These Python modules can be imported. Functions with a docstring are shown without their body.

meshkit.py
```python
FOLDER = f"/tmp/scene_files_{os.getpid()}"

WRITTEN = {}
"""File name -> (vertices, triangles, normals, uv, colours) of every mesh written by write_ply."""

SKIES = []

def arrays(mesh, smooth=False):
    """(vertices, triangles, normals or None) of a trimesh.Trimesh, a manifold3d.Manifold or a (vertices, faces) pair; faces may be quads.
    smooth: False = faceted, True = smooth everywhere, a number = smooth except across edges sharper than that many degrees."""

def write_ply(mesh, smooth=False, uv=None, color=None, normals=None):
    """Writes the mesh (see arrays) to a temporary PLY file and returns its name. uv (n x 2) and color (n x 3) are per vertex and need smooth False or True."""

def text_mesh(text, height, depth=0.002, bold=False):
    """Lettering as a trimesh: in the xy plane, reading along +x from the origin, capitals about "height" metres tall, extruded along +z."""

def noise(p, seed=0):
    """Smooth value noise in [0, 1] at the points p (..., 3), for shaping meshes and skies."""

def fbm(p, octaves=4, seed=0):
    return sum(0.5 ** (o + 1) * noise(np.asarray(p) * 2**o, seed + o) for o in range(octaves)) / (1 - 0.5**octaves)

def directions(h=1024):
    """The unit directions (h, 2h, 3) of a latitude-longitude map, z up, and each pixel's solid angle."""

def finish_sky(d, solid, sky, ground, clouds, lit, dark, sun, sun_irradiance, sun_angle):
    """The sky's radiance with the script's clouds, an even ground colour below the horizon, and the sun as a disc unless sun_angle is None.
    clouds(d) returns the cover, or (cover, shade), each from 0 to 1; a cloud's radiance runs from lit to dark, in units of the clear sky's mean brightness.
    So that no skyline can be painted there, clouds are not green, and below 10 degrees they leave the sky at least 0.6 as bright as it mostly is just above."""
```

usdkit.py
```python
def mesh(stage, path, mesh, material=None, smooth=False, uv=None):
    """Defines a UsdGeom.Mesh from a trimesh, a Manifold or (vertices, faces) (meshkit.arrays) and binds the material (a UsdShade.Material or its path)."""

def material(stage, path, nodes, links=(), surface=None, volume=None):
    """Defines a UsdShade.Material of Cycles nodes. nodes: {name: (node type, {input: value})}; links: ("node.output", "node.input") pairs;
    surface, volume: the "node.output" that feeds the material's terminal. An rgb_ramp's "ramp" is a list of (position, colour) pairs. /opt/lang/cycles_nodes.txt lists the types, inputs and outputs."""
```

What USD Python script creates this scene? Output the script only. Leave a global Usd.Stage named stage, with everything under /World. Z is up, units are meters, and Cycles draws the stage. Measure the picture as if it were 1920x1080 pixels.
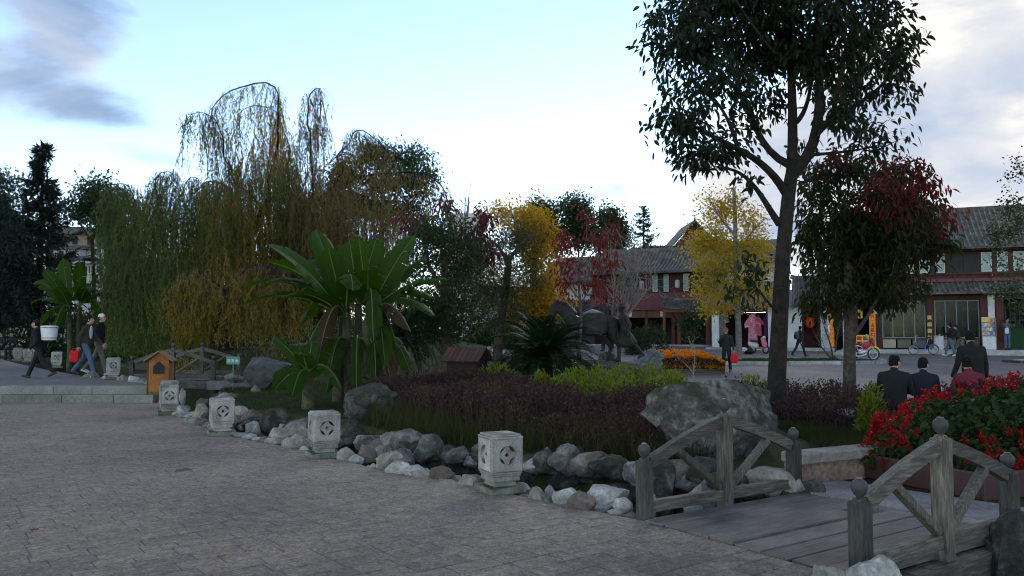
import math, random
import numpy as np
import trimesh, manifold3d, shapely
import shapely.geometry as sg
import usdkit, meshkit
from pxr import Usd, UsdGeom, UsdLux, UsdShade, Gf, Sdf, Vt

stage = Usd.Stage.CreateInMemory()
UsdGeom.SetStageUpAxis(stage, UsdGeom.Tokens.z)
UsdGeom.SetStageMetersPerUnit(stage, 1.0)
UsdGeom.Xform.Define(stage, '/World'); UsdGeom.Scope.Define(stage, '/World/Looks')
PI = math.pi
# ------------------------------------------------------------------ camera
F = 1500.0; EYE = 1.6; PITCH = math.atan(86 / F)          # focal length in photo pixels, eye height, upward tilt
cam = UsdGeom.Camera.Define(stage, '/World/camera')
cam.CreateHorizontalApertureAttr(36.0); cam.CreateVerticalApertureAttr(36.0 * 9 / 16)
cam.CreateFocalLengthAttr(36.0 * F / 1920); cam.CreateClippingRangeAttr(Gf.Vec2f(0.05, 5000))
cam.AddTranslateOp().Set((0, 0, EYE)); cam.AddRotateXOp().Set(90 + math.degrees(PITCH))
cam.CreateExposureAttr(1.1)
# ------------------------------------------------------------------ sky and sun (low, veiled by cloud, ahead to the right)
SUN_AZ, SUN_EL = 0.32, 0.30
def sky_cloud():
    """Clear sky with a bank of broken cloud over the right half and darker rags of cloud on the left."""
    n, l = {}, []
    def ray_(px, py):
        a, b = (px - 960) / F, (540 - py) / F; c, s = math.cos(PITCH), math.sin(PITCH); v = np.array([a, c - b * s, s + b * c]); return v / np.linalg.norm(v)
    def patch(k, px, py, r, sc, w):      # soft patch of cloud round a direction
        c = ray_(px, py); n[f'pm{k}'] = ('vector_math', {'math_type': 'subtract', 'vector2': tuple(c)}); n[f'ps{k}'] = ('vector_math', {'math_type': 'multiply', 'vector2': sc}); n[f'pl{k}'] = ('vector_math', {'math_type': 'length'})
        n[f'pr{k}'] = ('map_range', {'range_type': 'smoothstep', 'from_min': r, 'from_max': r * .25, 'to_min': 0.0, 'to_max': w, 'clamp': True})
        l.extend([('tc.generated', f'pm{k}.vector1'), (f'pm{k}.vector', f'ps{k}.vector1'), (f'ps{k}.vector', f'pl{k}.vector1'), (f'pl{k}.value', f'pr{k}.value')]); return f'pr{k}.result'
    def add(k, a, b):
        n[k] = ('math', {'math_type': 'add'}); l.extend([(a, k + '.value1'), (b, k + '.value2')]); return k + '.value'
    n['tc'] = ('texture_coordinate', {})
    n['sky'] = ('sky_texture', {'sky_type': 'single_scattering', 'sun_disc': False, 'sun_elevation': SUN_EL, 'sun_rotation': SUN_AZ, 'altitude': 2400.0, 'air_density': 1.0, 'aerosol_density': 0.05, 'ozone_density': 0.0})
    n['map'] = ('mapping', {'scale': (1.0, 1.0, 2.3), 'location': (3.7, 1.3, 0.4)}); n['n1'] = ('noise_texture', {'scale': 3.4, 'detail': 8.0, 'roughness': 0.52, 'distortion': 0.25})
    n['map2'] = ('mapping', {'scale': (1.0, 1.0, 2.6), 'location': (1.9, 3.4, 0.7)}); n['n2'] = ('noise_texture', {'scale': 4.6, 'detail': 7.0, 'roughness': 0.5, 'distortion': 0.3})
    l += [('tc.generated', 'map.vector'), ('map.vector', 'n1.vector'), ('tc.generated', 'map2.vector'), ('map2.vector', 'n2.vector')]
    h = np.cross(ray_(760, 350), ray_(1620, 0)); h /= np.linalg.norm(h); h = h if h @ ray_(1700, 300) > 0 else -h
    n['hd'] = ('vector_math', {'math_type': 'dot_product', 'vector2': tuple(h)}); n['hm'] = ('map_range', {'range_type': 'smoothstep', 'from_min': -0.035, 'from_max': 0.03, 'to_min': 0.0, 'to_max': 0.26, 'clamp': True})
    l += [('tc.generated', 'hd.vector1'), ('hd.value', 'hm.value')]
    pa = patch(0, 30, 50, .22, (1.0, 1.0, 1.7), .46); pb = patch(1, 275, 228, .15, (1.0, 1.0, 2.4), .27); pc = patch(2, 285, 326, .17, (1.0, 1.0, 4.0), .46); pd = patch(3, 190, 50, .12, (1., 1., 2.4), .22); cl = patch(4, 700, 130, .62, (1.0, 1.0, 1.25), -.34); cm = patch(5, 330, 210, .36, (1.0, 1.0, 1.3), -.20)
    n['amp'] = ('math', {'math_type': 'multiply_add', 'value2': 1.75, 'value3': -.375}); l.append(('n1.fac', 'amp.value1')); f = 'amp.value'
    for k, x in enumerate(('hm.result', pa, pb, pc, pd, cl, cm)): f = add(f'f{k}', f, x)
    n['cover'] = ('map_range', {'range_type': 'smoothstep', 'from_min': 0.47, 'from_max': 0.72, 'to_min': 0.0, 'to_max': 1.0, 'clamp': True}); l.append((f, 'cover.value'))
    n['shade'] = ('rgb_ramp', {'ramp': [(0.24, (0.95, 1.38, 2.10)), (0.36, (1.45, 1.82, 2.50)), (0.45, (2.0, 2.2, 2.6)), (0.55, (2.6, 2.62, 2.75)), (0.63, (3.4, 3.3, 3.15)), (0.72, (4.4, 4.2, 3.95)), (1.0, (4.8, 4.5, 4.2))]})
    n['dk'] = ('math', {'math_type': 'multiply', 'value2': -0.36}); g = add('g0', pa, pb); g = add('g1', g, pc); g = add('g2', g, pd); l.append((g, 'dk.value1')); sh = add('g4', 'n2.fac', 'dk.value')
    n['mix'] = ('mix', {'mix_type': 'mix'}); n['bg'] = ('background_shader', {'strength': 0.15})
    l += [(sh, 'shade.fac'), ('cover.result', 'mix.fac'), ('sky.color', 'mix.color1'), ('shade.color', 'mix.color2'), ('mix.color', 'bg.color')]
    return usdkit.material(stage, '/World/Looks/sky_cloud', n, l, surface='bg.background')
dome = UsdLux.DomeLight.Define(stage, '/World/sky')
UsdShade.MaterialBindingAPI.Apply(dome.GetPrim()).Bind(sky_cloud())
sun = UsdLux.DistantLight.Define(stage, '/World/sun')
sun.CreateNormalizeAttr(True); sun.CreateIntensityAttr(0.14); sun.CreateAngleAttr(25.0); sun.CreateColorAttr(Gf.Vec3f(1.0, 0.93, 0.84))
sun.AddRotateZOp().Set(-math.degrees(SUN_AZ)); sun.AddRotateXOp().Set(-(90 - math.degrees(SUN_EL)))
# ------------------------------------------------------------------ helpers
rng = np.random.default_rng(7)
V3 = lambda *a: np.array(a, float)
def unit(v):
    v = np.asarray(v, float); n = np.linalg.norm(v, axis=-1, keepdims=True); return v / np.maximum(n, 1e-9)
CP, SP = math.cos(PITCH), math.sin(PITCH)
def ray(px, py):
    a, b = (px - 960) / F, (540 - py) / F
    return V3(a, CP - b * SP, SP + b * CP)
def at(px, py, y):                       # the point seen at a photo pixel, y metres ahead
    r = ray(px, py); return V3(0, 0, EYE) + r * (y / r[1])
def onz(px, py, z=0.0):                  # the point seen at a photo pixel, on the level z
    r = ray(px, py); return V3(0, 0, EYE) + r * ((z - EYE) / r[2])
def sstep(a, b, x):
    t = np.clip((np.asarray(x, float) - a) / (b - a), 0, 1); return t * t * (3 - 2 * t)
_used = {}
def numbered(parent, name):
    k = (str(parent), name); n = _used.get(k, 0); _used[k] = n + 1
    return f'{parent}/{name}' + (f'_{n:03d}' if n else '')
def tag(p, label=None, cat=None, group=None, kind=None):
    p = p.GetPrim() if hasattr(p, 'GetPrim') else p
    for k, v in (('label', label), ('category', cat), ('group', group), ('kind', kind)):
        if v: p.SetCustomDataByKey(k, v)
    return p
def thing(name, label, cat, loc=(0, 0, 0), rz=0.0, group=None, kind=None, scale=None):
    x = UsdGeom.Xform.Define(stage, numbered('/World', name))
    x.AddTranslateOp().Set(Gf.Vec3d(*map(float, loc)))
    if rz: x.AddRotateZOp().Set(math.degrees(rz))
    if scale: x.AddScaleOp().Set(Gf.Vec3f(*([scale] * 3 if np.ndim(scale) == 0 else scale)))
    return tag(x, label, cat, group, kind)
def dup(src, loc, rz=0.0, label=None, group=None, scale=None):
    d = src.GetCustomData(); name = src.GetName()
    base = name[:-4] if name[-4:-3] == '_' and name[-3:].isdigit() else name
    r = thing(base, label or d.get('label'), d.get('category'), loc, rz, group or d.get('group'), None, scale)
    r.GetReferences().AddInternalReference(src.GetPath()); r.SetInstanceable(True)
    return r
class MB:                                # collects shapes into one mesh
    def __init__(s): s.v, s.f, s.n = [], [], 0
    def add(s, v, f):
        v = np.asarray(v, float); f = np.asarray(f, int)
        if len(v) == 0: return s
        if f.shape[1] == 4: f = np.vstack([f[:, [0, 1, 2]], f[:, [0, 2, 3]]])
        s.v.append(v); s.f.append(f + s.n); s.n += len(v); return s
    def tm(s, m, T=None):
        if hasattr(m, 'to_mesh'):
            q = m.to_mesh(); m = trimesh.Trimesh(q.vert_properties[:, :3], q.tri_verts, process=False)
        v = np.array(m.vertices)
        if T is not None: v = v @ np.asarray(T)[:3, :3].T + np.asarray(T)[:3, 3]
        return s.add(v, m.faces)
    def box(s, c, size, rz=0.0, R=None, bev=0.0):
        c = np.asarray(c, float); h = np.asarray(size, float) / 2
        if bev:
            m = bevbox(size, bev); v, f = np.array(m[0]), m[1]
        else:
            v = np.array([[x, y, z] for x in (-1, 1) for y in (-1, 1) for z in (-1, 1)]) * h
            f = BOXF
        if R is not None: v = v @ np.asarray(R).T
        elif rz:
            C, S = math.cos(rz), math.sin(rz); v = v @ np.array([[C, S, 0], [-S, C, 0], [0, 0, 1]])
        return s.add(v + c, f)
    def beam(s, p, q, w, h, up=(0, 0, 1), bev=0.0):   # a box from p to q, w across and h along "up"
        p, q = np.asarray(p, float), np.asarray(q, float); d = q - p; L = np.linalg.norm(d); d = d / L
        side = unit(np.cross(d, up)); u = np.cross(side, d)
        return s.box((p + q) / 2, (L, w, h), R=np.stack([d, side, u], 1), bev=bev)
    def tube(s, pts, r, n=8, caps=True):
        v, f = tube(pts, r, n, caps); return s.add(v, f)
    def lathe(s, prof, c=(0, 0, 0), n=20):
        prof = np.asarray(prof, float); a = np.arange(n) * 2 * PI / n
        v = np.stack([prof[:, None, 0] * np.cos(a), prof[:, None, 0] * np.sin(a), np.repeat(prof[:, 1:2], n, 1)], -1).reshape(-1, 3)
        m = len(prof); i, j = np.meshgrid(np.arange(m - 1), np.arange(n), indexing='ij'); i, j = i.ravel(), j.ravel(); k = (j + 1) % n
        f = np.stack([i * n + j, i * n + k, (i + 1) * n + k, (i + 1) * n + j], 1)
        return s.add(v + np.asarray(c, float), f)
    def prism(s, poly, z0, z1):
        m = trimesh.creation.extrude_polygon(poly, z1 - z0, engine='earcut'); m.apply_translation((0, 0, z0)); return s.tm(m)
    def move(s, R=None, t=(0, 0, 0)):
        s.v = [(v @ np.asarray(R).T if R is not None else v) + np.asarray(t, float) for v in s.v]; return s
    def get(s): return np.concatenate(s.v), np.concatenate(s.f)
    def build(s, name, mat, parent='/World', smooth=False, **kw):
        if not s.v: return None
        parent = parent.GetPath() if hasattr(parent, 'GetPath') else parent
        v, f = s.get()
        if smooth:
            u, inv = np.unique(f, return_inverse=True); v, f = v[u], inv.reshape(f.shape)
        return tag(usdkit.mesh(stage, numbered(parent, name), (v, f), mat, smooth), **kw)
BOXF = np.array([[0, 1, 3, 2], [4, 6, 7, 5], [0, 4, 5, 1], [2, 3, 7, 6], [0, 2, 6, 4], [1, 5, 7, 3]])
_bb = {}
def bevbox(size, b):
    key = tuple(np.round(size, 4)) + (b,)
    if key not in _bb:
        h = np.asarray(size, float) / 2; p = []
        for sx in (-1, 1):
            for sy in (-1, 1):
                for sz in (-1, 1):
                    c = h * (sx, sy, sz)
                    for k in range(3):
                        q = c.copy(); 
                        for j in range(3):
                            if j != k: q[j] -= b * (sx, sy, sz)[j]
                        p.append(q)
        m = manifold3d.Manifold.hull_points(np.array(p)).to_mesh()
        _bb[key] = (np.array(m.vert_properties[:, :3]), np.array(m.tri_verts))
    return _bb[key]
def tube(pts, r, n=8, caps=True):
    P = np.asarray(pts, float); m = len(P); r = np.broadcast_to(np.asarray(r, float), (m,))
    T = unit(np.gradient(P, axis=0)); ref = V3(0, 0, 1) if abs(T[0][2]) < .9 else V3(1, 0, 0)
    N = np.zeros_like(P); nrm = unit(np.cross(T[0], ref))
    for i in range(m):
        nrm = unit(nrm - T[i] * (nrm @ T[i])); N[i] = nrm
    B = np.cross(T, N); a = np.arange(n) * 2 * PI / n
    v = (P[:, None] + r[:, None, None] * (np.cos(a)[None, :, None] * N[:, None] + np.sin(a)[None, :, None] * B[:, None])).reshape(-1, 3)
    i, j = np.meshgrid(np.arange(m - 1), np.arange(n), indexing='ij'); i, j = i.ravel(), j.ravel(); k = (j + 1) % n
    f = np.stack([i * n + j, i * n + k, (i + 1) * n + k, (i + 1) * n + j], 1); f = np.vstack([f[:, [0, 1, 2]], f[:, [0, 2, 3]]])
    if caps:
        v = np.vstack([v, P[0], P[-1]]); jj = np.arange(n); kk = (jj + 1) % n
        f = np.vstack([f, np.stack([np.full(n, m * n), kk, jj], 1), np.stack([np.full(n, m * n + 1), (m - 1) * n + jj, (m - 1) * n + kk], 1)])
    return v, f
def curve(pts, n=12):                    # a smooth line through points
    P = np.asarray(pts, float)
    if len(P) == 2: return P[0] + np.linspace(0, 1, n)[:, None] * (P[1] - P[0])
    from scipy.interpolate import CubicSpline
    t = np.r_[0, np.cumsum(np.linalg.norm(np.diff(P, axis=0), axis=1))]
    return CubicSpline(t, P)(np.linspace(0, t[-1], n))
def leaf_mesh(P, D, N, L, W, big=False, droop=0.25):
    """Leaves at P along D, facing N, of length L and width W; big ones have a folded midrib and a bent tip."""
    n = len(P); D = unit(D); S = unit(np.cross(D, N)); N = np.cross(S, D)
    L = np.broadcast_to(L, (n,))[:, None]; W = np.broadcast_to(W, (n,))[:, None]
    if not big:
        v = np.stack([P, P + D * L * .45 + S * W * .5, P + D * L, P + D * L * .45 - S * W * .5], 1).reshape(-1, 3)
        b = np.arange(n)[:, None] * 4
        return v, np.vstack([b + [0, 1, 2], b + [0, 2, 3]])
    dn = np.broadcast_to(V3(0, 0, -1), P.shape)
    m1 = P + D * L * .38 - N * W * .10; m2 = P + D * L * .74 + dn * L * droop * .4 - N * W * .08; tip = P + D * L + dn * L * droop
    v = np.stack([P, m1 + S * W * .5 + N * W * .14, m1, m1 - S * W * .5 + N * W * .14, m2 + S * W * .38 + N * W * .1, m2, m2 - S * W * .38 + N * W * .1, tip], 1).reshape(-1, 3)
    b = np.arange(n)[:, None] * 8
    return v, np.vstack([b + k for k in ([0, 1, 2], [0, 2, 3], [1, 4, 5], [1, 5, 2], [2, 5, 6], [2, 6, 3], [4, 7, 5], [5, 7, 6])])
def rand_dirs(n, r=rng):
    return unit(r.normal(size=(n, 3)))
def inside(poly, xy):
    return shapely.contains_xy(poly, xy[:, 0], xy[:, 1])
def scatter(poly, n, r=rng):
    x0, y0, x1, y1 = poly.bounds; out = np.zeros((0, 2))
    while len(out) < n:
        p = r.uniform((x0, y0), (x1, y1), (n * 2, 2)); out = np.vstack([out, p[inside(poly, p)]])
    return out[:n]
# ------------------------------------------------------------------ materials
def L_(n): return '/World/Looks/' + n
def plain(name, col, rough=.6, metal=0.0, spec=.5, var=.0, scale=20.0, bump=0.0, bscale=60.0, emit=0.0):
    n = {'p': ('principled_bsdf', {'base_color': col, 'roughness': rough, 'metallic': metal, 'specular_ior_level': spec})}; l = []
    if emit: n['p'][1].update(emission_color=col, emission_strength=emit)
    if var or bump: n['tc'] = ('texture_coordinate', {})
    if var:
        n['ns'] = ('noise_texture', {'scale': scale, 'detail': 5.0, 'roughness': .6})
        n['rp'] = ('rgb_ramp', {'ramp': [(.25, tuple(c * (1 - var) for c in col)), (.5, col), (.75, tuple(min(1, c * (1 + var)) for c in col))]})
        l += [('tc.object', 'ns.vector'), ('ns.fac', 'rp.fac'), ('rp.color', 'p.base_color')]
    if bump:
        n['nb'] = ('noise_texture', {'scale': bscale, 'detail': 5.0, 'roughness': .65}); n['b'] = ('bump', {'strength': bump, 'distance': .02})
        l += [('tc.object', 'nb.vector'), ('nb.fac', 'b.height'), ('b.normal', 'p.normal')]
    return usdkit.material(stage, L_(name), n, l, surface='p.BSDF')
def leafmat(name, cols, trans=.35, rough=.5, spec=.4, patch=None, pscale=.5, sheen=0.0):
    """Leaves: each takes its own tone from cols; patch = colours that drift in over parts of the crown."""
    n = {'g': ('geometry', {}), 'rp': ('rgb_ramp', {'ramp': cols}), 'p': ('principled_bsdf', {'roughness': rough, 'specular_ior_level': spec}),
         't': ('translucent_bsdf', {}), 'm': ('mix_closure', {'fac': trans}), 'hs': ('hsv', {'saturation': 1.1, 'value': 1.5})}
    l = [('g.random_per_island', 'rp.fac'), ('p.BSDF', 'm.closure1'), ('t.BSDF', 'm.closure2')]; out = 'rp.color'
    if patch is not None:
        n['ns'] = ('noise_texture', {'scale': pscale, 'detail': 3.0, 'roughness': .6}); n['r2'] = ('rgb_ramp', {'ramp': patch[1]}); n['fr'] = ('rgb_ramp', {'ramp': [(0, (0, 0, 0)), (patch[0], (0, 0, 0)), (patch[0] + .12, (1, 1, 1)), (1, (1, 1, 1))]})
        n['mx'] = ('mix', {'mix_type': 'mix'})
        l += [('g.position', 'ns.vector'), ('g.random_per_island', 'r2.fac'), ('ns.fac', 'fr.fac'), ('fr.color', 'mx.fac'), ('rp.color', 'mx.color1'), ('r2.color', 'mx.color2')]; out = 'mx.color'
    l += [(out, 'p.base_color'), (out, 'hs.color'), ('hs.color', 't.color')]
    return usdkit.material(stage, L_(name), n, l, surface='m.closure')
def stonemat(name, c1, c2, c3, scale=3.0, bump=.6, bdist=.03, rough=.85, moss=None, fine=30.0):
    n = {'g': ('geometry', {}), 'n1': ('noise_texture', {'scale': scale, 'detail': 8.0, 'roughness': .62, 'distortion': .4}), 'rp': ('rgb_ramp', {'ramp': [(.28, c1), (.5, c2), (.72, c3)]}),
         'n2': ('noise_texture', {'scale': fine, 'detail': 6.0, 'roughness': .7}), 'mx': ('mix', {'mix_type': 'overlay', 'fac': .55}),
         'v': ('voronoi_texture', {'scale': scale * 2.2, 'feature': 'distance_to_edge'}), 'hh': ('math', {'math_type': 'multiply_add', 'value2': .35}),
         'oi': ('object_info', {}), 'hv': ('hsv', {}), 'mr': ('map_range', {'from_min': 0.0, 'from_max': 1.0, 'to_min': .72, 'to_max': 1.25}),
         'b': ('bump', {'strength': bump, 'distance': bdist}), 'p': ('principled_bsdf', {'roughness': rough, 'specular_ior_level': .25})}
    l = [('g.position', 'n1.vector'), ('g.position', 'n2.vector'), ('g.position', 'v.vector'), ('n1.fac', 'rp.fac'), ('rp.color', 'mx.color1'), ('n2.color', 'mx.color2'), ('oi.random', 'mr.value'), ('mr.result', 'hv.value'), ('mx.color', 'hv.color'),
         ('v.distance', 'hh.value1'), ('n2.fac', 'hh.value3'), ('hh.value', 'b.height'), ('b.normal', 'p.normal'), ('hv.color', 'p.base_color')]
    n['n2bw'] = ('rgb_ramp', {'ramp': [(.3, (.18, .18, .18)), (.7, (.85, .85, .85))]}); l = [x for x in l if x[1] != 'mx.color2'] + [('n2.fac', 'n2bw.fac'), ('n2bw.color', 'mx.color2')]
    if moss:
        n['n3'] = ('noise_texture', {'scale': scale * .9, 'detail': 5.0}); n['sx'] = ('separate_xyz', {}); n['ma'] = ('math', {'math_type': 'multiply_add', 'value2': .25, 'value3': -.02}); n['mb'] = ('math', {'math_type': 'add'})
        n['mf'] = ('rgb_ramp', {'ramp': [(0, (0, 0, 0)), (.62, (0, 0, 0)), (.78, (1, 1, 1)), (1, (1, 1, 1))]}); n['mm'] = ('mix', {'color2': moss})
        l = [x for x in l if x[1] != 'p.base_color'] + [('g.position', 'n3.vector'), ('g.normal', 'sx.vector'), ('sx.z', 'ma.value1'), ('ma.value', 'mb.value1'), ('n3.fac', 'mb.value2'), ('mb.value', 'mf.fac'), ('mf.color', 'mm.fac'), ('hv.color', 'mm.color1'), ('mm.color', 'p.base_color')]
    return usdkit.material(stage, L_(name), n, l, surface='p.BSDF')
def woodmat(name, c1, c2, c3, axis=(1, 8, 8), rough=.75, bump=.4):
    n = {'tc': ('texture_coordinate', {}), 'mp': ('mapping', {'scale': axis}), 'n1': ('noise_texture', {'scale': 5.0, 'detail': 8.0, 'roughness': .65, 'distortion': .3}), 'rp': ('rgb_ramp', {'ramp': [(.3, c1), (.5, c2), (.7, c3)]}),
         'g': ('geometry', {}), 'n2': ('noise_texture', {'scale': 2.0, 'detail': 4.0}), 'r2': ('rgb_ramp', {'ramp': [(.3, (.62, .62, .62)), (.7, (1.15, 1.15, 1.15))]}), 'mx': ('mix', {'mix_type': 'multiply', 'fac': 1.0}),
         'oi': ('object_info', {}), 'mr': ('map_range', {'from_min': 0.0, 'from_max': 1.0, 'to_min': .78, 'to_max': 1.2}), 'hv': ('hsv', {}),
         'b': ('bump', {'strength': bump, 'distance': .012}), 'p': ('principled_bsdf', {'roughness': rough, 'specular_ior_level': .25})}
    l = [('tc.object', 'mp.vector'), ('mp.vector', 'n1.vector'), ('n1.fac', 'rp.fac'), ('g.position', 'n2.vector'), ('n2.fac', 'r2.fac'), ('rp.color', 'mx.color1'), ('r2.color', 'mx.color2'), ('mx.color', 'hv.color'), ('oi.random', 'mr.value'), ('mr.result', 'hv.value'),
         ('hv.color', 'p.base_color'), ('n1.fac', 'b.height'), ('b.normal', 'p.normal')]
    return usdkit.material(stage, L_(name), n, l, surface='p.BSDF')
def groundmat(name, stops, scale, fine=40.0, bump=.5, rough=.95, stops2=None, s2=.15, thr=(.45, .6)):
    n = {'g': ('geometry', {}), 'n1': ('noise_texture', {'scale': scale, 'detail': 8.0, 'roughness': .65}), 'rp': ('rgb_ramp', {'ramp': stops}), 'n2': ('noise_texture', {'scale': fine, 'detail': 4.0, 'roughness': .7}),
         'b': ('bump', {'strength': bump, 'distance': .03}), 'p': ('principled_bsdf', {'roughness': rough, 'specular_ior_level': .15}), 'r2': ('rgb_ramp', {'ramp': [(.3, (.6, .6, .6)), (.7, (1.3, 1.3, 1.3))]}), 'mx': ('mix', {'mix_type': 'multiply', 'fac': .8})}
    l = [('g.position', 'n1.vector'), ('g.position', 'n2.vector'), ('n1.fac', 'rp.fac'), ('n2.fac', 'b.height'), ('b.normal', 'p.normal'), ('n2.fac', 'r2.fac'), ('rp.color', 'mx.color1'), ('r2.color', 'mx.color2'), ('mx.color', 'p.base_color')]
    if stops2:
        n['n3'] = ('noise_texture', {'scale': s2, 'detail': 4.0}); n['f3'] = ('rgb_ramp', {'ramp': [(thr[0], (0, 0, 0)), (thr[1], (1, 1, 1))]}); n['rq'] = ('rgb_ramp', {'ramp': stops2}); n['mm'] = ('mix', {})
        l = [x for x in l if x[1] != 'mx.color1'] + [('g.position', 'n3.vector'), ('n3.fac', 'f3.fac'), ('f3.color', 'mm.fac'), ('rp.color', 'mm.color1'), ('n1.fac', 'rq.fac'), ('rq.color', 'mm.color2'), ('mm.color', 'mx.color1')]
    return usdkit.material(stage, L_(name), n, l, surface='p.BSDF')
# ------------------------------------------------------------------ setting: terrain, stream, paving, terrace, square
EDGE = np.array([(3.4, 3.5), (2.25, 5.30), (1.12, 6.98), (.69, 7.4), (.13, 7.95), (-.65, 8.9), (-1.5, 9.5), (-2.2, 10.3), (-3.2, 11.5), (-4.3, 12.5), (-5.9, 14.7), (-7.0, 16.7), (-8.2, 18.75), (-9.2, 20.2), (-10.5, 21.5), (-12.5, 23.5), (-16.8, 28.7), (-21, 34), (-27, 42), (-34, 50)])
FAR = np.array([(6.2, 4.6), (4.75, 6.2), (3.0, 8.25), (1.9, 9.2), (.9, 10.0), (0, 10.5), (-1.1, 10.9), (-2.0, 12.0), (-3.2, 13.2), (-4.7, 14.6), (-5.7, 16.5), (-6.5, 19), (-7.6, 21), (-8.0, 22.6), (-8.6, 25), (-10.5, 29), (-14, 33), (-19, 38.5), (-24, 45), (-32, 54)])
STREAM = sg.Polygon(np.vstack([EDGE, FAR[::-1]]))
WATER_Z = -.42
def hz(x, y):                            # level of the land
    x, y = np.asarray(x, float), np.asarray(y, float)
    r = .03 * np.clip(y - 29, 0, 26) * sstep(-1, 6, x)                                   # the square climbs towards the shops
    m = 1.05 * sstep(23, 34, y) * (1 - sstep(-3, 3, x)) * sstep(-17, -12, x - .1 * (y - 30)) + .25 * sstep(34, 60, y) * (1 - sstep(0, 6, x))
    hill = 30 * np.exp(-(((x + 150) / 80) ** 2 + ((y - 235) / 70) ** 2)) * sstep(110, 180, y)
    b = .18 * sstep(9, 13, y) * sstep(-9, -3, x + .3 * y) * (1 - sstep(3, 6, x)) * (1 - sstep(20, 28, y))
    left = .3 * sstep(40, 60, y) * (1 - sstep(-26, -20, x))
    return r + m + hill + b + left
def steps_(a, b, n): return list(np.linspace(a, b, n))
gxs = np.unique(np.round(steps_(-1500, -300, 9) + steps_(-300, -60, 26) + steps_(-60, -30, 16) + list(np.arange(-30, 16, .25)) + steps_(16, 60, 23) + steps_(60, 1500, 14), 3))
gys = np.unique(np.round(steps_(-300, -10, 8) + steps_(-10, 2, 7) + list(np.arange(2, 50, .25)) + steps_(50, 90, 25) + steps_(90, 330, 40) + steps_(330, 3000, 12), 3))
X, Y = np.meshgrid(gxs, gys, indexing='ij'); P2 = np.stack([X.ravel(), Y.ravel()], 1)
Z = hz(P2[:, 0], P2[:, 1])
PAVE = sg.Polygon(list(map(tuple, EDGE[:13])) + [(-60, 18.75), (-60, -30), (30, -30), (9, -6)])
TERR = sg.Polygon(list(map(tuple, EDGE[12:])) + [(-60, 60), (-90, 60), (-90, 18.75)])
SQUARE = sg.Polygon([(3.3, 20.5), (4.6, 17.2), (8.4, 16.2), (9.4, 12.2), (7.2, 11.2), (6.6, 9.6), (5.2, 8.4), (5.3, 7.2), (6.6, 5.2), (20, 2), (120, 2), (120, 75), (-2, 75), (-1, 33), (2.5, 29)])
near = (X.ravel() > -40) & (X.ravel() < 16) & (Y.ravel() > 0) & (Y.ravel() < 60)
pts = shapely.points(P2[near]); ins = shapely.contains(STREAM, pts); dist = shapely.distance(shapely.boundary(STREAM), pts)
zn = Z[near]; zn = np.where(ins, np.minimum(zn, zn - .85 * sstep(0, .45, dist)), zn)
zn = zn + np.where(~ins, .05 * (meshkit.fbm(np.c_[P2[near] * .9, np.zeros(near.sum())], 3, 5) - .5) * sstep(.3, 1.5, dist), 0); Z[near] = zn
lowp = inside(PAVE.buffer(.36), P2); Z[lowp] = np.minimum(Z[lowp], -.14); Z[inside(TERR.buffer(.3), P2) & ~inside(STREAM, P2) & ~lowp] = .1; Z[inside(TERR, P2) & ~lowp] = .1
Z[inside(SQUARE, P2)] -= .07
nx, ny = X.shape; I = np.arange(nx * ny).reshape(nx, ny)
GF = np.stack([I[:-1, :-1], I[1:, :-1], I[1:, 1:], I[:-1, 1:]], -1).reshape(-1, 4)
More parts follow.
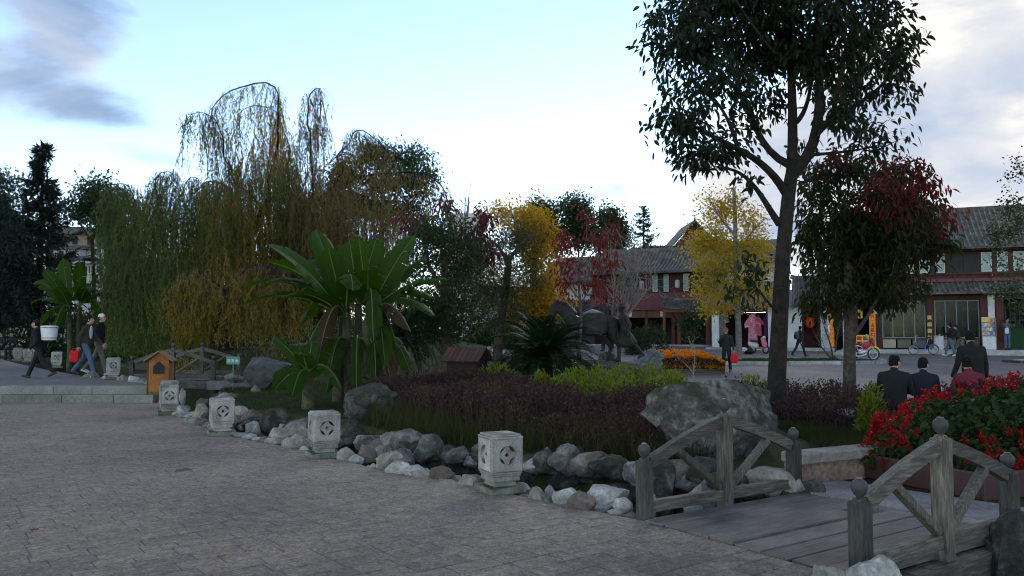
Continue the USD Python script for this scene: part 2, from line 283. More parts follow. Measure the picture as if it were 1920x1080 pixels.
M_soil = groundmat('garden_soil', [(.3, (.022, .030, .008)), (.5, (.040, .052, .012)), (.7, (.058, .056, .018))], .8, 55.0, .8, stops2=[(.3, (.028, .020, .012)), (.7, (.062, .045, .028))], s2=.35, thr=(.5, .62))
MB().add(np.c_[P2, Z], GF).build('ground', M_soil, smooth=True, kind='structure')
# water
M_water = usdkit.material(stage, L_('stream_water'), {'g': ('geometry', {}), 'n': ('noise_texture', {'scale': 5.0, 'detail': 3.0}), 'b': ('bump', {'strength': .12, 'distance': .02}), 'p': ('principled_bsdf', {'base_color': (.010, .013, .008), 'roughness': .06, 'ior': 1.33, 'specular_ior_level': .5})}, [('g.position', 'n.vector'), ('n.fac', 'b.height'), ('b.normal', 'p.normal')], surface='p.BSDF')
wm = trimesh.creation.triangulate_polygon(STREAM.buffer(.25), engine='earcut')
MB().add(np.c_[wm[0], np.full(len(wm[0]), WATER_Z)], wm[1]).build('water', M_water, kind='structure')
# near paving: long rough stones laid in rows, a few mm apart
def pavemat(name, dark, mid, lite, sc=1.0):
    n = {'g': ('geometry', {}), 'mp': ('mapping', {'rotation': (0, 0, math.radians(-52)), 'scale': (1.0, 1.0, 1.0)}), 'n1': ('noise_texture', {'scale': .55 * sc, 'detail': 6.0, 'roughness': .6}), 'n2': ('noise_texture', {'scale': 20.0 * sc, 'detail': 8.0, 'roughness': .85, 'distortion': 1.2}),
         'n3': ('noise_texture', {'scale': 6.0 * sc, 'detail': 6.0, 'roughness': .7}), 'r2': ('rgb_ramp', {'ramp': [(.3, dark), (.48, mid), (.66, lite)]}), 'r1': ('rgb_ramp', {'ramp': [(.3, (.70, .70, .71)), (.5, (.98, .97, .96)), (.7, (1.22, 1.19, 1.17))]}), 'm1': ('mix', {'mix_type': 'multiply', 'fac': 1.0}),
         'ri': ('rgb_ramp', {'ramp': [(0, (.80, .80, .83)), (.5, (1, .985, .985)), (1, (1.16, 1.13, 1.12))]}), 'm2': ('mix', {'mix_type': 'multiply', 'fac': 1.0}), 'oi': ('object_info', {}), 'ad': ('math', {'math_type': 'add'}), 'fr': ('math', {'math_type': 'fraction'}),
         'r3': ('rgb_ramp', {'ramp': [(.32, (.72, .72, .73)), (.5, (1, 1, 1)), (.68, (1.2, 1.19, 1.18))]}), 'm3': ('mix', {'mix_type': 'multiply', 'fac': 1.0}),
         'ah': ('math', {'math_type': 'add'}), 'b': ('bump', {'strength': 1.0, 'distance': .02}), 'p': ('principled_bsdf', {'roughness': .8, 'specular_ior_level': .3})}
    l = [('g.position', 'mp.vector'), ('mp.vector', 'n1.vector'), ('mp.vector', 'n2.vector'), ('g.position', 'n3.vector'), ('n2.fac', 'r2.fac'), ('n1.fac', 'r1.fac'), ('r2.color', 'm1.color1'), ('r1.color', 'm1.color2'),
         ('g.random_per_island', 'ad.value1'), ('oi.random', 'ad.value2'), ('ad.value', 'fr.value1'), ('fr.value', 'ri.fac'), ('m1.color', 'm2.color1'), ('ri.color', 'm2.color2'), ('n3.fac', 'r3.fac'), ('m2.color', 'm3.color1'), ('r3.color', 'm3.color2'), ('m3.color', 'p.base_color'),
         ('n2.fac', 'ah.value1'), ('n3.fac', 'ah.value2'), ('ah.value', 'b.height'), ('b.normal', 'p.normal')]
    return usdkit.material(stage, L_(name), n, l, surface='p.BSDF')
M_pave = pavemat('paving_stone', (.064, .050, .039), (.206, .166, .131), (.42, .35, .283))
M_joint = groundmat('paving_joint', [(.3, (.11, .096, .088)), (.7, (.15, .132, .12))], 3.0, 60.0)
pave = UsdGeom.Xform.Define(stage, '/World/paving'); tag(pave, kind='structure')
pm = trimesh.creation.triangulate_polygon(PAVE, engine='earcut')
MB().add(np.c_[pm[0], np.full(len(pm[0]), -.005)], pm[1]).build('paving_bed', M_joint, pave)
U, Vv = V3(math.sin(math.radians(52)), math.cos(math.radians(52))), V3(math.cos(math.radians(52)), -math.sin(math.radians(52)))   # along a row, across the rows
rp = np.random.default_rng(11); stones = []
VIEW = sg.Polygon([(-1.2, 2.6), (3.6, 2.6), (5, 7), (1, 20), (-14.5, 20), (-13.0, 18), (-4.5, 5)])
prep = shapely.prepared.prep(PAVE)
RH = .205
for i in range(-90, 90):
    o = rp.uniform(0, .6); s = -26 + o
    while s < 22:
        Ls = rp.uniform(.24, .44); c = U * (s + Ls / 2) + Vv * (i * RH) + V3(-2, 10); s += Ls
        if not VIEW.contains(sg.Point(c)): continue
        g = .0013; a, b = U * (Ls / 2 - g - rp.uniform(0, .002)), Vv * (RH / 2 - g - rp.uniform(0, .0015))
        q = [c - a - b, c + a - b, c + a + b, c - a + b]; q = [k + rp.normal(0, .002, 2) for k in q]
        pg = sg.Polygon(q)
        if not prep.contains(pg):
            pg = pg.intersection(PAVE)
            if pg.is_empty or pg.geom_type != 'Polygon' or pg.area < .01: continue
        stones.append((c[1], pg))
stones.sort(key=lambda t: t[0])
rest = MB()
for k, (yy, pg) in enumerate(stones):
    xy = np.array(pg.exterior.coords)[:-1]
    if sg.LinearRing(xy).is_ccw is False: xy = xy[::-1]
    n = len(xy); top = rp.normal(0, .0012); tilt = rp.normal(0, .0015, 2); cc = xy.mean(0); inn = cc + (xy - cc) * (1 - .010 / np.linalg.norm(xy - cc, axis=1, keepdims=True))
    zt = top + (xy - cc) @ tilt
    v = np.vstack([np.c_[xy, np.full(n, -.03)], np.c_[xy, zt - .005], np.c_[inn, zt]]); j = np.arange(n); kk = (j + 1) % n
    f = [np.stack([j, kk, kk + n], 1), np.stack([j, kk + n, j + n], 1), np.stack([j + n, kk + n, kk + 2 * n], 1), np.stack([j + n, kk + 2 * n, j + 2 * n], 1), np.array([[2 * n, 2 * n + a_, 2 * n + a_ + 1] for a_ in range(1, n - 1)])]
    f = np.vstack(f)
    if k < 300: MB().add(v, f).build('paving_stone', M_pave, pave)
    else: rest.add(v, f)
rest.build('more_paving_stone', M_pave, pave, kind='stuff')
# terrace, two stone steps
M_terr = pavemat('terrace_stone', (.125, .113, .106), (.17, .155, .146), (.225, .207, .195), .5)
TZ = .36
tr = MB(); tpoly = sg.Polygon([(p[0], p[1] + (.62 if p[1] == 18.75 else 0)) for p in TERR.exterior.coords]); tr.prism(tpoly, -.1, TZ - .003); tr.build('terrace', M_terr, kind='structure')
stp = UsdGeom.Xform.Define(stage, '/World/steps'); tag(stp, kind='structure')
M_step = stonemat('step_stone', (.11, .112, .09), (.17, .168, .138), (.24, .23, .20), 1.6, .3, .01, .8)
for row, (y0, z1) in enumerate(((18.72, .18), (19.06, TZ))):
    x = -8.35 - row * .22
    while x > -22:
        w = rp.uniform(.85, 1.45)
        MB().box((x - w / 2, y0 + (.2 if row == 0 else .23), z1 / 2 - .02), (w - .006, .40 if row == 0 else .46, z1 + .04), bev=.012).build('step_block', M_step, stp); x -= w
# the square beyond the garden
def sheet(poly, off, step, zf=hz):
    x0, y0, x1, y1 = poly.bounds; xs, ys = np.arange(x0, x1 + step, step), np.arange(y0, y1 + step, step); xx, yy = np.meshgrid(xs, ys, indexing='ij'); i = np.arange(xx.size).reshape(xx.shape)
    q = np.stack([i[:-1, :-1], i[1:, :-1], i[1:, 1:], i[:-1, 1:]], -1).reshape(-1, 4); cx = np.stack([(xx[:-1, :-1] + xx[1:, 1:]).ravel() / 2, (yy[:-1, :-1] + yy[1:, 1:]).ravel() / 2], 1)
    q = q[inside(poly, cx)]; return np.c_[xx.ravel(), yy.ravel(), zf(xx.ravel(), yy.ravel()) + off], q
M_sq = pavemat('square_paving', (.115, .098, .086), (.185, .16, .142), (.26, .228, .205), .8)
sq_ = MB(); sq_.add(*sheet(SQUARE.intersection(sg.box(-5, 0, 45, 76)), .004, .35)); sq_.build('square', M_sq, kind='structure', smooth=True)
# grass island with a stone kerb in the square
ISL = sg.Polygon([(8.0, 36.0), (16.2, 36.6), (17.1, 37.2), (16.4, 38.2), (8.2, 38.6), (7.7, 37.3)]).buffer(.3)
M_kerb = stonemat('kerb_stone', (.16, .16, .155), (.26, .255, .25), (.36, .35, .34), 2.0, .2, .01)
isl = UsdGeom.Xform.Define(stage, '/World/grass_island'); tag(isl, kind='structure')
M_grass = groundmat('island_grass', [(.3, (.018, .045, .008)), (.7, (.045, .085, .015))], 3.0, 40.0)
v, f = sheet(ISL.buffer(-.16), .13, .2); MB().add(v, f).build('turf', M_grass, isl, smooth=True)
ring = np.array(ISL.exterior.coords); acc = np.r_[0, np.cumsum(np.linalg.norm(np.diff(ring, axis=0), axis=1))]; npc = int(acc[-1] / .8)
for k in range(npc):
    s0, s1 = acc[-1] * k / npc, acc[-1] * (k + 1) / npc; a = V3(np.interp(s0, acc, ring[:, 0]), np.interp(s0, acc, ring[:, 1])); b = V3(np.interp(s1, acc, ring[:, 0]), np.interp(s1, acc, ring[:, 1]))
    d = (b - a) / np.linalg.norm(b - a) * .004; z = float(hz(*((a + b) / 2)))
    MB().beam((*(a + d), z + .07), (*(b - d), z + .07), .18, .2, bev=.015).build('kerb_block', M_kerb, isl)
# ------------------------------------------------------------------ rocks
ICO = {k: trimesh.creation.icosphere(subdivisions=k) for k in (2, 3, 4, 5)}
def rock_mesh(seed, size, sub=3, cuts=11, rough=.19, fine=.085, cutd=(.5, .82)):
    r = np.random.default_rng(seed); m = ICO[sub]; v = np.array(m.vertices)
    for _ in range(cuts):
        n = unit(r.normal(size=3)); d = r.uniform(*cutd); s = v @ n; v = v - np.maximum(s - d, 0)[:, None] * n * .93
    o = r.uniform(0, 50, 3)
    v = v * (1 + rough * 2 * (meshkit.fbm(v * 1.6 + o, 3, seed % 97) - .5) + fine * 2 * (meshkit.fbm(v * 5 + o, 4, seed % 89) - .5))[:, None]
    lo, hi = v.min(0), v.max(0); v = (v - (lo + hi) / 2) / (hi - lo)
    return v * np.asarray(size, float), np.array(m.faces)
M_pale = stonemat('pale_limestone', (.12, .115, .103), (.26, .25, .225), (.42, .405, .375), 5.0, .7, .02, .85)
M_tan = stonemat('tan_stone', (.10, .085, .068), (.21, .185, .155), (.35, .32, .28), 5.0, .6, .02, .85)
M_grey = stonemat('grey_rock', (.035, .034, .030), (.12, .113, .10), (.32, .30, .27), 7.0, 1.0, .03, .88)
M_dark = stonemat('dark_wet_rock', (.012, .012, .010), (.042, .040, .034), (.17, .16, .14), 6.0, 1.0, .03, .75, moss=(.03, .036, .012))
M_brown = stonemat('brown_stone', (.055, .042, .034), (.125, .098, .078), (.22, .18, .145), 4.0, .6, .02, .85)
M_smooth = stonemat('slate_boulder', (.028, .027, .030), (.055, .053, .058), (.09, .086, .092), 2.0, .4, .02, .6)
M_boulder = stonemat('weathered_boulder', (.016, .015, .013), (.075, .069, .060), (.27, .245, .21), 5.0, 1.0, .06, .9, moss=(.04, .042, .018), fine=26.0)
RM = {'p': M_pale, 't': M_tan, 'g': M_grey, 'd': M_dark, 'b': M_brown, 's': M_smooth, 'w': M_boulder}
rk = np.random.default_rng(21)
def put_rock(x, y, z0, w, dep, h, mat, label, seed, group=None, sub=3, rz=None, **kw):
    v, f = rock_mesh(seed, (w, dep, h), sub, **kw); rz = rk.uniform(-.25, .25) if rz is None else rz
    c, s = math.cos(rz), math.sin(rz); v = v @ np.array([[c, s, 0], [-s, c, 0], [0, 0, 1]]); v[:, 0] *= w / np.ptp(v[:, 0])
    p = usdkit.mesh(stage, numbered('/World', 'boulder' if w > 1.0 else 'rock'), (v, f), RM[mat], 38)
    p.AddTranslateOp().Set(Gf.Vec3d(float(x), float(y), float(z0 + h / 2)))
    return tag(p, label, 'boulder' if w > 1.0 else 'rock', group)
def px_rock(x0, y0, x1, y1, bz, mat, label, sub=3, depth=None, dk=.8, sink=.08, **kw):
    d = depth or onz(0, y1, bz)[1]; a, b = at(x0, (y0 + y1) / 2, d), at(x1, (y0 + y1) / 2, d); top, bot = at(x0, y0, d)[2], at(x0, y1, d)[2] - sink; w = b[0] - a[0]
    return put_rock((a[0] + b[0]) / 2, d + w * dk * .3, bot, w, w * dk, top - bot, mat, label, int(x0 * 7 + y0), sub=sub, **kw)
for r in [
    (1206, 712, 1483, 884, -.1, 'w', 'huge weathered grey boulder rising behind the nearest timber bridge', 5, 10.2, .75),
    (632, 718, 764, 802, .1, 'w', 'big knobbly grey boulder beside the banana plants', 5, 13.2, .8),
    (776, 804, 838, 884, -.3, 'd', 'upright rounded stone with pale lichen on top, on the far bank', 4, None, .7),
    (455, 668, 547, 732, .2, 's', 'smooth dark slate boulder on the lawn beside the green sign', 4, 20.5, .8),
    (1595, 1050, 1712, 1105, -.1, 'p', 'large pale rounded rock at the foot of the nearest bridge post', 4, 5.0, .8),
    (1522, 1066, 1600, 1100, -.1, 't', 'tan rock beside the large pale rounded rock in the bottom corner', 3, 5.05, .8),
    (1874, 962, 1990, 1080, -.3, 'd', 'dark craggy rock at the right edge below the bridge rail', 4, 6.0, .8),
    (720, 867, 776, 887, 0, 'p', 'flat white rock in front of the upright rounded stone', 3, None, .9), (768, 879, 808, 894, 0, 't', 'long flat tan stone at the edge of the paving', 3, None, .8),
    (805, 873, 852, 897, 0, 'b', 'pinkish brown wedge shaped rock left of the nearest stone lantern', 3, None, .8), (722, 842, 787, 881, -.1, 'g', 'grey and white cracked rock left of the upright rounded stone', 4, None, .8),
    (701, 835, 737, 863, -.05, 'g', 'rough grey rock behind the paving edge, third right of the second lantern', 3, None, .8), (670, 834, 707, 863, -.02, 'b', 'smooth brown leaning stone right of the second lantern', 3, None, .8),
    (630, 840, 670, 862, 0, 'p', 'white rock touching the plinth of the second lantern', 3, None, .8), (655, 803, 702, 850, -.25, 'p', 'tall white slanting rock behind the second lantern', 3, None, .7),
    (738, 827, 780, 852, -.1, 'g', 'low grey rock in the grass behind the cracked rock', 3, None, .8), (722, 809, 756, 836, .0, 'b', 'rounded brown stone half hidden in the grass', 3, None, .8),
    (855, 891, 907, 909, 0, 't', 'flat tan slab just left of the nearest lantern plinth', 3, None, .8), (496, 804, 547, 833, -.03, 't', 'broad sandy rock between the second and third lanterns', 3, None, .8),
    (524, 820, 582, 839, 0, 'p', 'flat white slab left of the second lantern', 3, None, .8), (545, 799, 569, 821, -.1, 'p', 'small white rock above the flat white slab', 3, None, .8), (560, 826, 582, 843, 0, 'b', 'small brown stone against the second lantern', 3, None, .8),
    (481, 764, 499, 806, -.3, 'g', 'narrow upright grey stone on the far bank', 3, None, .8), (494, 769, 532, 808, -.3, 'p', 'angular white and dark stone on the far bank', 3, None, .8),
    (522, 777, 542, 806, -.3, 'd', 'dark stone wedged between two upright bank stones', 3, None, .8), (535, 773, 562, 808, -.3, 'g', 'large grey upright bank stone below the lawn', 3, None, .8),
    (562, 775, 586, 801, -.2, 'p', 'pale bank stone left of the second lantern top', 3, None, .8), (638, 782, 662, 801, -.1, 'p', 'white stone peeping over the right shoulder of the second lantern', 3, None, .8),
    (460, 789, 486, 813, -.05, 'p', 'white pointed rock right of the third lantern', 3, None, .8), (466, 721, 491, 749, .0, 'b', 'rust brown rock at the top of the far bank', 3, None, .8),
    (439, 729, 467, 750, -.05, 'd', 'dark rock beside the rust brown rock', 3, None, .8), (444, 747, 466, 773, -.2, 'g', 'grey rock in the stack right of the third lantern', 3, None, .8),
    (461, 749, 489, 779, -.2, 'd', 'squat dark rock in the middle of the bank stack', 3, None, .8), (485, 747, 507, 767, -.05, 'p', 'pale round rock at the lawn corner', 3, None, .8),
    (500, 756, 527, 774, -.05, 'g', 'speckled grey rock below the lawn corner', 3, None, .8), (440, 771, 471, 802, -.3, 'd', 'black wet rock at the waterline beside the third lantern', 3, None, .8),
    (362, 747, 391, 767, -.05, 'b', 'reddish brown rock behind the fourth lantern', 3, None, .8), (354, 757, 390, 791, -.02, 't', 'angular tan rock left of the third lantern', 3, None, .8),
    (334, 727, 347, 753, .0, 'p', 'white rock behind the fifth lantern', 3, None, .8), (329, 759, 353, 781, 0, 'p', 'pale rock at the foot of the fourth lantern', 3, None, .8),
    (400, 703, 447, 750, -.2, 'd', 'dark rock slab under the right end of the far bridge', 3, None, .8), (417, 699, 455, 712, .12, 'g', 'flat grey slab lying at the right end of the far bridge', 3, 20.6, .8),
    (1012, 839, 1047, 876, -.1, 't', 'tan faceted rock at the foot of the purple shrubs', 3, None, .8), (1054, 836, 1099, 882, -.1, 'd', 'dark pyramid shaped rock at the foot of the purple shrubs', 4, None, .8),
    (1112, 862, 1180, 908, -.35, 'd', 'broad dark rock overhanging the water left of the bridge', 4, None, .8), (1002, 879, 1050, 909, -.35, 'd', 'dark rock at the waterline right of the nearest lantern', 3, None, .8),
    (1045, 871, 1133, 915, -.42, 'd', 'large black rock rising straight from the stream', 4, None, .7), (979, 856, 1008, 898, -.3, 'd', 'dark upright rock just right of the nearest lantern', 3, None, .8),
    (1021, 910, 1047, 931, .0, 'p', 'small white pointed rock right of the nearest lantern', 3, None, .8), (987, 914, 1024, 935, .0, 't', 'pinkish rock at the right corner of the nearest lantern plinth', 3, None, .8),
    (1044, 922, 1083, 938, .0, 'p', 'flat white rock at the paving edge near the bridge', 3, None, .8), (1088, 914, 1183, 946, .0, 'p', 'wide white rock beside the left bridge post', 4, None, .7),
    (1098, 935, 1133, 948, .0, 'g', 'low grey rock in front of the wide white rock', 3, None, .8), (1149, 933, 1188, 954, .0, 'p', 'pale rock against the left bridge post', 3, None, .8),
    (963, 905, 995, 921, -.02, 'p', 'pale rock peeping out behind the nearest lantern plinth', 3, None, .8), (1216, 858, 1276, 946, -.42, 'd', 'tall dark rock under the bridge rail', 4, 8.9, .7),
    (1264, 870, 1304, 934, -.42, 'g', 'grey upright rock seen through the left half of the bridge rail', 3, 9.1, .8), (1285, 898, 1352, 944, -.35, 'p', 'white rock at the foot of the centre bridge post', 4, 8.6, .8),
    (1301, 862, 1344, 902, -.2, 't', 'rounded tan rock below the huge boulder', 3, 9.5, .8), (1372, 880, 1417, 928, -.3, 'b', 'brown rock seen through the right half of the bridge rail', 3, 9.2, .8),
    (1382, 884, 1457, 934, -.3, 'p', 'pale sloping rock right of the centre bridge post', 4, 8.8, .8), (1452, 877, 1486, 922, -.2, 'b', 'smooth brown egg shaped rock against the right bridge post', 3, 8.9, .8),
    (1212, 924, 1232, 950, -.2, 'p', 'small white rock behind the left bridge post', 3, 7.6, .8)]:
    x0, y0, x1, y1, bz, mt, lab, sub, dep, dk = r
    big = x1 - x0 > 120
    px_rock(x0, y0, x1, y1, bz, mt, lab, 4 if (sub == 4 or x1 - x0 > 60) else 3, dep, dk, sink=.25 if bz < -.05 else .1, **(dict(cuts=12, rough=.16, fine=.14, cutd=(.5, .8)) if big else {}))
# the rest of the two rows of bank stones
def along(line, s):
    acc = np.r_[0, np.cumsum(np.linalg.norm(np.diff(line, axis=0), axis=1))]; return V3(np.interp(s * acc[-1], acc, line[:, 0]), np.interp(s * acc[-1], acc, line[:, 1]))
zone = lambda x, y: ('between the bridge and the nearest lantern' if x > -.1 else 'between the nearest and second lanterns' if x > -2.4 else 'between the second and third lanterns' if x > -4.5 else 'between the third and fourth lanterns' if x > -6.7 else 'between the fourth lantern and the terrace' if y < 19 else 'along the terrace')
word = {'p': 'pale', 't': 'tan', 'g': 'grey', 'd': 'dark', 'b': 'brown'}
for ln, nn, off, zz, mats, side in ((EDGE[2:16], 84, .06, -.10, 'ppptgbg', 'at the edge of the paving'), (FAR[2:14], 104, -.1, -.38, 'dddgdgbp', 'in the far bank of the stream'), (FAR[2:12], 84, -.26, -.14, 'ddggtb', 'on top of the far bank')):
    for k in range(nn):
        p = along(ln, (k + rk.uniform(.1, .9)) / nn); m = mats[rk.integers(len(mats))]; sc = rk.uniform(.12, .34) if side[0] == 'a' else rk.uniform(.22, .58)
        d = np.array([.62, .62]) * (off + rk.uniform(-.04, .12)); q = p + d
        lab = f'{"small" if sc < .3 else "middling"} {word[m]} rock {side} {zone(*p)}'.replace('of the stream ', '')
        put_rock(q[0], q[1], zz + (TZ if p[1] > 19.3 and side[0] == 'a' else 0), sc, sc * rk.uniform(.6, .9), sc * rk.uniform(.55, .95), m, lab, 1000 + k * 3 + nn, lab, 3, rough=.22)
# ------------------------------------------------------------------ carved stone lanterns
M_carve = stonemat('carved_stone', (.125, .119, .104), (.255, .243, .218), (.35, .336, .308), 4.5, .35, .008, .85, fine=60.0, moss=(.135, .128, .105))
M_plin = stonemat('mossy_plinth_stone', (.06, .065, .045), (.13, .135, .10), (.24, .24, .21), 4.0, .4, .01, .9, moss=(.05, .06, .025))
def coin_panel(w, h, r):
    """a framed panel with a round opening, and the pierced coin star that fills it, set back a little"""
    circ = sg.Point(0, 0).buffer(r, 24); q = r * 1.03; star = sg.Polygon([(0, q), (-q, 0), (0, -q), (q, 0)]).buffer(r * .10, join_style=2)
    for sx, sy in ((1, 1), (1, -1), (-1, 1), (-1, -1)): star = star.difference(sg.Point(sx * r * 1.04, sy * r * 1.04).buffer(r * .80, 16))
    t = r * .27; dia = sg.Polygon([(0, t), (-t, 0), (0, -t), (t, 0)]); star = star.intersection(circ.buffer(.004)).difference(dia)
    mk = lambda p, d: trimesh.creation.extrude_polygon(p if p.geom_type == 'Polygon' else max(p.geoms, key=lambda g: g.area), d, engine='earcut')
    fr = mk(sg.box(-w / 2, -h / 2, w / 2, h / 2).difference(circ), .05); st = mk(star, .03); return trimesh.util.concatenate([fr, st])
def lantern():
    t = thing('stone_lantern', '', 'lantern')
    MB().box((0, 0, .035), (.40, .40, .07), bev=.008).build('plinth', M_plin, t)
    n = MB(); n.box((0, 0, .095), (.245, .245, .055), bev=.004); n.build('neck', M_carve, t)
    n = MB(); n.box((0, 0, .147), (.30, .30, .052), bev=.006); n.box((0, 0, .183), (.318, .318, .022), bev=.005); n.box((0, 0, .205), (.336, .336, .022), bev=.005); n.build('ledge', M_carve, t)
    b = MB(); a = .176
    for sx in (-1, 1):
        for sy in (-1, 1): b.prism(sg.Polygon([(sx * a, sy * .130), (sx * a, sy * .162), (sx * .162, sy * a), (sx * .130, sy * a), (sx * .130, sy * .130)]), .217, .545)
    b.box((0, 0, .227), (.318, .318, .018)); b.build('corner_frame', M_carve, t)
    pm = coin_panel(.275, .315, .094)
    for k in range(4):
        c, s = math.cos(k * PI / 2), math.sin(k * PI / 2); v = np.array(pm.vertices); v = np.stack([v[:, 0], -v[:, 2] - .128, v[:, 1] + .385], 1) @ np.array([[c, s, 0], [-s, c, 0], [0, 0, 1]])
        MB().add(v, pm.faces).build('coin_panel', M_carve, t)
    n = MB(); n.box((0, 0, .556), (.352, .352, .025), bev=.006); n.box((0, 0, .578), (.318, .318, .022), bev=.006); n.build('cap', M_carve, t)
    return t
lan = lantern(); RZ = math.radians(26)
LL = [('nearest and largest carved stone lantern, on the paving edge left of the bridge', (938, 921), 0), ('second carved stone lantern from the bridge, in front of the big knobbly boulder', (607, 856), 0), ('third carved stone lantern from the bridge, right of the orange bin', (415, 815), 0),
      ('fourth carved stone lantern, standing just in front of another below the orange bin', (316, 777), 0), ('carved stone lantern half hidden behind the fourth one, at the terrace corner', (311, 758), 0), ('first carved stone lantern up on the terrace, left of the far bridge', (212, 711), TZ),
      ('terrace lantern just behind the man carrying a white tub', (106, 690), TZ), ('terrace lantern half hidden behind the legs of the man with the tub', (52, 679), TZ), ('pale terrace lantern left of the walking man with the tub, second in the far row', (33, 676), TZ), ('far terrace lantern in front of the seated people', (24, 667), TZ), ('farthest terrace lantern at the left edge', (7, 668), TZ)]
for k, (lab, (px, py), z) in enumerate(LL):
    p = onz(px, py, z)
    if k == 4: p = V3(-7.45, 17.5, 0)
    if k == 0: lan.GetAttribute('xformOp:translate').Set(Gf.Vec3d(*map(float, p))); UsdGeom.Xformable(lan).AddRotateZOp().Set(26); tag(lan, lab, None, 'stone lanterns along the stream')
    else: dup(lan, p, RZ, lab)
# ------------------------------------------------------------------ timber bridges
M_tim = woodmat('weathered_timber', (.038, .032, .024), (.088, .077, .060), (.18, .16, .13), (1.2, 12, 12))
M_timv = woodmat('upright_timber', (.038, .032, .024), (.088, .077, .060), (.18, .16, .13), (12, 12, 1.2))
M_timd = woodmat('dark_post_timber', (.022, .021, .018), (.048, .045, .039), (.085, .08, .07), (9, 9, 1.2))
M_plank = woodmat('deck_plank_timber', (.07, .058, .050), (.135, .114, .101), (.20, .175, .158), (1.0, 14, 14))
M_ball = plain('blackened_finial', (.030, .029, .027), .55, var=.4, scale=14, bump=.3)
def bridge(label, loc, rz, L, W, post=.118, seed=3):
    t = thing('timber_bridge', label, 'bridge', loc, rz); r = np.random.default_rng(seed); n = 8; pw = W / n
    for k in range(n):
        raised = .022 if k == 3 else r.uniform(-.004, .005); e = r.uniform(0, .05)
        MB().box(((L - .02 - (.5 if k == 3 else .0)) / 2 + .01, -(k + .5) * pw, -.015 + raised), (L - e - (.5 if k == 3 else 0), pw - r.uniform(.006, .014), .05), rz=r.normal(0, .003), bev=.006).build('plank', M_plank, t)
    def arch(x): k = 1 - abs(x - L / 2) / (L / 2); return .43 + .36 * (.62 * k + .38 * math.sin(PI / 2 * k))
    for y in (.03, -W - .03):
        sd = MB(); xs = np.linspace(-.05, L + .05, 12)
        for a, b in zip(xs[:-1], xs[1:]): sd.box(((a + b) / 2, y + (-.02 if y < 0 else .02), -.17 + .035 * math.sin(PI * (a + .05) / L)), (b - a, .12, .2))
        sd.build('edge_beam', M_tim, t)
        for x, h in ((.06, .50), (L / 2, .84), (L - .06, .50)):
            lean = r.normal(0, .008)
            p = MB().beam((x, y, -.22), (x + lean, y, h), post, post, up=(0, 1, 0), bev=.01); p.lathe([(0, h + .0), (post * .42, h), (post * .36, h + .018), (.0, h + .03)], (x + lean, y, 0), 10); po = p.build('post', M_timd if h < .6 else M_timv, t)
            MB().lathe([(.018, h + .01), (.022, h + .03), (.038, h + .045), (.052, h + .075), (.055, h + .098), (.046, h + .125), (.026, h + .14), (.022, h + .15), (.0, h + .15)], (x + lean, y, 0), 14).build('finial', M_ball, po, smooth=35)
        for x0, x1 in ((.06 + post / 2, L / 2 - post / 2), (L / 2 + post / 2, L - .06 - post / 2)):
            xs = np.linspace(x0, x1, 9); P = np.array([(x, y, arch(x)) for x in xs]); ra = MB(); w, hh = .07, .10; ring = []
            T = unit(np.gradient(P, axis=0)); Nn = np.stack([-T[:, 2], T[:, 1] * 0, T[:, 0]], 1); S = V3(0, 1, 0)
            v = np.concatenate([P + Nn * hh / 2 + S * w / 2, P + Nn * hh / 2 - S * w / 2, P - Nn * hh / 2 - S * w / 2, P - Nn * hh / 2 + S * w / 2]); m = 9; j = np.arange(m - 1)
            f = np.vstack([np.stack([a * m + j, a * m + j + 1, b * m + j + 1, b * m + j], 1) for a, b in ((1, 0), (2, 1), (3, 2), (0, 3))] + [np.array([[0, m, 2 * m, 3 * m], [m - 1, 4 * m - 1, 3 * m - 1, 2 * m - 1]])])
            ra.add(v, f); ra.build('arched_rail', M_tim, t)
            MB().beam((x0, y, .10), (x1, y, .10), .075, .10, up=(0, 0, 1), bev=.008).build('bottom_rail', M_tim, t)
            xo, xi = (x0 + .38 * (x1 - x0), x1 - .015) if x0 < L / 2 else (x1 - .38 * (x1 - x0), x0 + .015)
            MB().beam((xi, y, .17), (xo, y, arch(xo) - .05), .06, .075, up=(0, 1, 0), bev=.008).build('brace', M_timv, t)
    return t
bridge('nearest weathered timber footbridge with arched rails, at the right foreground', (1.12, 6.98, 0), math.atan2(.558, .83), 2.16, 1.98)
bridge('far timber footbridge with arched rails, behind the orange bin', (-10.45, 24.0, TZ), 0.0, 2.35, 2.0, seed=5)
M_slab = stonemat('concrete_slab', (.10, .092, .085), (.165, .152, .142), (.23, .215, .20), 2.5, .3, .008, .85)
sl = MB(); sl.prism(sg.Polygon([(2.80, 8.35), (3.98, 6.60), (4.95, 7.05), (3.55, 8.75)]), -.12, .022); tag(sl.build('landing_slab', M_slab), kind='structure')
MB().prism(sg.Polygon([(-8.2, 21.6), (-6.9, 21.4), (-6.6, 24.2), (-8.05, 24.3)]), .1, TZ - .03).build('far_landing', M_slab, kind='structure')
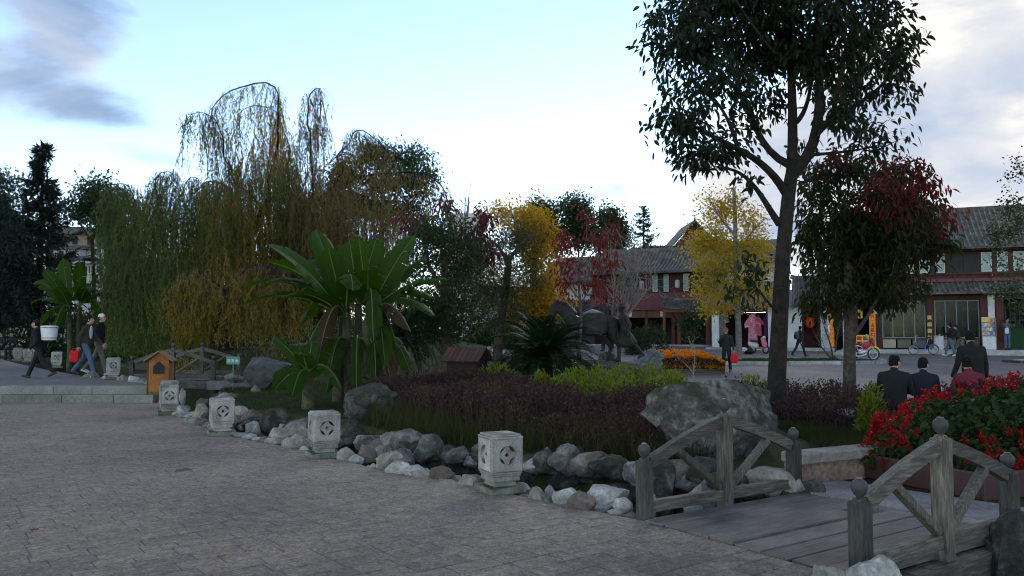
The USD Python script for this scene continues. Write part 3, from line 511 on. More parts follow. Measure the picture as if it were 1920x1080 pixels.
# ------------------------------------------------------------------ low granite wall with coping, right of the bridge
M_gran = stonemat('pink_granite', (.12, .075, .054), (.22, .145, .108), (.33, .235, .18), 14.0, .4, .01, .85, fine=70.0)
M_cop = stonemat('coping_stone', (.11, .095, .078), (.20, .175, .148), (.29, .26, .225), 3.0, .3, .01, .85)
w0, w1 = V3(3.02, 8.55, 0), V3(4.55, 9.35, 0)
wt = thing('granite_wall', 'low pink granite wall with pale coping between the bridge and the red flowers', 'wall', w0, math.atan2(w1[1] - w0[1], w1[0] - w0[0])); WL = float(np.linalg.norm(w1 - w0)); xx = 0.0
for k in range(2): MB().box((WL * (k + .5) / 2, .1, .02), (WL / 2 - .006, .2, .40), bev=.008).build('wall_block', M_gran, wt)
for k in range(2): MB().box((WL * (k + .5) / 2, .09, .276), (WL / 2 - .004, .30, .11), bev=.012).build('coping_block', M_cop, wt)
# ------------------------------------------------------------------ orange litter bin, lamp hut, green sign
M_oran = woodmat('orange_varnished_wood', (.20, .065, .008), (.29, .10, .014), (.36, .135, .022), (7, 7, 1.0), .45, .15)
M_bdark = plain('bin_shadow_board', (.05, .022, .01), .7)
p = onz(296, 753, 0)
bn = thing('litter_bin', 'orange wooden litter bin with a small gabled roof at the end of the steps', 'bin', (p[0], p[1] + .1, 0), math.radians(12))
bw, bh, bd = .46, .98, .40
MB().box((0, .02, bh / 2), (bw, bd, bh), bev=.01).build('body', M_oran, bn)
MB().box((-bw / 2 - .016, .02, bh / 2), (.03, bd, bh)).build('side_board', M_bdark, bn)
MB().box((0, -bd / 2 + .014, .13), (bw - .02, .02, .22)).build('foot_panel', woodmat('bin_foot_wood', (.09, .05, .012), (.14, .08, .018), (.18, .1, .025), (7, 7, 1)), bn)
fr = sg.Polygon([(-.12, .66), (.12, .66), (.12, .84), (0, .95), (-.12, .84)])
hm = trimesh.creation.extrude_polygon(fr, .02, engine='earcut'); v = np.array(hm.vertices); MB().add(np.stack([v[:, 0], -v[:, 2] - bd / 2 + .016, v[:, 1]], 1), hm.faces).build('opening', plain('bin_opening_black', (.012, .01, .01), .9), bn)
g = MB(); gm_ = trimesh.creation.extrude_polygon(sg.Polygon([(-.23, .98), (.23, .98), (0, 1.15)]), bd, engine='earcut'); v = np.array(gm_.vertices); g.add(np.stack([v[:, 0], v[:, 2] - bd / 2 + .02, v[:, 1]], 1), gm_.faces); g.build('gable', M_oran, bn)
M_roofw = woodmat('bin_roof_wood', (.16, .09, .04), (.25, .15, .07), (.32, .2, .1), (1, 9, 9))
for s in (-1, 1): MB().beam((s * .33, .0, .95), (s * .0, .0, 1.19), .58, .035, up=(0, 0, 1), bev=.005).build('roof_board', M_roofw, bn)
# dark hut
M_hut = woodmat('dark_brown_boards', (.012, .007, .005), (.024, .013, .010), (.038, .022, .016), (1, 9, 9)); M_hutr = woodmat('hut_roof_boards', (.030, .014, .010), (.05, .024, .018), (.075, .038, .028), (9, 1, 9))
p = at(876, 700, 21.0); hut = thing('lamp_hut', 'small dark wooden hut with a pitched slatted roof among the purple shrubs', 'hut', (p[0], p[1], .15), math.radians(-28), scale=.9)
hz0 = float(p[2] - .15); MB().box((0, 0, (hz0 + .5) / 2), (1.0, .62, hz0 + .5)).build('wall', M_hut, hut)
for k in range(5): MB().box((.503, -.24 + k * .12, hz0 + .24), (.012, .035, .36)).build('slat', M_hutr, hut)
gm_ = trimesh.creation.extrude_polygon(sg.Polygon([(-.31, 0), (.31, 0), (0, .26)]), .98, engine='earcut'); v = np.array(gm_.vertices); MB().add(np.stack([v[:, 2] - .49, v[:, 0], v[:, 1] + hz0 + .5], 1), gm_.faces).build('gable', M_hut, hut)
for s in (-1, 1):
    for k in range(8): MB().beam((-.57 + k * .163, s * .46, hz0 + .40), (-.57 + k * .163, 0, hz0 + .79), .15, .035, up=(0, 0, 1)).build('roof_slat', M_hutr, hut)
# ------------------------------------------------------------------ plants
M_bark = stonemat('dark_bark', (.009, .0066, .0048), (.020, .0145, .0105), (.046, .034, .024), 6.0, 1.0, .03, .9)
M_barkp = stonemat('pale_bark', (.10, .085, .07), (.19, .165, .14), (.28, .25, .22), 6.0, .6, .02, .9)
M_barkb = stonemat('brown_bark', (.035, .026, .020), (.07, .054, .042), (.12, .10, .08), 8.0, .8, .02, .9)
Zup = V3(0, 0, 1)
def gz(x, y): return float(hz(x, y))
def limb(mb, pts, r0, r1, n=8, m=14):
    P = curve(pts, m); t = np.linspace(0, 1, m); rr = r0 + (r1 - r0) * t ** .8; mb.tube(P, rr, n); return P, rr
def crown_points(blobs, n, r, shell=2.2):
    vol = np.array([np.prod(b[1]) for b in blobs]) ** .8; k = r.choice(len(blobs), n, p=vol / vol.sum())
    C = np.array([b[0] for b in blobs], float)[k]; R = np.array([b[1] for b in blobs], float)[k]; u = rand_dirs(n, r); rad = r.uniform(0, 1, n) ** (1 / shell)
    return C + u * R * rad[:, None], u
def connect(skel, tips, r, mb, r0=.02, r1=.006, sag=.1, n=4):
    """Twigs from the limbs (and from twigs already there) out to the crown's leaf clumps."""
    S = np.array(skel, float); tips = tips[np.argsort(np.min(np.linalg.norm(tips[:, None] - S[None], axis=2), axis=1))]
    for t in tips:
        d = np.linalg.norm(S - t, axis=1) + .6 * np.maximum(S[:, 2] - t[2] + .1, 0); a = S[np.argmin(d)]; L = np.linalg.norm(t - a)
        if L < .05: continue
        mid = (a + t) / 2 + V3(0, 0, -sag * L) * .5 + r.normal(0, .06 * L, 3); P = curve([a, mid, t], 6); mb.tube(P, np.linspace(min(r0, .012 + .02 * L), r1, 6), n, caps=False); S = np.vstack([S, P[2:]])
def clump_leaves(tips, out, per, spread, L, W, r, droop=.5, big=False, up=.6, flat=1.0):
    n = len(tips) * per; c = np.repeat(tips, per, 0); o = np.repeat(out, per, 0)
    P = c + r.normal(0, 1, (n, 3)) * spread * np.array([1, 1, flat]); D = unit(o * .5 + r.normal(0, .6, (n, 3)) + V3(0, 0, -droop)); N = unit(Zup * up + r.normal(0, .6, (n, 3)))
    return leaf_mesh(P, D, N, L * r.uniform(.7, 1.2, n), W * r.uniform(.8, 1.2, n), big)
def broad_tree(name, label, cat, base, limbs, blobs, clumps, per, spread, L, W, leaf, bark=None, seed=1, r0=.02, trunk_n=9, droop=.4, big=False, group=None, singles=0, shell=2.2, flat=1.0, up=.6, twig=4):
    r = np.random.default_rng(seed); base = V3(*base); t = thing(name, label, cat, base, group=group); mb = MB(); skel = []
    for k, (pts, a, b) in enumerate(limbs):
        P, rr = limb(mb, np.array(pts, float) - base, a, b, trunk_n if k == 0 else 7)
        skel += list(P[(len(P) // 2 if k == 0 and len(limbs) > 1 else 3):])
    mb.build('trunk', bark or M_bark, t, smooth=60)
    tips, out = crown_points([(np.array(c) - base, q) for c, q in blobs], clumps, r, shell); tw = MB(); connect(skel, tips, r, tw, r0, n=twig); tw.build('branch', bark or M_bark, t, smooth=True, kind='stuff')
    v, f = clump_leaves(tips, out, per, spread, L, W, r, droop, big, up, flat); nv, nf = (8, 8) if big else (4, 2); nl = len(v) // nv
    if singles:
        wv = v.reshape(nl, nv, 3); order = np.argsort(wv[:, :, 1].mean(1) + 0 * wv[:, 0, 2]); keep = np.ones(nl, bool); fr = f[:0]
        f1 = leaf_mesh(np.zeros((1, 3)), Zup[None], V3(1, 0, 0)[None], 1., 1., big)[1]
        vis = [k for k in order if -6 < (wv[k, :, 2].mean() + base[2]) < 7.4][:singles]
        for k in vis: keep[k] = False; MB().add(wv[k], f1).build('leaf', leaf, t)
        idx = np.where(keep)[0]; v = wv[idx].reshape(-1, 3); nb = len(idx); f = (np.arange(nb)[:, None, None] * nv + f1[None]).reshape(-1, 3)
        MB().add(v, f).build('crown', leaf, t, kind='stuff')
    else: MB().add(v, f).build('crown', leaf, t)
    return t
# ---- leaves
M_lbig = leafmat('tall_tree_leaf', [(0, (.014, .024, .009)), (.5, (.021, .034, .011)), (.82, (.030, .044, .014)), (.92, (.055, .025, .012)), (1, (.11, .028, .018))], .28, .5, .25)
M_lred = leafmat('red_tipped_leaf', [(0, (.022, .028, .009)), (.45, (.036, .038, .010)), (.7, (.055, .042, .012)), (.9, (.085, .045, .012)), (1, (.15, .05, .02))], .4, .5, .15, patch=(.54, [(0, (.055, .045, .012)), (.5, (.12, .06, .012)), (.8, (.22, .09, .012)), (1, (.13, .035, .018))]), pscale=1.3)
M_lspray = leafmat('red_spray_leaf', [(0, (.12, .022, .018)), (.6, (.22, .035, .028)), (1, (.30, .06, .04))], .4, .5, .2)
M_lgreen = leafmat('deep_green_leaf', [(0, (.020, .042, .010)), (.6, (.036, .064, .013)), (1, (.06, .088, .016))], .3)
M_lgreen2 = leafmat('mid_green_leaf', [(0, (.026, .048, .014)), (.6, (.042, .068, .018)), (1, (.075, .085, .022))], .35)
M_lyel = leafmat('golden_leaf', [(0, (0.4, 0.2375, 0.01)), (.5, (0.575, 0.35, 0.0125)), (1, (0.725, 0.475, 0.025))], .45, patch=(.60, [(0, (0.1125, 0.1063, 0.0175)), (1, (0.2125, 0.1625, 0.02))]), pscale=.45)
M_lginkgo = leafmat('ginkgo_leaf', [(0, (0.36, 0.252, 0.018)), (.5, (0.504, 0.348, 0.0216)), (1, (0.6, 0.456, 0.048))], .45, patch=(.58, [(0, (0.12, 0.126, 0.0216)), (1, (0.228, 0.204, 0.03))]), pscale=.6)
M_lolive = leafmat('olive_leaf', [(0, (0.0585, 0.065, 0.0156)), (.6, (0.0975, 0.0975, 0.0208)), (1, (0.156, 0.13, 0.026))], .35)
M_lscar = leafmat('scarlet_leaf', [(0, (.14, .020, .016)), (.5, (.26, .036, .022)), (1, (.40, .09, .04))], .4)
M_lmaroon = leafmat('maroon_leaf', [(0, (.08, .014, .018)), (.6, (.15, .022, .028)), (1, (.22, .035, .035))], .4)
M_wA = leafmat('willow_olive_leaf', [(0, (0.1174, 0.1214, 0.01958)), (.5, (0.1859, 0.1663, 0.02545)), (1, (0.2936, 0.2252, 0.03132))], .6, patch=(.50, [(0, (0.3132, 0.1859, 0.02349)), (1, (0.4698, 0.2838, 0.03132))]), pscale=.35)
M_wB = leafmat('willow_bronze_leaf', [(0, (0.1607, 0.1134, 0.02646)), (.5, (0.2457, 0.1607, 0.03213)), (1, (0.3591, 0.2362, 0.04158))], .6, patch=(.54, [(0, (0.1229, 0.1134, 0.02646)), (1, (0.189, 0.1607, 0.03024))]), pscale=.4)
M_wC = leafmat('willow_green_leaf', [(0, (0.06885, 0.1174, 0.0243)), (.5, (0.1053, 0.158, 0.02835)), (1, (0.1924, 0.2126, 0.0324))], .6, patch=(.52, [(0, (0.2025, 0.1924, 0.02835)), (1, (0.2633, 0.2228, 0.02835))]), pscale=.3)
M_wY = leafmat('yellow_willow_leaf', [(0, (0.2438, 0.1707, 0.01625)), (.5, (0.4225, 0.2682, 0.0195)), (1, (0.585, 0.3413, 0.026))], .6, patch=(.55, [(0, (0.1463, 0.13, 0.0195)), (1, (0.2275, 0.1788, 0.02275))]), pscale=.5)
M_con = leafmat('conifer_needle', [(0, (.010, .020, .014)), (.6, (.016, .030, .019)), (1, (.025, .040, .022))], .1, .6)
M_ban = leafmat('banana_blade', [(0, (.026, .058, .006)), (.6, (.040, .084, .008)), (.9, (.072, .115, .013)), (1, (.15, .11, .03))], .4, .6, .15)
M_cyc = leafmat('cycad_leaflet', [(0, (.008, .022, .007)), (.6, (.013, .032, .009)), (1, (.022, .048, .012))], .15, .6, .15)
M_purp = leafmat('purple_shrub_leaf', [(0, (.055, .028, .026)), (.5, (.085, .042, .036)), (.85, (.115, .062, .046)), (1, (.085, .08, .03))], .25, .7, .1, patch=(.56, [(0, (.07, .068, .024)), (.5, (.11, .085, .04)), (1, (.085, .05, .038))]), pscale=1.5)
M_gold = leafmat('golden_shrub_leaf', [(0, (.12, .15, .006)), (.5, (.21, .225, .008)), (1, (.34, .31, .014))], .4)
M_gra = leafmat('grass_blade', [(0, (.028, .050, .010)), (.6, (.050, .078, .014)), (1, (.11, .105, .030))], .3, .6, .2)
M_wild = leafmat('wild_grass_blade', [(0, (.035, .045, .012)), (.5, (.07, .068, .022)), (1, (.13, .105, .045))], .3, .7, .1)
M_straw = leafmat('dry_grass_blade', [(0, (.075, .06, .022)), (.5, (.15, .115, .045)), (1, (.24, .18, .085))], .3, .7, .2)
# ---- the tall tree on the right
D0 = 14.0
def A(px, py, dy=0.0): return at(px, py, D0 + dy)
tb = V3(*at(1456, 770, D0)); tb[2] = gz(tb[0], tb[1]) - .05
limbs = [([tb, A(1457, 700), A(1462, 600), A(1468, 480), A(1475, 400), A(1482, 340), A(1490, 300)], .175, .11),
    ([A(1462, 420), A(1424, 362, -.2), A(1395, 330, -.3), A(1350, 315, -.4)], .07, .02), ([A(1476, 365), A(1431, 310, -.3), A(1383, 279, -.6), A(1319, 247, -.8), A(1270, 215, -1)], .085, .02),
    ([A(1482, 310), A(1415, 235, .4), A(1375, 159, .6), A(1339, 127, .8), A(1300, 90, 1)], .075, .02), ([A(1484, 330), A(1486, 239, .1), A(1484, 159, .2), A(1476, 40, .3), A(1470, -80, .3)], .105, .04),
    ([A(1488, 325), A(1530, 247, -.2), A(1536, 159, -.3), A(1534, 40, -.4), A(1530, -90, -.3)], .11, .04), ([A(1530, 250, -.2), A(1582, 211, .2), A(1626, 183, .5), A(1668, 140, .8)], .075, .02),
    ([A(1512, 290, 0), A(1578, 285, .5), A(1640, 275, .8)], .04, .012), ([A(1494, 228, .1), A(1514, 191, .6), A(1522, 120, 1.0), A(1510, 40, 1.2)], .05, .02), ([A(1560, 222, 0), A(1575, 150, -.6), A(1602, 24, -.9)], .05, .02),
    ([A(1585, 110, -.6), A(1642, 48, -.7)], .03, .012), ([A(1482, 120, .2), A(1420, 60, -.9), A(1380, 0, -1.1)], .04, .015), ([A(1383, 279, -.6), A(1350, 200, -.6), A(1300, 150, -.4)], .04, .015), ([A(1462, 590, 0), A(1435, 560, -.4), A(1400, 515, -.7)], .03, .01)]
q = D0 / F
def B(px, py, rx, ry, dy=0.0, rd=1.0): return (A(px, py, dy), (rx * q, max(rx, ry) * q * rd, ry * q))
blobs = [B(1290, 70, 85, 75, -.3), B(1400, 20, 130, 80, .4), B(1560, 30, 120, 80, -.4), B(1660, 75, 55, 85, .3), B(1330, 165, 85, 55, -.5), B(1275, 220, 45, 50, -.8), B(1395, 110, 80, 50, .6), B(1385, 225, 50, 30, .2), B(1335, 285, 75, 24, -.4), B(1640, 155, 70, 70, .4), B(1560, 120, 75, 45, -.3), B(1490, 80, 80, 50, .3), B(1455, 185, 50, 28, .6), B(1585, 215, 45, 26, -.5), B(1500, 270, 26, 16, .5), B(1420, 170, 40, 30, .9), B(1640, 255, 60, 34, .5), B(1410, 340, 28, 14, -.4), B(1397, 525, 28, 38, -.7), B(1455, -110, 190, 110), B(1600, -90, 120, 90), B(1340, -60, 110, 90)]
broad_tree('tall_tree', 'tall dark tree with spreading fork and drooping leaves, behind the huge boulder', 'tree', tb, limbs, blobs, 860, 24, .125, .145, .056, M_lbig, M_bark, 5, .018, 12, droop=.6, big=True, singles=300, flat=1.1)
# lower sprig of the same tree's neighbour: red tipped tree
D0 = 20.0; q = D0 / F
tb = V3(*at(1592, 735, D0)); tb[2] = gz(tb[0], tb[1]) - .05
rt = broad_tree('red_tipped_tree', 'bushy tree with red tipped drooping leaves right of the tall tree', 'tree', tb, [([tb, A(1593, 660), A(1592, 560), A(1590, 480), A(1595, 400)], .17, .09), ([A(1592, 640), A(1640, 570, -.4), A(1680, 500, -.6), A(1730, 430, -.6)], .06, .015), ([A(1592, 560), A(1550, 480, .4), A(1520, 400, .5)], .06, .015), ([A(1593, 480), A(1640, 400, .5), A(1690, 340, .7)], .06, .015)],
    [B(1550, 420, 60, 70, 0), B(1645, 405, 80, 60, -.4), B(1720, 400, 55, 45, .2), B(1590, 500, 85, 55, .4), B(1695, 470, 75, 45, -.5), B(1750, 445, 36, 30, -.3), B(1555, 560, 50, 26, -.3), B(1650, 545, 75, 26, 0), B(1580, 315, 50, 36, .3), B(1680, 335, 60, 30, .2), B(1525, 350, 26, 45, .3)], 520, 20, .15, .19, .064, M_lred, M_barkb, 9, .02, 9, droop=.8, big=True)
r6 = np.random.default_rng(66); tips, out = crown_points([(np.array(c) - tb, q_) for c, q_ in (B(1740, 345, 40, 26, 0), B(1690, 320, 40, 24, .2), B(1770, 400, 26, 26, -.2), B(1640, 310, 34, 22, .3), B(1750, 440, 30, 26, -.5), B(1570, 300, 30, 22, .2), B(1660, 370, 50, 40, -.9))], 70, r6); v, f = clump_leaves(tips, out, 16, .14, .19, .062, r6, .95, True); MB().add(v, f).build('red_leaf_spray', M_lspray, rt)
# ---- willows
def willow(label, base, limbs, rows, leaf, n, seed, cat='willow', name='willow_tree', L=(.09, .14), W=.022, sway=.14, dens_=36):
    """rows: (px range, depth, depth half range, function px -> top pixel row, lowest level, strand length range, share)"""
    r = np.random.default_rng(seed); base = V3(*base); t = thing(name, label, cat, base); mb = MB()
    arcs = []
    for k, (pts, a, b) in enumerate(limbs):
        P = curve(np.array(pts) - base, 26); P = P + (meshkit.noise(P * 1.3 + k * 7)[:, None] - .5) * r.normal(0, .35, 3) * (k > 0) + r.normal(0, .012, P.shape) * (k > 0); rr = a + (b - a) * np.linspace(0, 1, 26) ** .6; mb.tube(P, rr, 9 if k == 0 else 6); arcs.append((P, rr))
    mb.build('trunk', M_bark, t, smooth=60)
    st = MB(); LP, LD, LN, LL_ = [], [], [], []
    starts, lens, dens = [], [], []
    for (x0, x1, d, hd, top, low, (l0, l1), share) in rows:
        for _ in range(int(n * share)):
            px = r.uniform(x0, x1); dd = d + r.uniform(-hd, hd) * math.sqrt(max(.05, 1 - (2 * (px - x0) / (x1 - x0) - 1) ** 2)); ln = r.uniform(l0, l1)
            p = at(px, top(px) + min(r.exponential(95), 330) - 8 + r.uniform(0, 30), dd); ln = min(ln, p[2] - low - r.uniform(0, .5))
            if ln > .4: starts.append(p - base); lens.append(ln); dens.append(1.0)
    for P, rr in arcs[1:]:
        for p, a in zip(P[6:], rr[6:]):
            for _ in range(11): starts.append(p + r.normal(0, .16, 3) * [1, 1, .3]); lens.append(r.exponential(1.1) + .4); dens.append(.6)
    for p, ln, de in zip(starts, lens, dens):
        m = max(4, int(ln / .55)); tt = np.linspace(0, 1, m); sw = r.normal(0, sway * .25 * ln ** .5, 2); cv = r.normal(0, .12, 2); arch = r.uniform(.15, .5)
        a = r.uniform(0, 2 * PI); Q = p + np.stack([math.cos(a) * arch * (1 - np.exp(-4 * tt)) + sw[0] * tt + cv[0] * np.sin(tt * 5), math.sin(a) * arch * (1 - np.exp(-4 * tt)) + sw[1] * tt + cv[1] * np.sin(tt * 4), -ln * tt], 1)
        st.tube(Q, np.linspace(.007, .003, m), 3, caps=False)
        nl = int(ln * dens_ * de * r.uniform(.5, 1.2)); s = r.uniform(.04, 1, nl); k = np.minimum((s * (m - 1)).astype(int), m - 2); fr = (s * (m - 1) - k)[:, None]
        LP.append(Q[k] * (1 - fr) + Q[k + 1] * fr); LD.append(unit(r.normal(0, .36, (nl, 3)) + V3(0, 0, -.9)))
    LP, LD = np.concatenate(LP), np.concatenate(LD)
    st.build('twig', M_barkb, t, smooth=True, kind='stuff')
    v, f = leaf_mesh(LP, LD, rand_dirs(len(LP), r), r.uniform(*L, len(LP)), W); MB().add(v, f).build('crown', leaf, t)
    return t
D0 = 32.0
tA = V3(*at(425, 655, D0)); tA[2] = gz(tA[0], tA[1]) - .1
willow('tall weeping willow with high arching bare tips and olive yellow strands', tA, [([tA, A(428, 600), A(445, 500), A(480, 420), A(505, 370)], .34, .12), ([A(500, 390), A(508, 357), A(517, 275), A(524, 208), A(522, 172), A(506, 158), A(474, 162), A(428, 175), A(400, 205), A(390, 250)], .08, .012),
    ([A(490, 400), A(472, 367, -.5), A(428, 292, -.8), A(409, 243, -1), A(390, 219, -1), A(365, 213, -1), A(345, 235, -1)], .06, .01), ([A(505, 380), A(540, 320, 1), A(535, 250, 1.2), A(500, 200, 1.2), A(470, 200, 1.2), A(455, 260, 1.2)], .055, .01), ([A(480, 420), A(440, 400, 1.5), A(400, 340, 2), A(370, 360, 2.5)], .1, .02)],
    [(385, 590, 32, 3.2, lambda p: 250 + abs(p - 500) * .75 + (40 if p > 560 else 0), 2.2, (1.2, 4.5), .8), (385, 480, 31, 2.5, lambda p: 330, 1.6, (1, 3.5), .3), (450, 565, 32.6, 1.6, lambda p: 370, 1.6, (1.5, 4), .4), (440, 560, 32, 1.0, lambda p: 185 + abs(p - 505) * 1.4, 5, (1, 2.6), .12)], M_wA, 1000, 31, L=(.11, .17), W=.031, dens_=22)
D0 = 31.0
tB = V3(*at(600, 690, D0)); tB[2] = gz(tB[0], tB[1]) - .1
willow('bronze leaved weeping willow behind the banana plants with a long low arching limb', tB, [([tB, A(597, 600), A(592, 480), A(592, 400)], .28, .10), ([A(592, 410), A(590, 384), A(583, 302), A(578, 221), A(585, 175), A(593, 168), A(601, 189), A(604, 240)], .07, .012), ([A(594, 400), A(609, 365, -.6), A(634, 292, -.8), A(653, 259, -1), A(674, 244, -1), A(696, 259, -1), A(706, 300, -1)], .07, .012),
    ([A(594, 390), A(604, 368, .6), A(658, 340, .9), A(712, 326, 1.1), A(766, 324, 1.2), A(807, 332, 1.2), A(831, 357, 1.2), A(845, 400, 1.2), A(848, 450, 1.2)], .075, .012), ([A(594, 450), A(640, 430, 1.5), A(700, 400, 2), A(740, 410, 2)], .09, .02)],
    [(540, 770, 31, 2.6, lambda p: 345 + (p - 590) * .12 + abs(p - 640) * .1, 2.4, (1, 3.8), .75), (510, 650, 32, 1.8, lambda p: 330, 1.8, (1.2, 4.2), .45), (540, 640, 30, 2, lambda p: 290 + abs(p - 590) * 1.0, 3, (.8, 2.4), .2)], M_wB, 1250, 33, L=(.10, .16), W=.031, dens_=22)
D0 = 34.0
tC = V3(*at(368, 652, D0)); tC[2] = gz(tC[0], tC[1]) - .1
willow('green weeping willow leaning over the pond, left of the tall willow', tC, [([tC, A(345, 610), A(320, 520), A(305, 430), A(300, 390)], .30, .08), ([A(302, 420), A(290, 350), A(300, 325), A(318, 322), A(326, 345)], .045, .01), ([A(305, 430), A(255, 380, -1), A(228, 345, -1), A(215, 350, -1), A(208, 400, -1)], .045, .01), ([A(303, 410), A(345, 350, 1), A(360, 332, 1), A(378, 350, 1), A(384, 400, 1)], .045, .01)],
    [(203, 415, 34, 3.4, lambda p: 338 + abs(p - 310) * .2, .7, (1.4, 4.8), 1.1), (203, 400, 33, 3.6, lambda p: 440, .3, (1, 3.2), .75)], M_wC, 1150, 35, L=(.11, .17), W=.036, dens_=18)
D0 = 28.5
tY = V3(*at(395, 668, D0)); tY[2] = gz(tY[0], tY[1]) - .1
willow('small willow turned bright yellow, hanging low in front of the tall willow', tY, [([tY, A(402, 620), A(420, 560), A(440, 520)], .12, .06), ([A(425, 550), A(385, 520), A(350, 530), A(335, 560)], .05, .012), ([A(440, 520), A(500, 500, .5), A(540, 530, .5)], .05, .012)],
    [(330, 575, 28.5, 1.9, lambda p: 492 + abs(p - 440) * .12, 1.15, (.5, 1.6), 1.0)], M_wY, 900, 37, L=(.09, .14), W=.034, dens_=28)
# ---- banana plants
def banana_leaf(B0, T, arch, W, seed, fold=.35, tears=5, droop_half=0.0):
    r = np.random.default_rng(seed); B0, T = V3(*B0), V3(*T); Ln = np.linalg.norm(T - B0); mid = (B0 + T) / 2 + Zup * arch * Ln; m = 29
    t = np.linspace(0, 1, m); P = ((1 - t) ** 2)[:, None] * B0 + (2 * t * (1 - t))[:, None] * (2 * mid - (B0 + T) / 2) + (t ** 2)[:, None] * T; Tn = unit(np.gradient(P, axis=0)); S = unit(np.cross(Tn, Zup + r.normal(0, .25, 3))); N = np.cross(S, Tn)
    prof = np.clip(np.minimum((t - .10) / .16, 1), 0, 1) ** .6 * np.clip((1.0 - t) / .16, 0, 1) ** .5; mb = MB()
    for sd in (-1, 1):
        cuts = np.sort(r.choice(np.arange(5, m - 2), tears, replace=False)) if tears else []; cuts = [2, *cuts, m - 1]
        for a, b in zip(cuts[:-1], cuts[1:]):
            if b - a < 1: continue
            k = np.arange(a, b + 1); j = r.normal(0, .13) if tears else 0; rows = []
            for u in (0, .5, 1.0):
                ph = fold * (1 - .9 * u) - droop_half * u + j * u; shr = (1 - .05 * u * np.abs(np.linspace(-1, 1, len(k)))[:, None]) ; w = (W / 2 * prof[k] * u)[:, None] * (1 + .02 * r.normal(size=(len(k), 1)))
                off = S[k] * sd * math.cos(ph) * w + N[k] * math.sin(ph) * w
                pt = P[k] + off
                if u > 0 and tears:
                    pt = pt + Tn[k] * (.012 * u * np.sign(np.linspace(1, -1, len(k))))[:, None] * Ln * .5
                rows.append(pt)
            v = np.concatenate(rows); n = len(k); i = np.arange(n - 1); f = np.vstack([np.stack([q_ * n + i, q_ * n + i + 1, (q_ + 1) * n + i + 1, (q_ + 1) * n + i], 1) for q_ in (0, 1)])
            mb.add(v, f)
    rib = MB().tube(P, np.linspace(.024, .005, m), 5)
    return mb, rib
M_bdry = leafmat('withered_banana_leaf', [(0, (.06, .04, .02)), (.6, (.12, .085, .04)), (1, (.10, .10, .03))], .3, .7, .1)
M_rib = plain('banana_midrib', (.065, .10, .02), .6)
M_pst = stonemat('banana_stem', (.022, .024, .012), (.05, .05, .022), (.11, .085, .05), 5.0, .6, .02, .8)
def banana(label, base, stems, leaves, seed):
    base = V3(*base); t = thing('banana_plant', label, 'banana plant', base)
    for k, pts in enumerate(stems):
        P = curve(np.array(pts) - base, 8); MB().tube(P, np.linspace(.13, .07, 8), 10).build('stem', M_pst, t, smooth=60)
    for k, (b, tip, arch, W, kw) in enumerate(leaves):
        mb, rib = banana_leaf(np.array(b) - base, np.array(tip) - base, arch, W * 1.0, seed + k, **kw); dead = kw.get('droop_half', 0) > .6 and k % 3 == 0; lf = mb.build('leaf', M_bdry if dead else M_ban, t, smooth=True, label='withered brown leaf hanging by the stem' if dead else None); rib.build('midrib', M_rib, lf, smooth=True)
    return t
D0 = 16.5
bb = V3(*A(668, 755)); bb[2] = gz(bb[0], bb[1]) - .05
G = lambda px, d=0: V3(at(px, 750, D0 + d)[0], D0 + d, gz(at(px, 750, D0 + d)[0], D0 + d) - .05)
c1, c2, c3 = A(648, 598, .2), A(690, 590, -.1), A(672, 570, .4)
kw0 = dict(tears=5); kwT = dict(tears=8, droop_half=.35); kwU = dict(tears=2, fold=.6); kwH = dict(tears=9, droop_half=.8, fold=.1)
banana('tall banana plant with broad torn leaves in the middle of the garden', bb, [[G(650, .2), A(650, 680, .2), c1], [G(690, -.1), A(688, 670, -.1), c2], [G(672, .4), A(672, 660, .4), c3], [G(715, .1), A(712, 700, .1), A(706, 640, .1)], [G(635, .1), A(634, 700, .1), A(638, 640, .1)]],
    [(c1, A(592, 430, .5), .05, .68, kwU), (c1, A(500, 458, -.3), .10, .60, kw0), (c1, A(502, 492, .5), .12, .5, kw0), (c1, A(484, 542, .4), .20, .5, kw0), (c1, A(444, 576, -.2), .16, .46, kw0), (c1, A(530, 557, -.7), .16, .5, kw0),
     (c2, A(672, 442, -.3), .04, .62, kwU), (c3, A(706, 447, .7), .04, .55, kwU), (c2, A(778, 440, .2), .05, .62, kw0), (c2, A(798, 482, .8), .10, .55, kwT), (c2, A(841, 524, 0), .14, .5, kwT), (c2, A(816, 594, -.2), .26, .5, kwT), (c2, A(770, 622, -.7), .32, .46, kwH), (c2, A(745, 655, -.4), .45, .5, kwH),
     (c1, A(572, 664, -.5), .38, .5, kwH), (c1, A(598, 668, -.9), .42, .44, kwH), (c1, A(615, 462, -.3), .0, .5, kwU), (c1, A(662, 545, -1.3), .35, .5, kwT), (c2, A(690, 505, -1.0), .1, .5, kwU), (c3, A(655, 450, 1.0), .03, .55, kwU), (c2, A(722, 690, -.7), .6, .5, kwH), (c1, A(560, 610, .9), .3, .5, kwT), (c3, A(760, 560, 1.2), .2, .55, kwT), (c2, A(700, 640, -1.2), .6, .45, kwH), (c1, A(630, 690, .2), .7, .45, kwH), (c3, A(560, 500, 1.2), .12, .55, kw0), (A(650, 650, .1), A(612, 738, -.5), .5, .42, kwH), (A(690, 650, -.1), A(735, 735, -.5), .55, .42, kwH), (A(670, 640, .3), A(668, 742, -1.0), .3, .40, kwH), (A(706, 645, .1), A(770, 700, .1), .4, .42, kwT), (A(640, 650, .1), A(585, 712, .3), .45, .42, kwT), (A(700, 650, 0), A(705, 735, -.8), .35, .38, kwH), (c2, A(812, 560, .5), .22, .5, kwT), (c1, A(455, 545, .8), .2, .48, kw0)], 100)
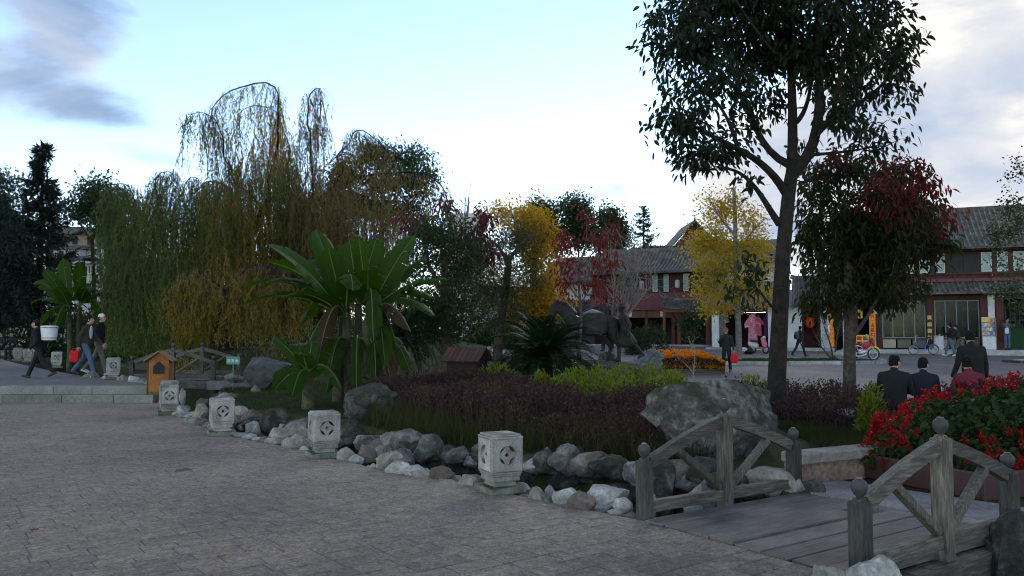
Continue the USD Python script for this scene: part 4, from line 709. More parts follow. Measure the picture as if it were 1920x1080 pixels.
D0 = 15.2; sb = V3(*A(577, 768)); sb[2] = gz(sb[0], sb[1]) - .05; sc = A(577, 700)
banana('young banana plant with dark leaves at the lawn edge, left of the tall banana plant', sb, [[sb, A(577, 730), sc]], [(sc, A(516, 634, .3), .05, .42, kwU), (sc, A(516, 730, -.2), .22, .4, kw0), (sc, A(548, 742, -.5), .35, .36, kw0), (sc, A(628, 690, .2), .25, .4, kw0), (sc, A(640, 730, -.3), .35, .38, kwT), (sc, A(585, 640, .3), .05, .36, kwU), (sc, A(560, 665, -.7), .2, .36, kw0)], 200)
D0 = 33.0; lb = V3(*A(132, 640)); lb[2] = gz(lb[0], lb[1]); lc, ld = A(130, 580), A(150, 575, .5)
banana('large dark banana plant on the far left beside the green willow', lb, [[lb, A(131, 610), lc], [lb + V3(.4, .4, 0), A(148, 610, .5), ld]], [(lc, A(58, 570), .2, .6, kw0), (lc, A(66, 528, .5), .12, .58, kw0), (lc, A(82, 505, -.4), .08, .58, kw0), (lc, A(118, 485, .3), .03, .58, kwU), (ld, A(150, 492, -.3), .02, .55, kwU), (ld, A(190, 510, .4), .1, .8, kw0), (ld, A(215, 560, -.2), .2, .55, kwT), (lc, A(70, 612, -.5), .3, .55, kwT), (ld, A(195, 610, -.4), .35, .5, kwT), (lc, A(105, 540, -1), .15, .55, kw0), (ld, A(170, 545, -1), .2, .55, kw0), (lc, A(100, 625, -.8), .4, .5, kwH)], 300)
# ---- cycads
def cycad(label, c, R, seed, n=70, up=.5):
    r = np.random.default_rng(seed); t = thing('cycad', label, 'cycad', c)
    MB().tube(np.array([[0, 0, gz(c[0], c[1]) - c[2] - .1], [0, 0, 0], [0, 0, .35]]), [.24, .22, .17], 10).build('trunk', M_barkb, t, smooth=60)
    for k in range(n):
        az = k * 2.39996 + r.normal(0, .15); el = math.radians(74 - 92 * ((k + .5) / n) ** .8 + r.normal(0, 5)); ln = R * r.uniform(.85, 1.08); m = 34; s = np.linspace(0, 1, m); e = el - (.95 + .3 * math.cos(el)) * s ** 1.5
        dx = np.cumsum(np.cos(e)) * ln / m; dz = np.cumsum(np.sin(e)) * ln / m; h = V3(math.cos(az), math.sin(az), 0); P = h * dx[:, None] + Zup * (dz[:, None] + .35); T = unit(np.gradient(P, axis=0)); S = np.cross(T, Zup); S = unit(S); N = np.cross(S, T)
        mb = MB().tube(P, np.linspace(.012, .004, m), 3, caps=False); kk = np.repeat(np.arange(3, m), 2); sd = np.tile([-1, 1], m - 3)[:, None]
        w = (R * .15 * np.sin(np.clip(s[kk] * 1.02, 0, 1) * PI * .93 + .12) ** .6)
        v, f = leaf_mesh(P[kk] + r.normal(0, .006, (len(kk), 3)), unit(S[kk] * sd + T[kk] * .75 + N[kk] * .35 - Zup * .1), N[kk], w, R * .026); mb.add(v, f); mb.build('frond', M_cyc, t)
    return t
p = at(1022, 694, 21.5); cycad('large dark cycad with arching fronds in front of the bronze horse', (p[0], p[1], p[2]), 1.75, 5, 130)
p = at(752, 655, 23.0); cycad('dark cycad partly hidden behind the right side of the tall banana plant', (p[0], p[1], p[2]), 1.5, 8, 50)
# ---- shrubs and ground cover
def bush_mesh(c, R, n, L, W, seed, droop=-.3, shell=4.0, big=False):
    r = np.random.default_rng(seed); u = rand_dirs(n, r); u[:, 2] = np.abs(u[:, 2]) * 1.0; rad = r.uniform(0, 1, n) ** (1 / shell); lump = .78 + .5 * meshkit.fbm(u * 2.2 + seed, 3, seed % 50); P = np.array(c) + u * np.array(R) * (rad * lump)[:, None]
    return leaf_mesh(P, unit(u * .8 + r.normal(0, .5, (n, 3)) + V3(0, 0, -droop)), unit(u + r.normal(0, .5, (n, 3))), L * r.uniform(.7, 1.2, n), W * r.uniform(.8, 1.2, n), big)
def bush(name, label, cat, c, R, n, L, W, mat, seed, group=None, stems=7, big=False, **kw):
    r = np.random.default_rng(seed); t = thing(name, label, cat, c, group=group); MB().add(*bush_mesh((0, 0, 0), R, n, L, W, seed, big=big, **kw)).build('foliage', mat, t); st = MB()
    for k in range(stems): a = r.uniform(0, 2 * PI); st.tube(curve([(0, 0, -.1), (math.cos(a) * R[0] * .25, math.sin(a) * R[1] * .25, R[2] * .5), (math.cos(a) * R[0] * .6, math.sin(a) * R[1] * .6, R[2] * .85)], 5), np.linspace(.018, .006, 5), 4)
    st.build('stem', M_barkb, t); return t
def bed_leaves(poly, n, hmin, hmax, L, W, r, per=9, zf=hz, lump=.8):
    """upright stems with small leaves all the way up"""
    xy = scatter(poly, n, r); h = hmin + (hmax - hmin) * np.clip(meshkit.fbm(np.c_[xy * lump * 1.6, np.zeros(n)], 4, 3) * 2.4 - .75 + r.normal(0, .16, n), 0, 1); z0 = zf(xy[:, 0], xy[:, 1]); lean = r.normal(0, .14, (n, 2)); st = MB()
    s = r.uniform(.15, 1, (n, per)) ** .7; P = np.stack([xy[:, None, 0] + lean[:, None, 0] * s * h[:, None], xy[:, None, 1] + lean[:, None, 1] * s * h[:, None], z0[:, None] + s * h[:, None]], -1).reshape(-1, 3) + r.normal(0, .018, (n * per, 3))
    v, f = leaf_mesh(P, unit(r.normal(0, .7, (n * per, 3)) + V3(0, 0, .5)), rand_dirs(n * per, r), L * r.uniform(.6, 1.3, n * per), W)
    b = np.c_[xy, z0 - .02]; tp = np.c_[xy + lean * h[:, None], z0 + h]; sv = np.stack([b + [.006, 0, 0], b - [.006, 0, 0], tp], 1).reshape(-1, 3)
    return v, f, sv, np.arange(n * 3).reshape(-1, 3)
r4 = np.random.default_rng(44)
BED1 = sg.Polygon([(-1.5, 12.6), (-.7, 11.7), (-.1, 11.0), (.5, 10.65), (1.3, 10.1), (1.8, 10.0), (2.0, 11.2), (3.3, 12.4), (3.4, 13.6), (2.3, 13.9), (1.2, 14.8), (.5, 17.8), (-.4, 19.2), (-3.6, 18.8), (-2.6, 14.6)])
BED2 = sg.Polygon([(4.35, 13.1), (5.6, 11.9), (6.1, 10.6), (6.9, 10.3), (7.6, 11.3), (8.6, 12.6), (8.2, 15.6), (4.4, 16.8)])
for nm, pg, n, h0, h1, lab in (('purple_shrub', BED1, 9500, .20, .62, 'wide bed of low purple brown shrubs behind the stream'), ('purple_shrub', BED2, 3600, .25, .70, 'bed of purple shrubs right of the tall tree, in front of the seated men')):
    v, f, sv, sf = bed_leaves(pg, n, h0, h1, .066, .03, r4, 9); t = thing(nm + '_bed', lab, 'shrubs', kind='stuff'); MB().add(v, f).build('foliage', M_purp, t, kind='stuff'); MB().add(sv, sf).build('stem', M_barkb, t, kind='stuff')
# grass, long tufts and straw
def blades(xy, h, w, r, zf=hz, lean=.35, z=None):
    n = len(xy); z0 = zf(xy[:, 0], xy[:, 1]) - .01 if z is None else z; a = r.uniform(0, 2 * PI, n); l = r.normal(0, lean, (n, 2)) * h[:, None]; b = np.c_[xy, z0]; s = np.c_[np.cos(a), np.sin(a), 0 * a] * w / 2
    m_ = b + np.c_[l * .35, h * .6]; tp = b + np.c_[l, h]; v = np.stack([b - s, b + s, m_ + s * .7, m_ - s * .7, tp], 1).reshape(-1, 3); k = np.arange(n)[:, None] * 5
    return v, np.vstack([k + [0, 1, 2], k + [0, 2, 3], k + [3, 2, 4]])
LAWN = sg.Polygon([(-7.9, 22), (-6.2, 17.5), (-5.0, 15.2), (-3.2, 13.6), (-2.2, 12.4), (-1.0, 11.4), (0, 10.9), (-.5, 11.6), (-2.2, 13), (-2.8, 15), (-3.6, 19), (-3, 23), (-7, 24)])
g1 = scatter(LAWN, 17000, r4); xl = scatter(sg.Polygon([(-9, 23), (-3, 23), (2, 26), (2, 34), (-3, 36), (-14, 36), (-11.5, 30)]), 9000, r4)
t = thing('lawn_grass', 'short green grass on the lawn round the banana plants', 'grass', kind='stuff')
MB().add(*blades(g1, r4.uniform(.03, .09, len(g1)), .008, r4)).add(*blades(xl, r4.uniform(.06, .16, len(xl)), .02, r4)).build('blade', M_gra, t, kind='stuff')
g2 = scatter(sg.Polygon([(-2.3, 12.6), (-1.2, 11.0), (.2, 10.5), (1.7, 9.7), (2.6, 10.0), (1.6, 11.6), (-.2, 12.4), (-1.6, 13.6)]), 6500, r4); g3 = scatter(sg.Polygon([(4.1, 10.4), (5.2, 9.4), (6.2, 9.9), (6.0, 11.2), (5.0, 12.6), (4.2, 13.0)]), 6500, r4)
t = thing('wild_grass', 'long wild grass and straw along the far bank', 'grass', kind='stuff'); MB().add(*blades(g2, r4.uniform(.1, .42, len(g2)), .008, r4)).add(*blades(g3, r4.uniform(.04, .22, len(g3)), .009, r4)).build('green_blade', M_wild, t, kind='stuff')
g2 = g2[::2] + r4.normal(0, .1, (len(g2[::2]), 2)); g3 = scatter(sg.Polygon([(4.2, 10.6), (5.0, 9.9), (5.8, 10.4), (5.4, 11.2), (4.6, 11.5)]), 1500, r4); g3 = np.vstack([g3, g3 + r4.normal(0, .12, g3.shape), g3 + r4.normal(0, .18, g3.shape)]); MB().add(*blades(g2, r4.uniform(.1, .5, len(g2)), .007, r4, lean=.5)).add(*blades(g3, r4.uniform(.03, .14, len(g3)), .010, r4, lean=.8)).build('straw', M_straw, t, kind='stuff')
ISG = scatter(ISL.buffer(-.2), 5000, r4); t = thing('island_grass', 'mown grass inside the kerbed island of the square', 'grass', kind='stuff'); MB().add(*blades(ISG, r4.uniform(.04, .1, len(ISG)), .025, r4, zf=lambda x, y: hz(x, y) + .13)).build('blade', M_gra, t, kind='stuff')
# golden shrubs
for k, (px, y0, w, h, d, lab) in enumerate([(935, 702, 92, 34, 19.4, 'golden green shrub right of the dark hut'), (1012, 718, 50, 28, 16.0, 'small golden shrub under the left side of the cycad'), (1062, 720, 66, 34, 15.6, 'golden shrub in front of the cycad'), (1122, 716, 66, 46, 15.4, 'bright golden shrub right of the cycad'),
     (1168, 704, 90, 40, 17.2, 'golden shrub at the foot of the statue rock'), (1225, 706, 90, 42, 17.0, 'golden shrub under the white leaved plants'), (1262, 714, 60, 34, 16.0, 'golden shrub in front of the marigolds'), (1180, 730, 84, 36, 14.8, 'golden shrub lowest in the row beside the purple bed'), (1000, 690, 70, 24, 22, 'golden shrub mostly hidden by cycad fronds'), (1410, 718, 60, 24, 18, 'small yellow green shrub left of the tall trunk'), (1633, 738, 52, 26, 12.0, 'small yellow green shrub beside the seated men'), (1232, 726, 74, 30, 14.6, 'golden shrub touching the huge boulder'), (1085, 704, 84, 30, 17.5, 'golden shrub behind the cycad fronds on the right')]):
    p = at(px, y0 + h * .5, d); R = w * d / F * .55; hh = h * d / F; g = gz(p[0], p[1]); zc = at(px, y0 - h * .5, d)[2]
    bush('golden_shrub', lab, 'shrub', (p[0], p[1], g), (R, R * .8, max(.25, zc - g)), 900, .085, .036, M_gold, 60 + k, 'golden shrubs edging the purple bed', droop=-.5)
# red salvia bed in a planter
M_salv = leafmat('salvia_leaf', [(0, (.026, .050, .012)), (.6, (.042, .076, .016)), (1, (.075, .11, .024))], .35, .55, .2); M_red = leafmat('salvia_flower', [(0, (.30, .006, .008)), (.5, (.46, .010, .012)), (1, (.58, .022, .02))], .35, .5); M_mag = leafmat('dark_salvia_flower', [(0, (.07, .014, .03)), (1, (.14, .025, .06))], .3)
pl = thing('red_planter', 'dark red planter box holding the red flowers behind the bridge', 'planter', (4.5, 7.75, 0), math.radians(24)); M_plred = plain('dark_red_paint', (.036, .012, .010), .5, var=.25, scale=3, bump=.1)
for k, (cx, cy, sx, sy) in enumerate(((1.6, 0, 3.2, .05), (1.6, 1.7, 3.2, .05), (.025, .85, .05, 1.65), (3.175, .85, .05, 1.65))): MB().box((cx, cy, .13), (sx, sy, .26), bev=.01).build('side_board', M_plred, pl)
MB().box((1.6, .85, .10), (3.08, 1.62, .2)).build('soil', M_soil, pl)
fl = thing('red_flower_bed', 'mound of green leaves covered in bright red flower spikes, in the red planter', 'flowers', (5.78, 9.05, .2))
r5 = np.random.default_rng(55); SR = V3(1.75, 1.05, .84)
def surf(n, lo=-.1):
    u = rand_dirs(n * 3, r5); u = u[(u[:, 2] > lo)][:n]; lump = .84 + .3 * meshkit.fbm(u * 2.3 + 3, 3, 8); return u, u * SR * lump[:, None]
u, P = surf(5200); P = P * r5.uniform(.72, 1.02, len(P))[:, None]; n = len(P)
v, f = leaf_mesh(P, unit(u * .7 + r5.normal(0, .5, (n, 3)) + V3(0, 0, -.25)), unit(u + r5.normal(0, .4, (n, 3))), .105 * r5.uniform(.6, 1.25, n), .062 * r5.uniform(.7, 1.2, n), True); wv = v.reshape(n, 8, 3); f1 = leaf_mesh(np.zeros((1, 3)), Zup[None], V3(1, 0, 0)[None], 1., 1., True)[1]
front = np.argsort(P @ V3(.35, .9, -.25))[:300]; keep = np.ones(n, bool); keep[front] = False
for k in front: MB().add(wv[k], f1).build('leaf', M_salv, fl)
idx = np.where(keep)[0]; MB().add(wv[idx].reshape(-1, 3), (np.arange(len(idx))[:, None, None] * 8 + f1[None]).reshape(-1, 3)).build('foliage', M_salv, fl, kind='stuff')
u, P = surf(820, -.05); P = P[np.argsort(P @ V3(.35, .9, -.25))]; u = unit(P / SR); nfl = 0; more = MB()
for k in range(len(P)):
    c = meshkit.noise((P[k] * 1.6)[None])[0]
    if c < .2 + .25 * r5.random(): continue
    top = u[k, 2] > .86 and r5.random() < .7; m = 20; s = r5.uniform(0, 1, m); ax = unit(u[k] * .6 + Zup * .8); ln = r5.uniform(.05, .10); q_ = P[k] + ax * (s * ln)[:, None] + rand_dirs(m, r5) * (.030 * (1 - .6 * s))[:, None]
    v, f = leaf_mesh(q_, unit(rand_dirs(m, r5) + ax * .5), rand_dirs(m, r5), .042, .022); nfl += 1; (MB().add(v, f).build('flower_spike', M_mag if top else M_red, fl) if nfl <= 300 else more.add(v, f))
more.build('more_flower_spike', M_red, fl, kind='stuff')
# marigolds in a stepped wooden box
mg = thing('marigold_planter', 'wooden trough of orange marigolds left of the man in the red hat', 'planter', (*at(1288, 697, 31.5)[:2], gz(7.2, 31.5) - .02)); M_box = woodmat('planter_board', (.06, .035, .02), (.11, .065, .04), (.16, .10, .06), (1, 9, 9))
for k in range(2): MB().box((0, -.5, .09 + k * .135), (2.7, .05, .125), bev=.006).build('board', M_box, mg)
MB().box((-1.33, 0, .15), (.05, 1.0, .3)).build('board', M_box, mg); MB().box((1.33, 0, .15), (.05, 1.0, .3)).build('board', M_box, mg)
n = 5200; px = r5.uniform(-1.32, 1.32, n); py = r5.uniform(-.5, .5, n); H = lambda x, y: .34 + (.44 + .25 * y) * np.where(x > .55, 1 - (x - .55) * .75, 1) + .05 * np.sin(x * 9) * np.cos(y * 11)
py = np.where(r5.random(n) < .5, -.55, py); pz = H(px, py) * r5.uniform(.1, 1, n) ** .6; MB().add(*leaf_mesh(np.c_[px, py - .06 * (pz > .3), pz], unit(r5.normal(0, .6, (n, 3)) + V3(0, -.3, .3)), rand_dirs(n, r5), .07, .03)).build('foliage', M_lgreen2, mg, kind='stuff')
M_mari = leafmat('marigold_flower', [(0, (.74, .27, .003)), (.5, (.86, .42, .005)), (1, (.92, .56, .010))], .35, .6); fm = MB(); n = 1000; px = r5.uniform(-1.3, 1.3, n); py = r5.uniform(-.56, .5, n); fz = H(px, py); front = r5.random(n) < .6
py = np.where(front, -.56, py); fz = np.where(front, fz * r5.uniform(.35, 1, n), fz)
for a, b, c in zip(px, py, fz):
    m = 9; fm.add(*leaf_mesh(np.tile((a, b, c), (m, 1)) + r5.normal(0, .012, (m, 3)), unit(rand_dirs(m, r5) + V3(0, -.5, .4)), rand_dirs(m, r5), .05, .045))
fm.build('flower', M_mari, mg, kind='stuff')
M_sil = leafmat('silver_leaf', [(0, (.22, .26, .26)), (.6, (.34, .38, .38)), (1, (.46, .50, .50))], .2, .7, .2)
for k, (px, py, d, lab) in enumerate([(1204, 690, 27.5, 'silver leaved plant by the foot of the bronze man'), (1222, 672, 29.0, 'silver leaved plant against the left end of the marigolds'), (1190, 698, 26.2, 'silver leaved plant spilling over the statue rock'), (1214, 684, 28.2, 'silver leaved plant between the statue and the marigolds')]):
    p = at(px, py, d); bush('silver_plant', lab, 'plant', (p[0], p[1], p[2] - .05), (.42, .42, .34), 420, .13, .055, M_sil, 80 + k, 'silver leaved plants', stems=3, droop=-.4)
# ------------------------------------------------------------------ trees further back
def Dset(d):
    global D0, q
    D0 = d; q = d / F
def ground_at(px, d, dz=-.1):
    p = at(px, 640, d); return V3(p[0], d, gz(p[0], d) + dz)
def BB(px, py, rx, ry, dy=0.0, rd=1.0): return (A(px, py, dy), (rx * q, max(rx, ry) * q * rd * .9, ry * q))
def simple(name, label, px, d, trunk, blobs, n, per, spread, L, W, leaf, bark=None, seed=1, r0=.2, **kw):
    Dset(d); g = ground_at(px, d); limbs = [([g] + [A(*t) for t in trunk[0]], r0, r0 * .5)] + [([A(*t) for t in tr], r0 * .45, r0 * .12) for tr in trunk[1:]]
    return broad_tree(name, label, 'tree', g, limbs, [BB(*b) for b in blobs], n, per, spread, L, W, leaf, bark, seed, r0=.04, **kw)
simple('broad_tree', 'large rounded green tree standing behind the bronze willow', 720, 48, [[(718, 560), (716, 450), (715, 380)], [(716, 400), (680, 340, -1), (650, 310, -1.5)], [(716, 400), (750, 340, 1), (785, 300, 1)], [(715, 390), (718, 320, .5), (715, 285, .5)], [(716, 430), (770, 380, -1), (800, 340, -1.4)]],
    [(650, 320, 34, 26, -1), (700, 290, 45, 25, 0), (760, 295, 45, 24, 1), (795, 325, 22, 26, -.5), (640, 360, 30, 24, 1), (730, 340, 55, 26, -.8), (785, 370, 30, 22, .5), (690, 385, 60, 26, 0), (760, 400, 40, 22, .4)], 460, 42, .40, .21, .10, M_lgreen, seed=51, flat=.55)
simple('dark_shrub_tree', 'dense dark green small tree right of the banana plant, its top reddish', 838, 24, [[(838, 640), (836, 560), (834, 480)], [(836, 560), (800, 480, -.3), (790, 440, -.3)], [(836, 540), (880, 470, .3), (890, 440, .3)]],
    [(800, 470, 50, 50, 0), (870, 480, 48, 50, .2), (830, 540, 75, 60, 0), (860, 600, 60, 40, -.3), (800, 590, 50, 42, .2), (830, 430, 60, 30, 0)], 560, 26, .17, .11, .05, M_lgreen, M_barkb, seed=52, big=False)
simple('maroon_tree', 'slender tree with maroon drooping leaves rising above the dark green tree', 828, 25.5, [[(830, 600), (830, 500), (826, 420)], [(828, 450), (845, 410), (838, 385)], [(828, 450), (780, 430), (765, 415)], [(828, 470), (890, 430), (905, 405)]],
    [(830, 390, 22, 16, 0), (770, 415, 32, 14, .3), (905, 410, 28, 16, -.3), (870, 430, 30, 14, 0), (800, 430, 30, 16, .2), (905, 460, 24, 30, 0)], 80, 12, .16, .20, .07, M_lmaroon, M_barkb, seed=53, r0=.09, big=True, droop=.9)
simple('olive_tree', 'feathery olive green tree with yellow lower leaves between the dark tree and the yellow tree', 935, 29, [[(940, 600), (950, 540), (952, 480)], [(952, 500), (920, 450), (900, 440)], [(952, 500), (985, 450), (1000, 440)]],
    [(930, 470, 48, 40, 0), (970, 450, 40, 34, .4), (920, 520, 45, 40, -.3), (960, 540, 50, 40, 0), (910, 575, 40, 36, .2), (950, 590, 45, 30, 0), (890, 520, 35, 40, .4), (985, 510, 30, 30, .5)], 640, 30, .24, .10, .035, M_lolive, M_barkb, seed=54)
simple('yellow_tree', 'bright golden yellow tree left of the scarlet tree', 1000, 31, [[(1000, 620), (1002, 540), (1000, 460)], [(1001, 500), (970, 430), (960, 400)], [(1001, 490), (1025, 440), (1035, 420)]],
    [(985, 415, 34, 26, 0), (1015, 430, 26, 26, .3), (940, 400, 26, 16, .6), (1010, 490, 30, 30, 0), (1015, 545, 34, 34, -.3), (990, 580, 40, 24, .2), (1020, 590, 26, 22, 0), (1050, 570, 24, 14, .2), (1000, 450, 34, 30, .3)], 420, 30, .24, .12, .08, M_lyel, M_barkb, seed=55)
simple('scarlet_tree', 'thin tree with sparse scarlet leaves behind the horse statue', 1085, 24.2, [[(1085, 660), (1090, 600), (1085, 520), (1095, 470)], [(1086, 560), (1050, 500), (1045, 440)], [(1090, 500), (1130, 450), (1150, 420)], [(1095, 480), (1100, 430), (1098, 400)], [(1086, 580), (1120, 520), (1160, 480)]],
    [(1108, 460, 30, 28, 0), (1140, 450, 26, 26, .3), (1060, 450, 22, 30, -.2), (1100, 405, 16, 18, 0), (1155, 430, 12, 22, .3), (1060, 500, 30, 22, 0), (1130, 490, 34, 20, -.2), (1050, 545, 20, 14, 0), (1125, 555, 30, 12, .1), (1090, 530, 50, 14, 0)], 105, 11, .14, .15, .05, M_lscar, M_barkb, seed=56, r0=.06, big=True, droop=.8)
def bare_tree(name, label, px, d, stems, seed, bark, r0=.05, twigs=160, cat='tree'):
    Dset(d); r = np.random.default_rng(seed); g = ground_at(px, d); t = thing(name, label, cat, g); mb = MB(); S = []
    for st in stems:
        P, rr = limb(mb, np.array([A(*k) for k in st]) - g, r0, r0 * .25, 6); S += list(P[4:])
    mb.build('trunk', bark, t, smooth=60); tw = MB()
    for k in range(twigs):
        a = S[r.integers(len(S))]; dr = unit(r.normal(0, .5, 3) + V3(0, 0, .9)); ln = r.uniform(.4, 1.3) * r0 * 14; P = curve([a, a + dr * ln * .5 + r.normal(0, .04, 3), a + dr * ln + r.normal(0, .1, 3)], 5); tw.tube(P, np.linspace(r0 * .22, r0 * .06, 5), 3, caps=False)
        for _ in range(2): b = P[r.integers(2, 5)]; tw.tube(np.stack([b, b + unit(dr + r.normal(0, .6, 3)) * ln * .45]), [r0 * .1, r0 * .04], 3, caps=False)
    tw.build('branch', bark, t, smooth=True, kind='stuff'); return t
bare_tree('bare_tree', 'leafless pale stemmed tree right of the scarlet tree, in front of the red shop', 1165, 26.8, [[(1160, 640), (1158, 590), (1170, 540), (1172, 480)], [(1168, 640), (1176, 570), (1185, 520), (1200, 470)], [(1164, 640), (1172, 590), (1190, 545), (1195, 500), (1190, 465)], [(1158, 640), (1148, 590), (1152, 520), (1140, 470)], [(1170, 600), (1205, 555), (1225, 530)]], 61, M_barkp, .055, 240)
bare_tree('pollarded_tree', 'pollarded bare trunk with three stubs showing above the trees', 872, 60, [[(872, 560), (872, 420), (872, 368)], [(873, 410), (877, 395), (878, 370)], [(872, 412), (864, 405), (861, 392)]], 62, M_barkp, .16, 6)
bare_tree('bare_shrub', 'bare multi stemmed small tree at the right end of the grass island', 1562, 37.5, [[(1562, 672), (1555, 640), (1545, 610), (1540, 590)], [(1566, 672), (1570, 630), (1578, 600)], [(1560, 672), (1540, 650), (1530, 630)]], 63, M_barkb, .05, 90)
bare_tree('bare_sapling', 'thin leafless sapling in front of the marigolds', 1302, 19.5, [[(1302, 716), (1296, 695), (1282, 680), (1268, 668)], [(1302, 716), (1301, 690), (1303, 660), (1298, 640)]], 64, M_barkp, .018, 18)
simple('ginkgo_tree', 'tall slender ginkgo with yellow leaves on the grass island left of the tall tree', 1385, 37.4, [[(1384, 600), (1380, 500), (1378, 400), (1376, 352)], [(1382, 580), (1340, 540), (1310, 530)], [(1382, 560), (1420, 520), (1440, 500)], [(1381, 520), (1340, 470), (1300, 455)], [(1380, 480), (1415, 430), (1435, 410)], [(1379, 440), (1345, 400), (1330, 370)], [(1384, 590), (1425, 570), (1450, 560)]],
    [(1376, 380, 22, 24, 0), (1350, 400, 26, 22, .3), (1405, 410, 28, 26, -.3), (1335, 450, 40, 24, 0), (1400, 460, 45, 26, .3), (1300, 460, 24, 12, 0), (1345, 500, 45, 22, -.2), (1420, 500, 30, 26, .4), (1320, 540, 30, 14, .2), (1390, 540, 40, 18, 0), (1330, 370, 12, 14, 0), (1310, 400, 10, 10, .1), (1440, 560, 20, 16, 0), (1350, 575, 40, 12, .2)], 520, 22, .26, .13, .095, M_lginkgo, M_barkp, seed=57, r0=.16)
Dset(17.5); g = ground_at(1985, 17.5)
broad_tree('yellow_green_tree', 'young tree with sparse yellow green leaves reaching in from the right edge', 'tree', g, [([g, A(1984, 600), A(1975, 450), A(1960, 300)], .09, .03), ([A(1982, 560), A(1930, 500), A(1880, 470)], .03, .008), ([A(1978, 480), A(1920, 440), A(1885, 420)], .03, .008), ([A(1970, 400), A(1925, 340), A(1905, 300)], .025, .006), ([A(1983, 600), A(1930, 540), A(1870, 520)], .03, .008)],
    [BB(1905, 320, 14, 28), BB(1900, 385, 26, 20), BB(1880, 440, 26, 16), BB(1905, 420, 22, 26), BB(1868, 480, 20, 12), BB(1900, 500, 30, 24), BB(1880, 545, 30, 16), BB(1920, 560, 20, 16)], 120, 12, .11, .07, .05, M_lgreen2, M_barkb, 58, r0=.012)
# evergreens and hedges in the distance
for k, (lab, px, d, tr, bl) in enumerate([
    ('big dark green tree far behind the yellow tree, left half of the far clump', 1015, 86, [[(1015, 520), (1015, 430)]], [(1010, 400, 32, 36), (1000, 430, 34, 34), (1040, 410, 26, 30), (1030, 450, 40, 30)]),
    ('big dark green tree far behind the scarlet tree, right half of the far clump', 1085, 88, [[(1085, 520), (1085, 430)]], [(1075, 395, 30, 30), (1095, 410, 24, 32), (1070, 440, 36, 30), (1105, 445, 22, 26)]),
    ('paler rounded tree just right of the far dark clump', 1148, 84, [[(1148, 520), (1148, 450)]], [(1145, 415, 18, 22), (1158, 440, 16, 24), (1140, 450, 18, 22)])]):
    simple('far_tree', lab, px, d, tr, bl, 220, 36, .5, .34, .18, (M_lgreen, M_lgreen, M_lgreen2)[k], seed=70 + k, group='dark trees behind the shops')
def conifer(label, px, d, top, low, half, seed, tiers=26, name='conifer', droop=.35, thin=.75, nb=5):
    Dset(d); r = np.random.default_rng(seed); g = ground_at(px, d); zt = A(px, top)[2]; zl = A(px, low)[2]; R = half * q; t = thing(name, label, 'tree', g); H = zt - g[2]; MB().tube(np.array([[0, 0, -.1], [.05, 0, H * .5], [0, 0, H]]), [.2 + H * .012, .1 + H * .005, .02], 7).build('trunk', M_bark, t, smooth=True); mb = MB(); br = MB()
    for k in range(tiers):
        f_ = k / tiers; z = zl - g[2] + (H - zl + g[2]) * f_ ** .9
        for j in range(nb if f_ < .8 else 3):
            a = r.uniform(0, 2 * PI); ln = R * (1 - f_) ** thin * r.uniform(.45, 1.2) + .12; h = V3(math.cos(a), math.sin(a), 0); s = np.linspace(0, 1, 7); P = h * (ln * s)[:, None] + Zup * (z + ln * (-droop * .6 * np.sin(s * PI * .8) + .28 * s ** 2.2))[:, None]; br.tube(P, np.linspace(.035, .01, 7), 3, caps=False)
            n = int(40 + 105 * ln / R); u = r.uniform(.12, 1, n); k_ = np.minimum((u * 6).astype(int), 5); fr = (u * 6 - k_)[:, None]; Q = P[k_] * (1 - fr) + P[k_ + 1] * fr + r.normal(0, 1, (n, 3)) * np.array([.12, .12, .06]) * (R / 2.4) * (1.15 - u)[:, None]
            mb.add(*leaf_mesh(Q, unit(h * .9 + r.normal(0, .55, (n, 3)) + V3(0, 0, -.1)), unit(Zup + r.normal(0, .4, (n, 3))), .34 * R / 2.4, .07 * R / 2.4))
    br.build('branch', M_bark, t, smooth=True, kind='stuff'); mb.build('crown', M_con, t); return t
conifer('tall dark cedar with a thin pointed top on the far left', 68, 45, 268, 590, 122, 81, 28, thin=1.3, nb=4)
simple('dark_evergreen', 'dark ragged evergreen cut by the left edge, beside the cedar', -6, 43, [[(-4, 600), (-4, 420), (-5, 330)], [(-4, 480), (25, 440), (40, 430)], [(-4, 420), (20, 370), (30, 360)]], [(-12, 330, 26, 20, 0), (12, 345, 22, 14, .3), (-8, 385, 40, 20, 0), (22, 400, 22, 14, -.3), (-5, 440, 48, 22, .2), (35, 470, 26, 16, 0), (0, 500, 56, 30, 0), (20, 550, 50, 30, .3)], 260, 40, .34, .26, .06, M_con, seed=82, flat=.5)
conifer('bushy dark conifer standing alone against the sky right of the far trees', 1208, 82, 382, 470, 36, 83, 14)
simple('dark_tree', 'dark spreading tree between the cedar and the green willow', 178, 52, [[(178, 600), (176, 520), (172, 440)], [(174, 460), (150, 420), (135, 400)], [(174, 450), (195, 410), (210, 400)]], [(135, 385, 26, 18, 0), (175, 360, 32, 22, .4), (205, 375, 26, 20, -.4), (225, 395, 20, 20, 0), (180, 395, 40, 18, 0), (205, 420, 22, 14, .2)], 220, 36, .42, .24, .12, M_lgreen, seed=84)
simple('dark_tree', 'dark leafy tree at the left edge rising above the conifers', 5, 50, [[(5, 600), (4, 480)]], [(-10, 400, 34, 40, 0), (10, 350, 24, 26, .4), (20, 440, 36, 40, 0), (0, 500, 50, 40, 0)], 220, 24, .45, .3, .15, M_lgreen, seed=85)
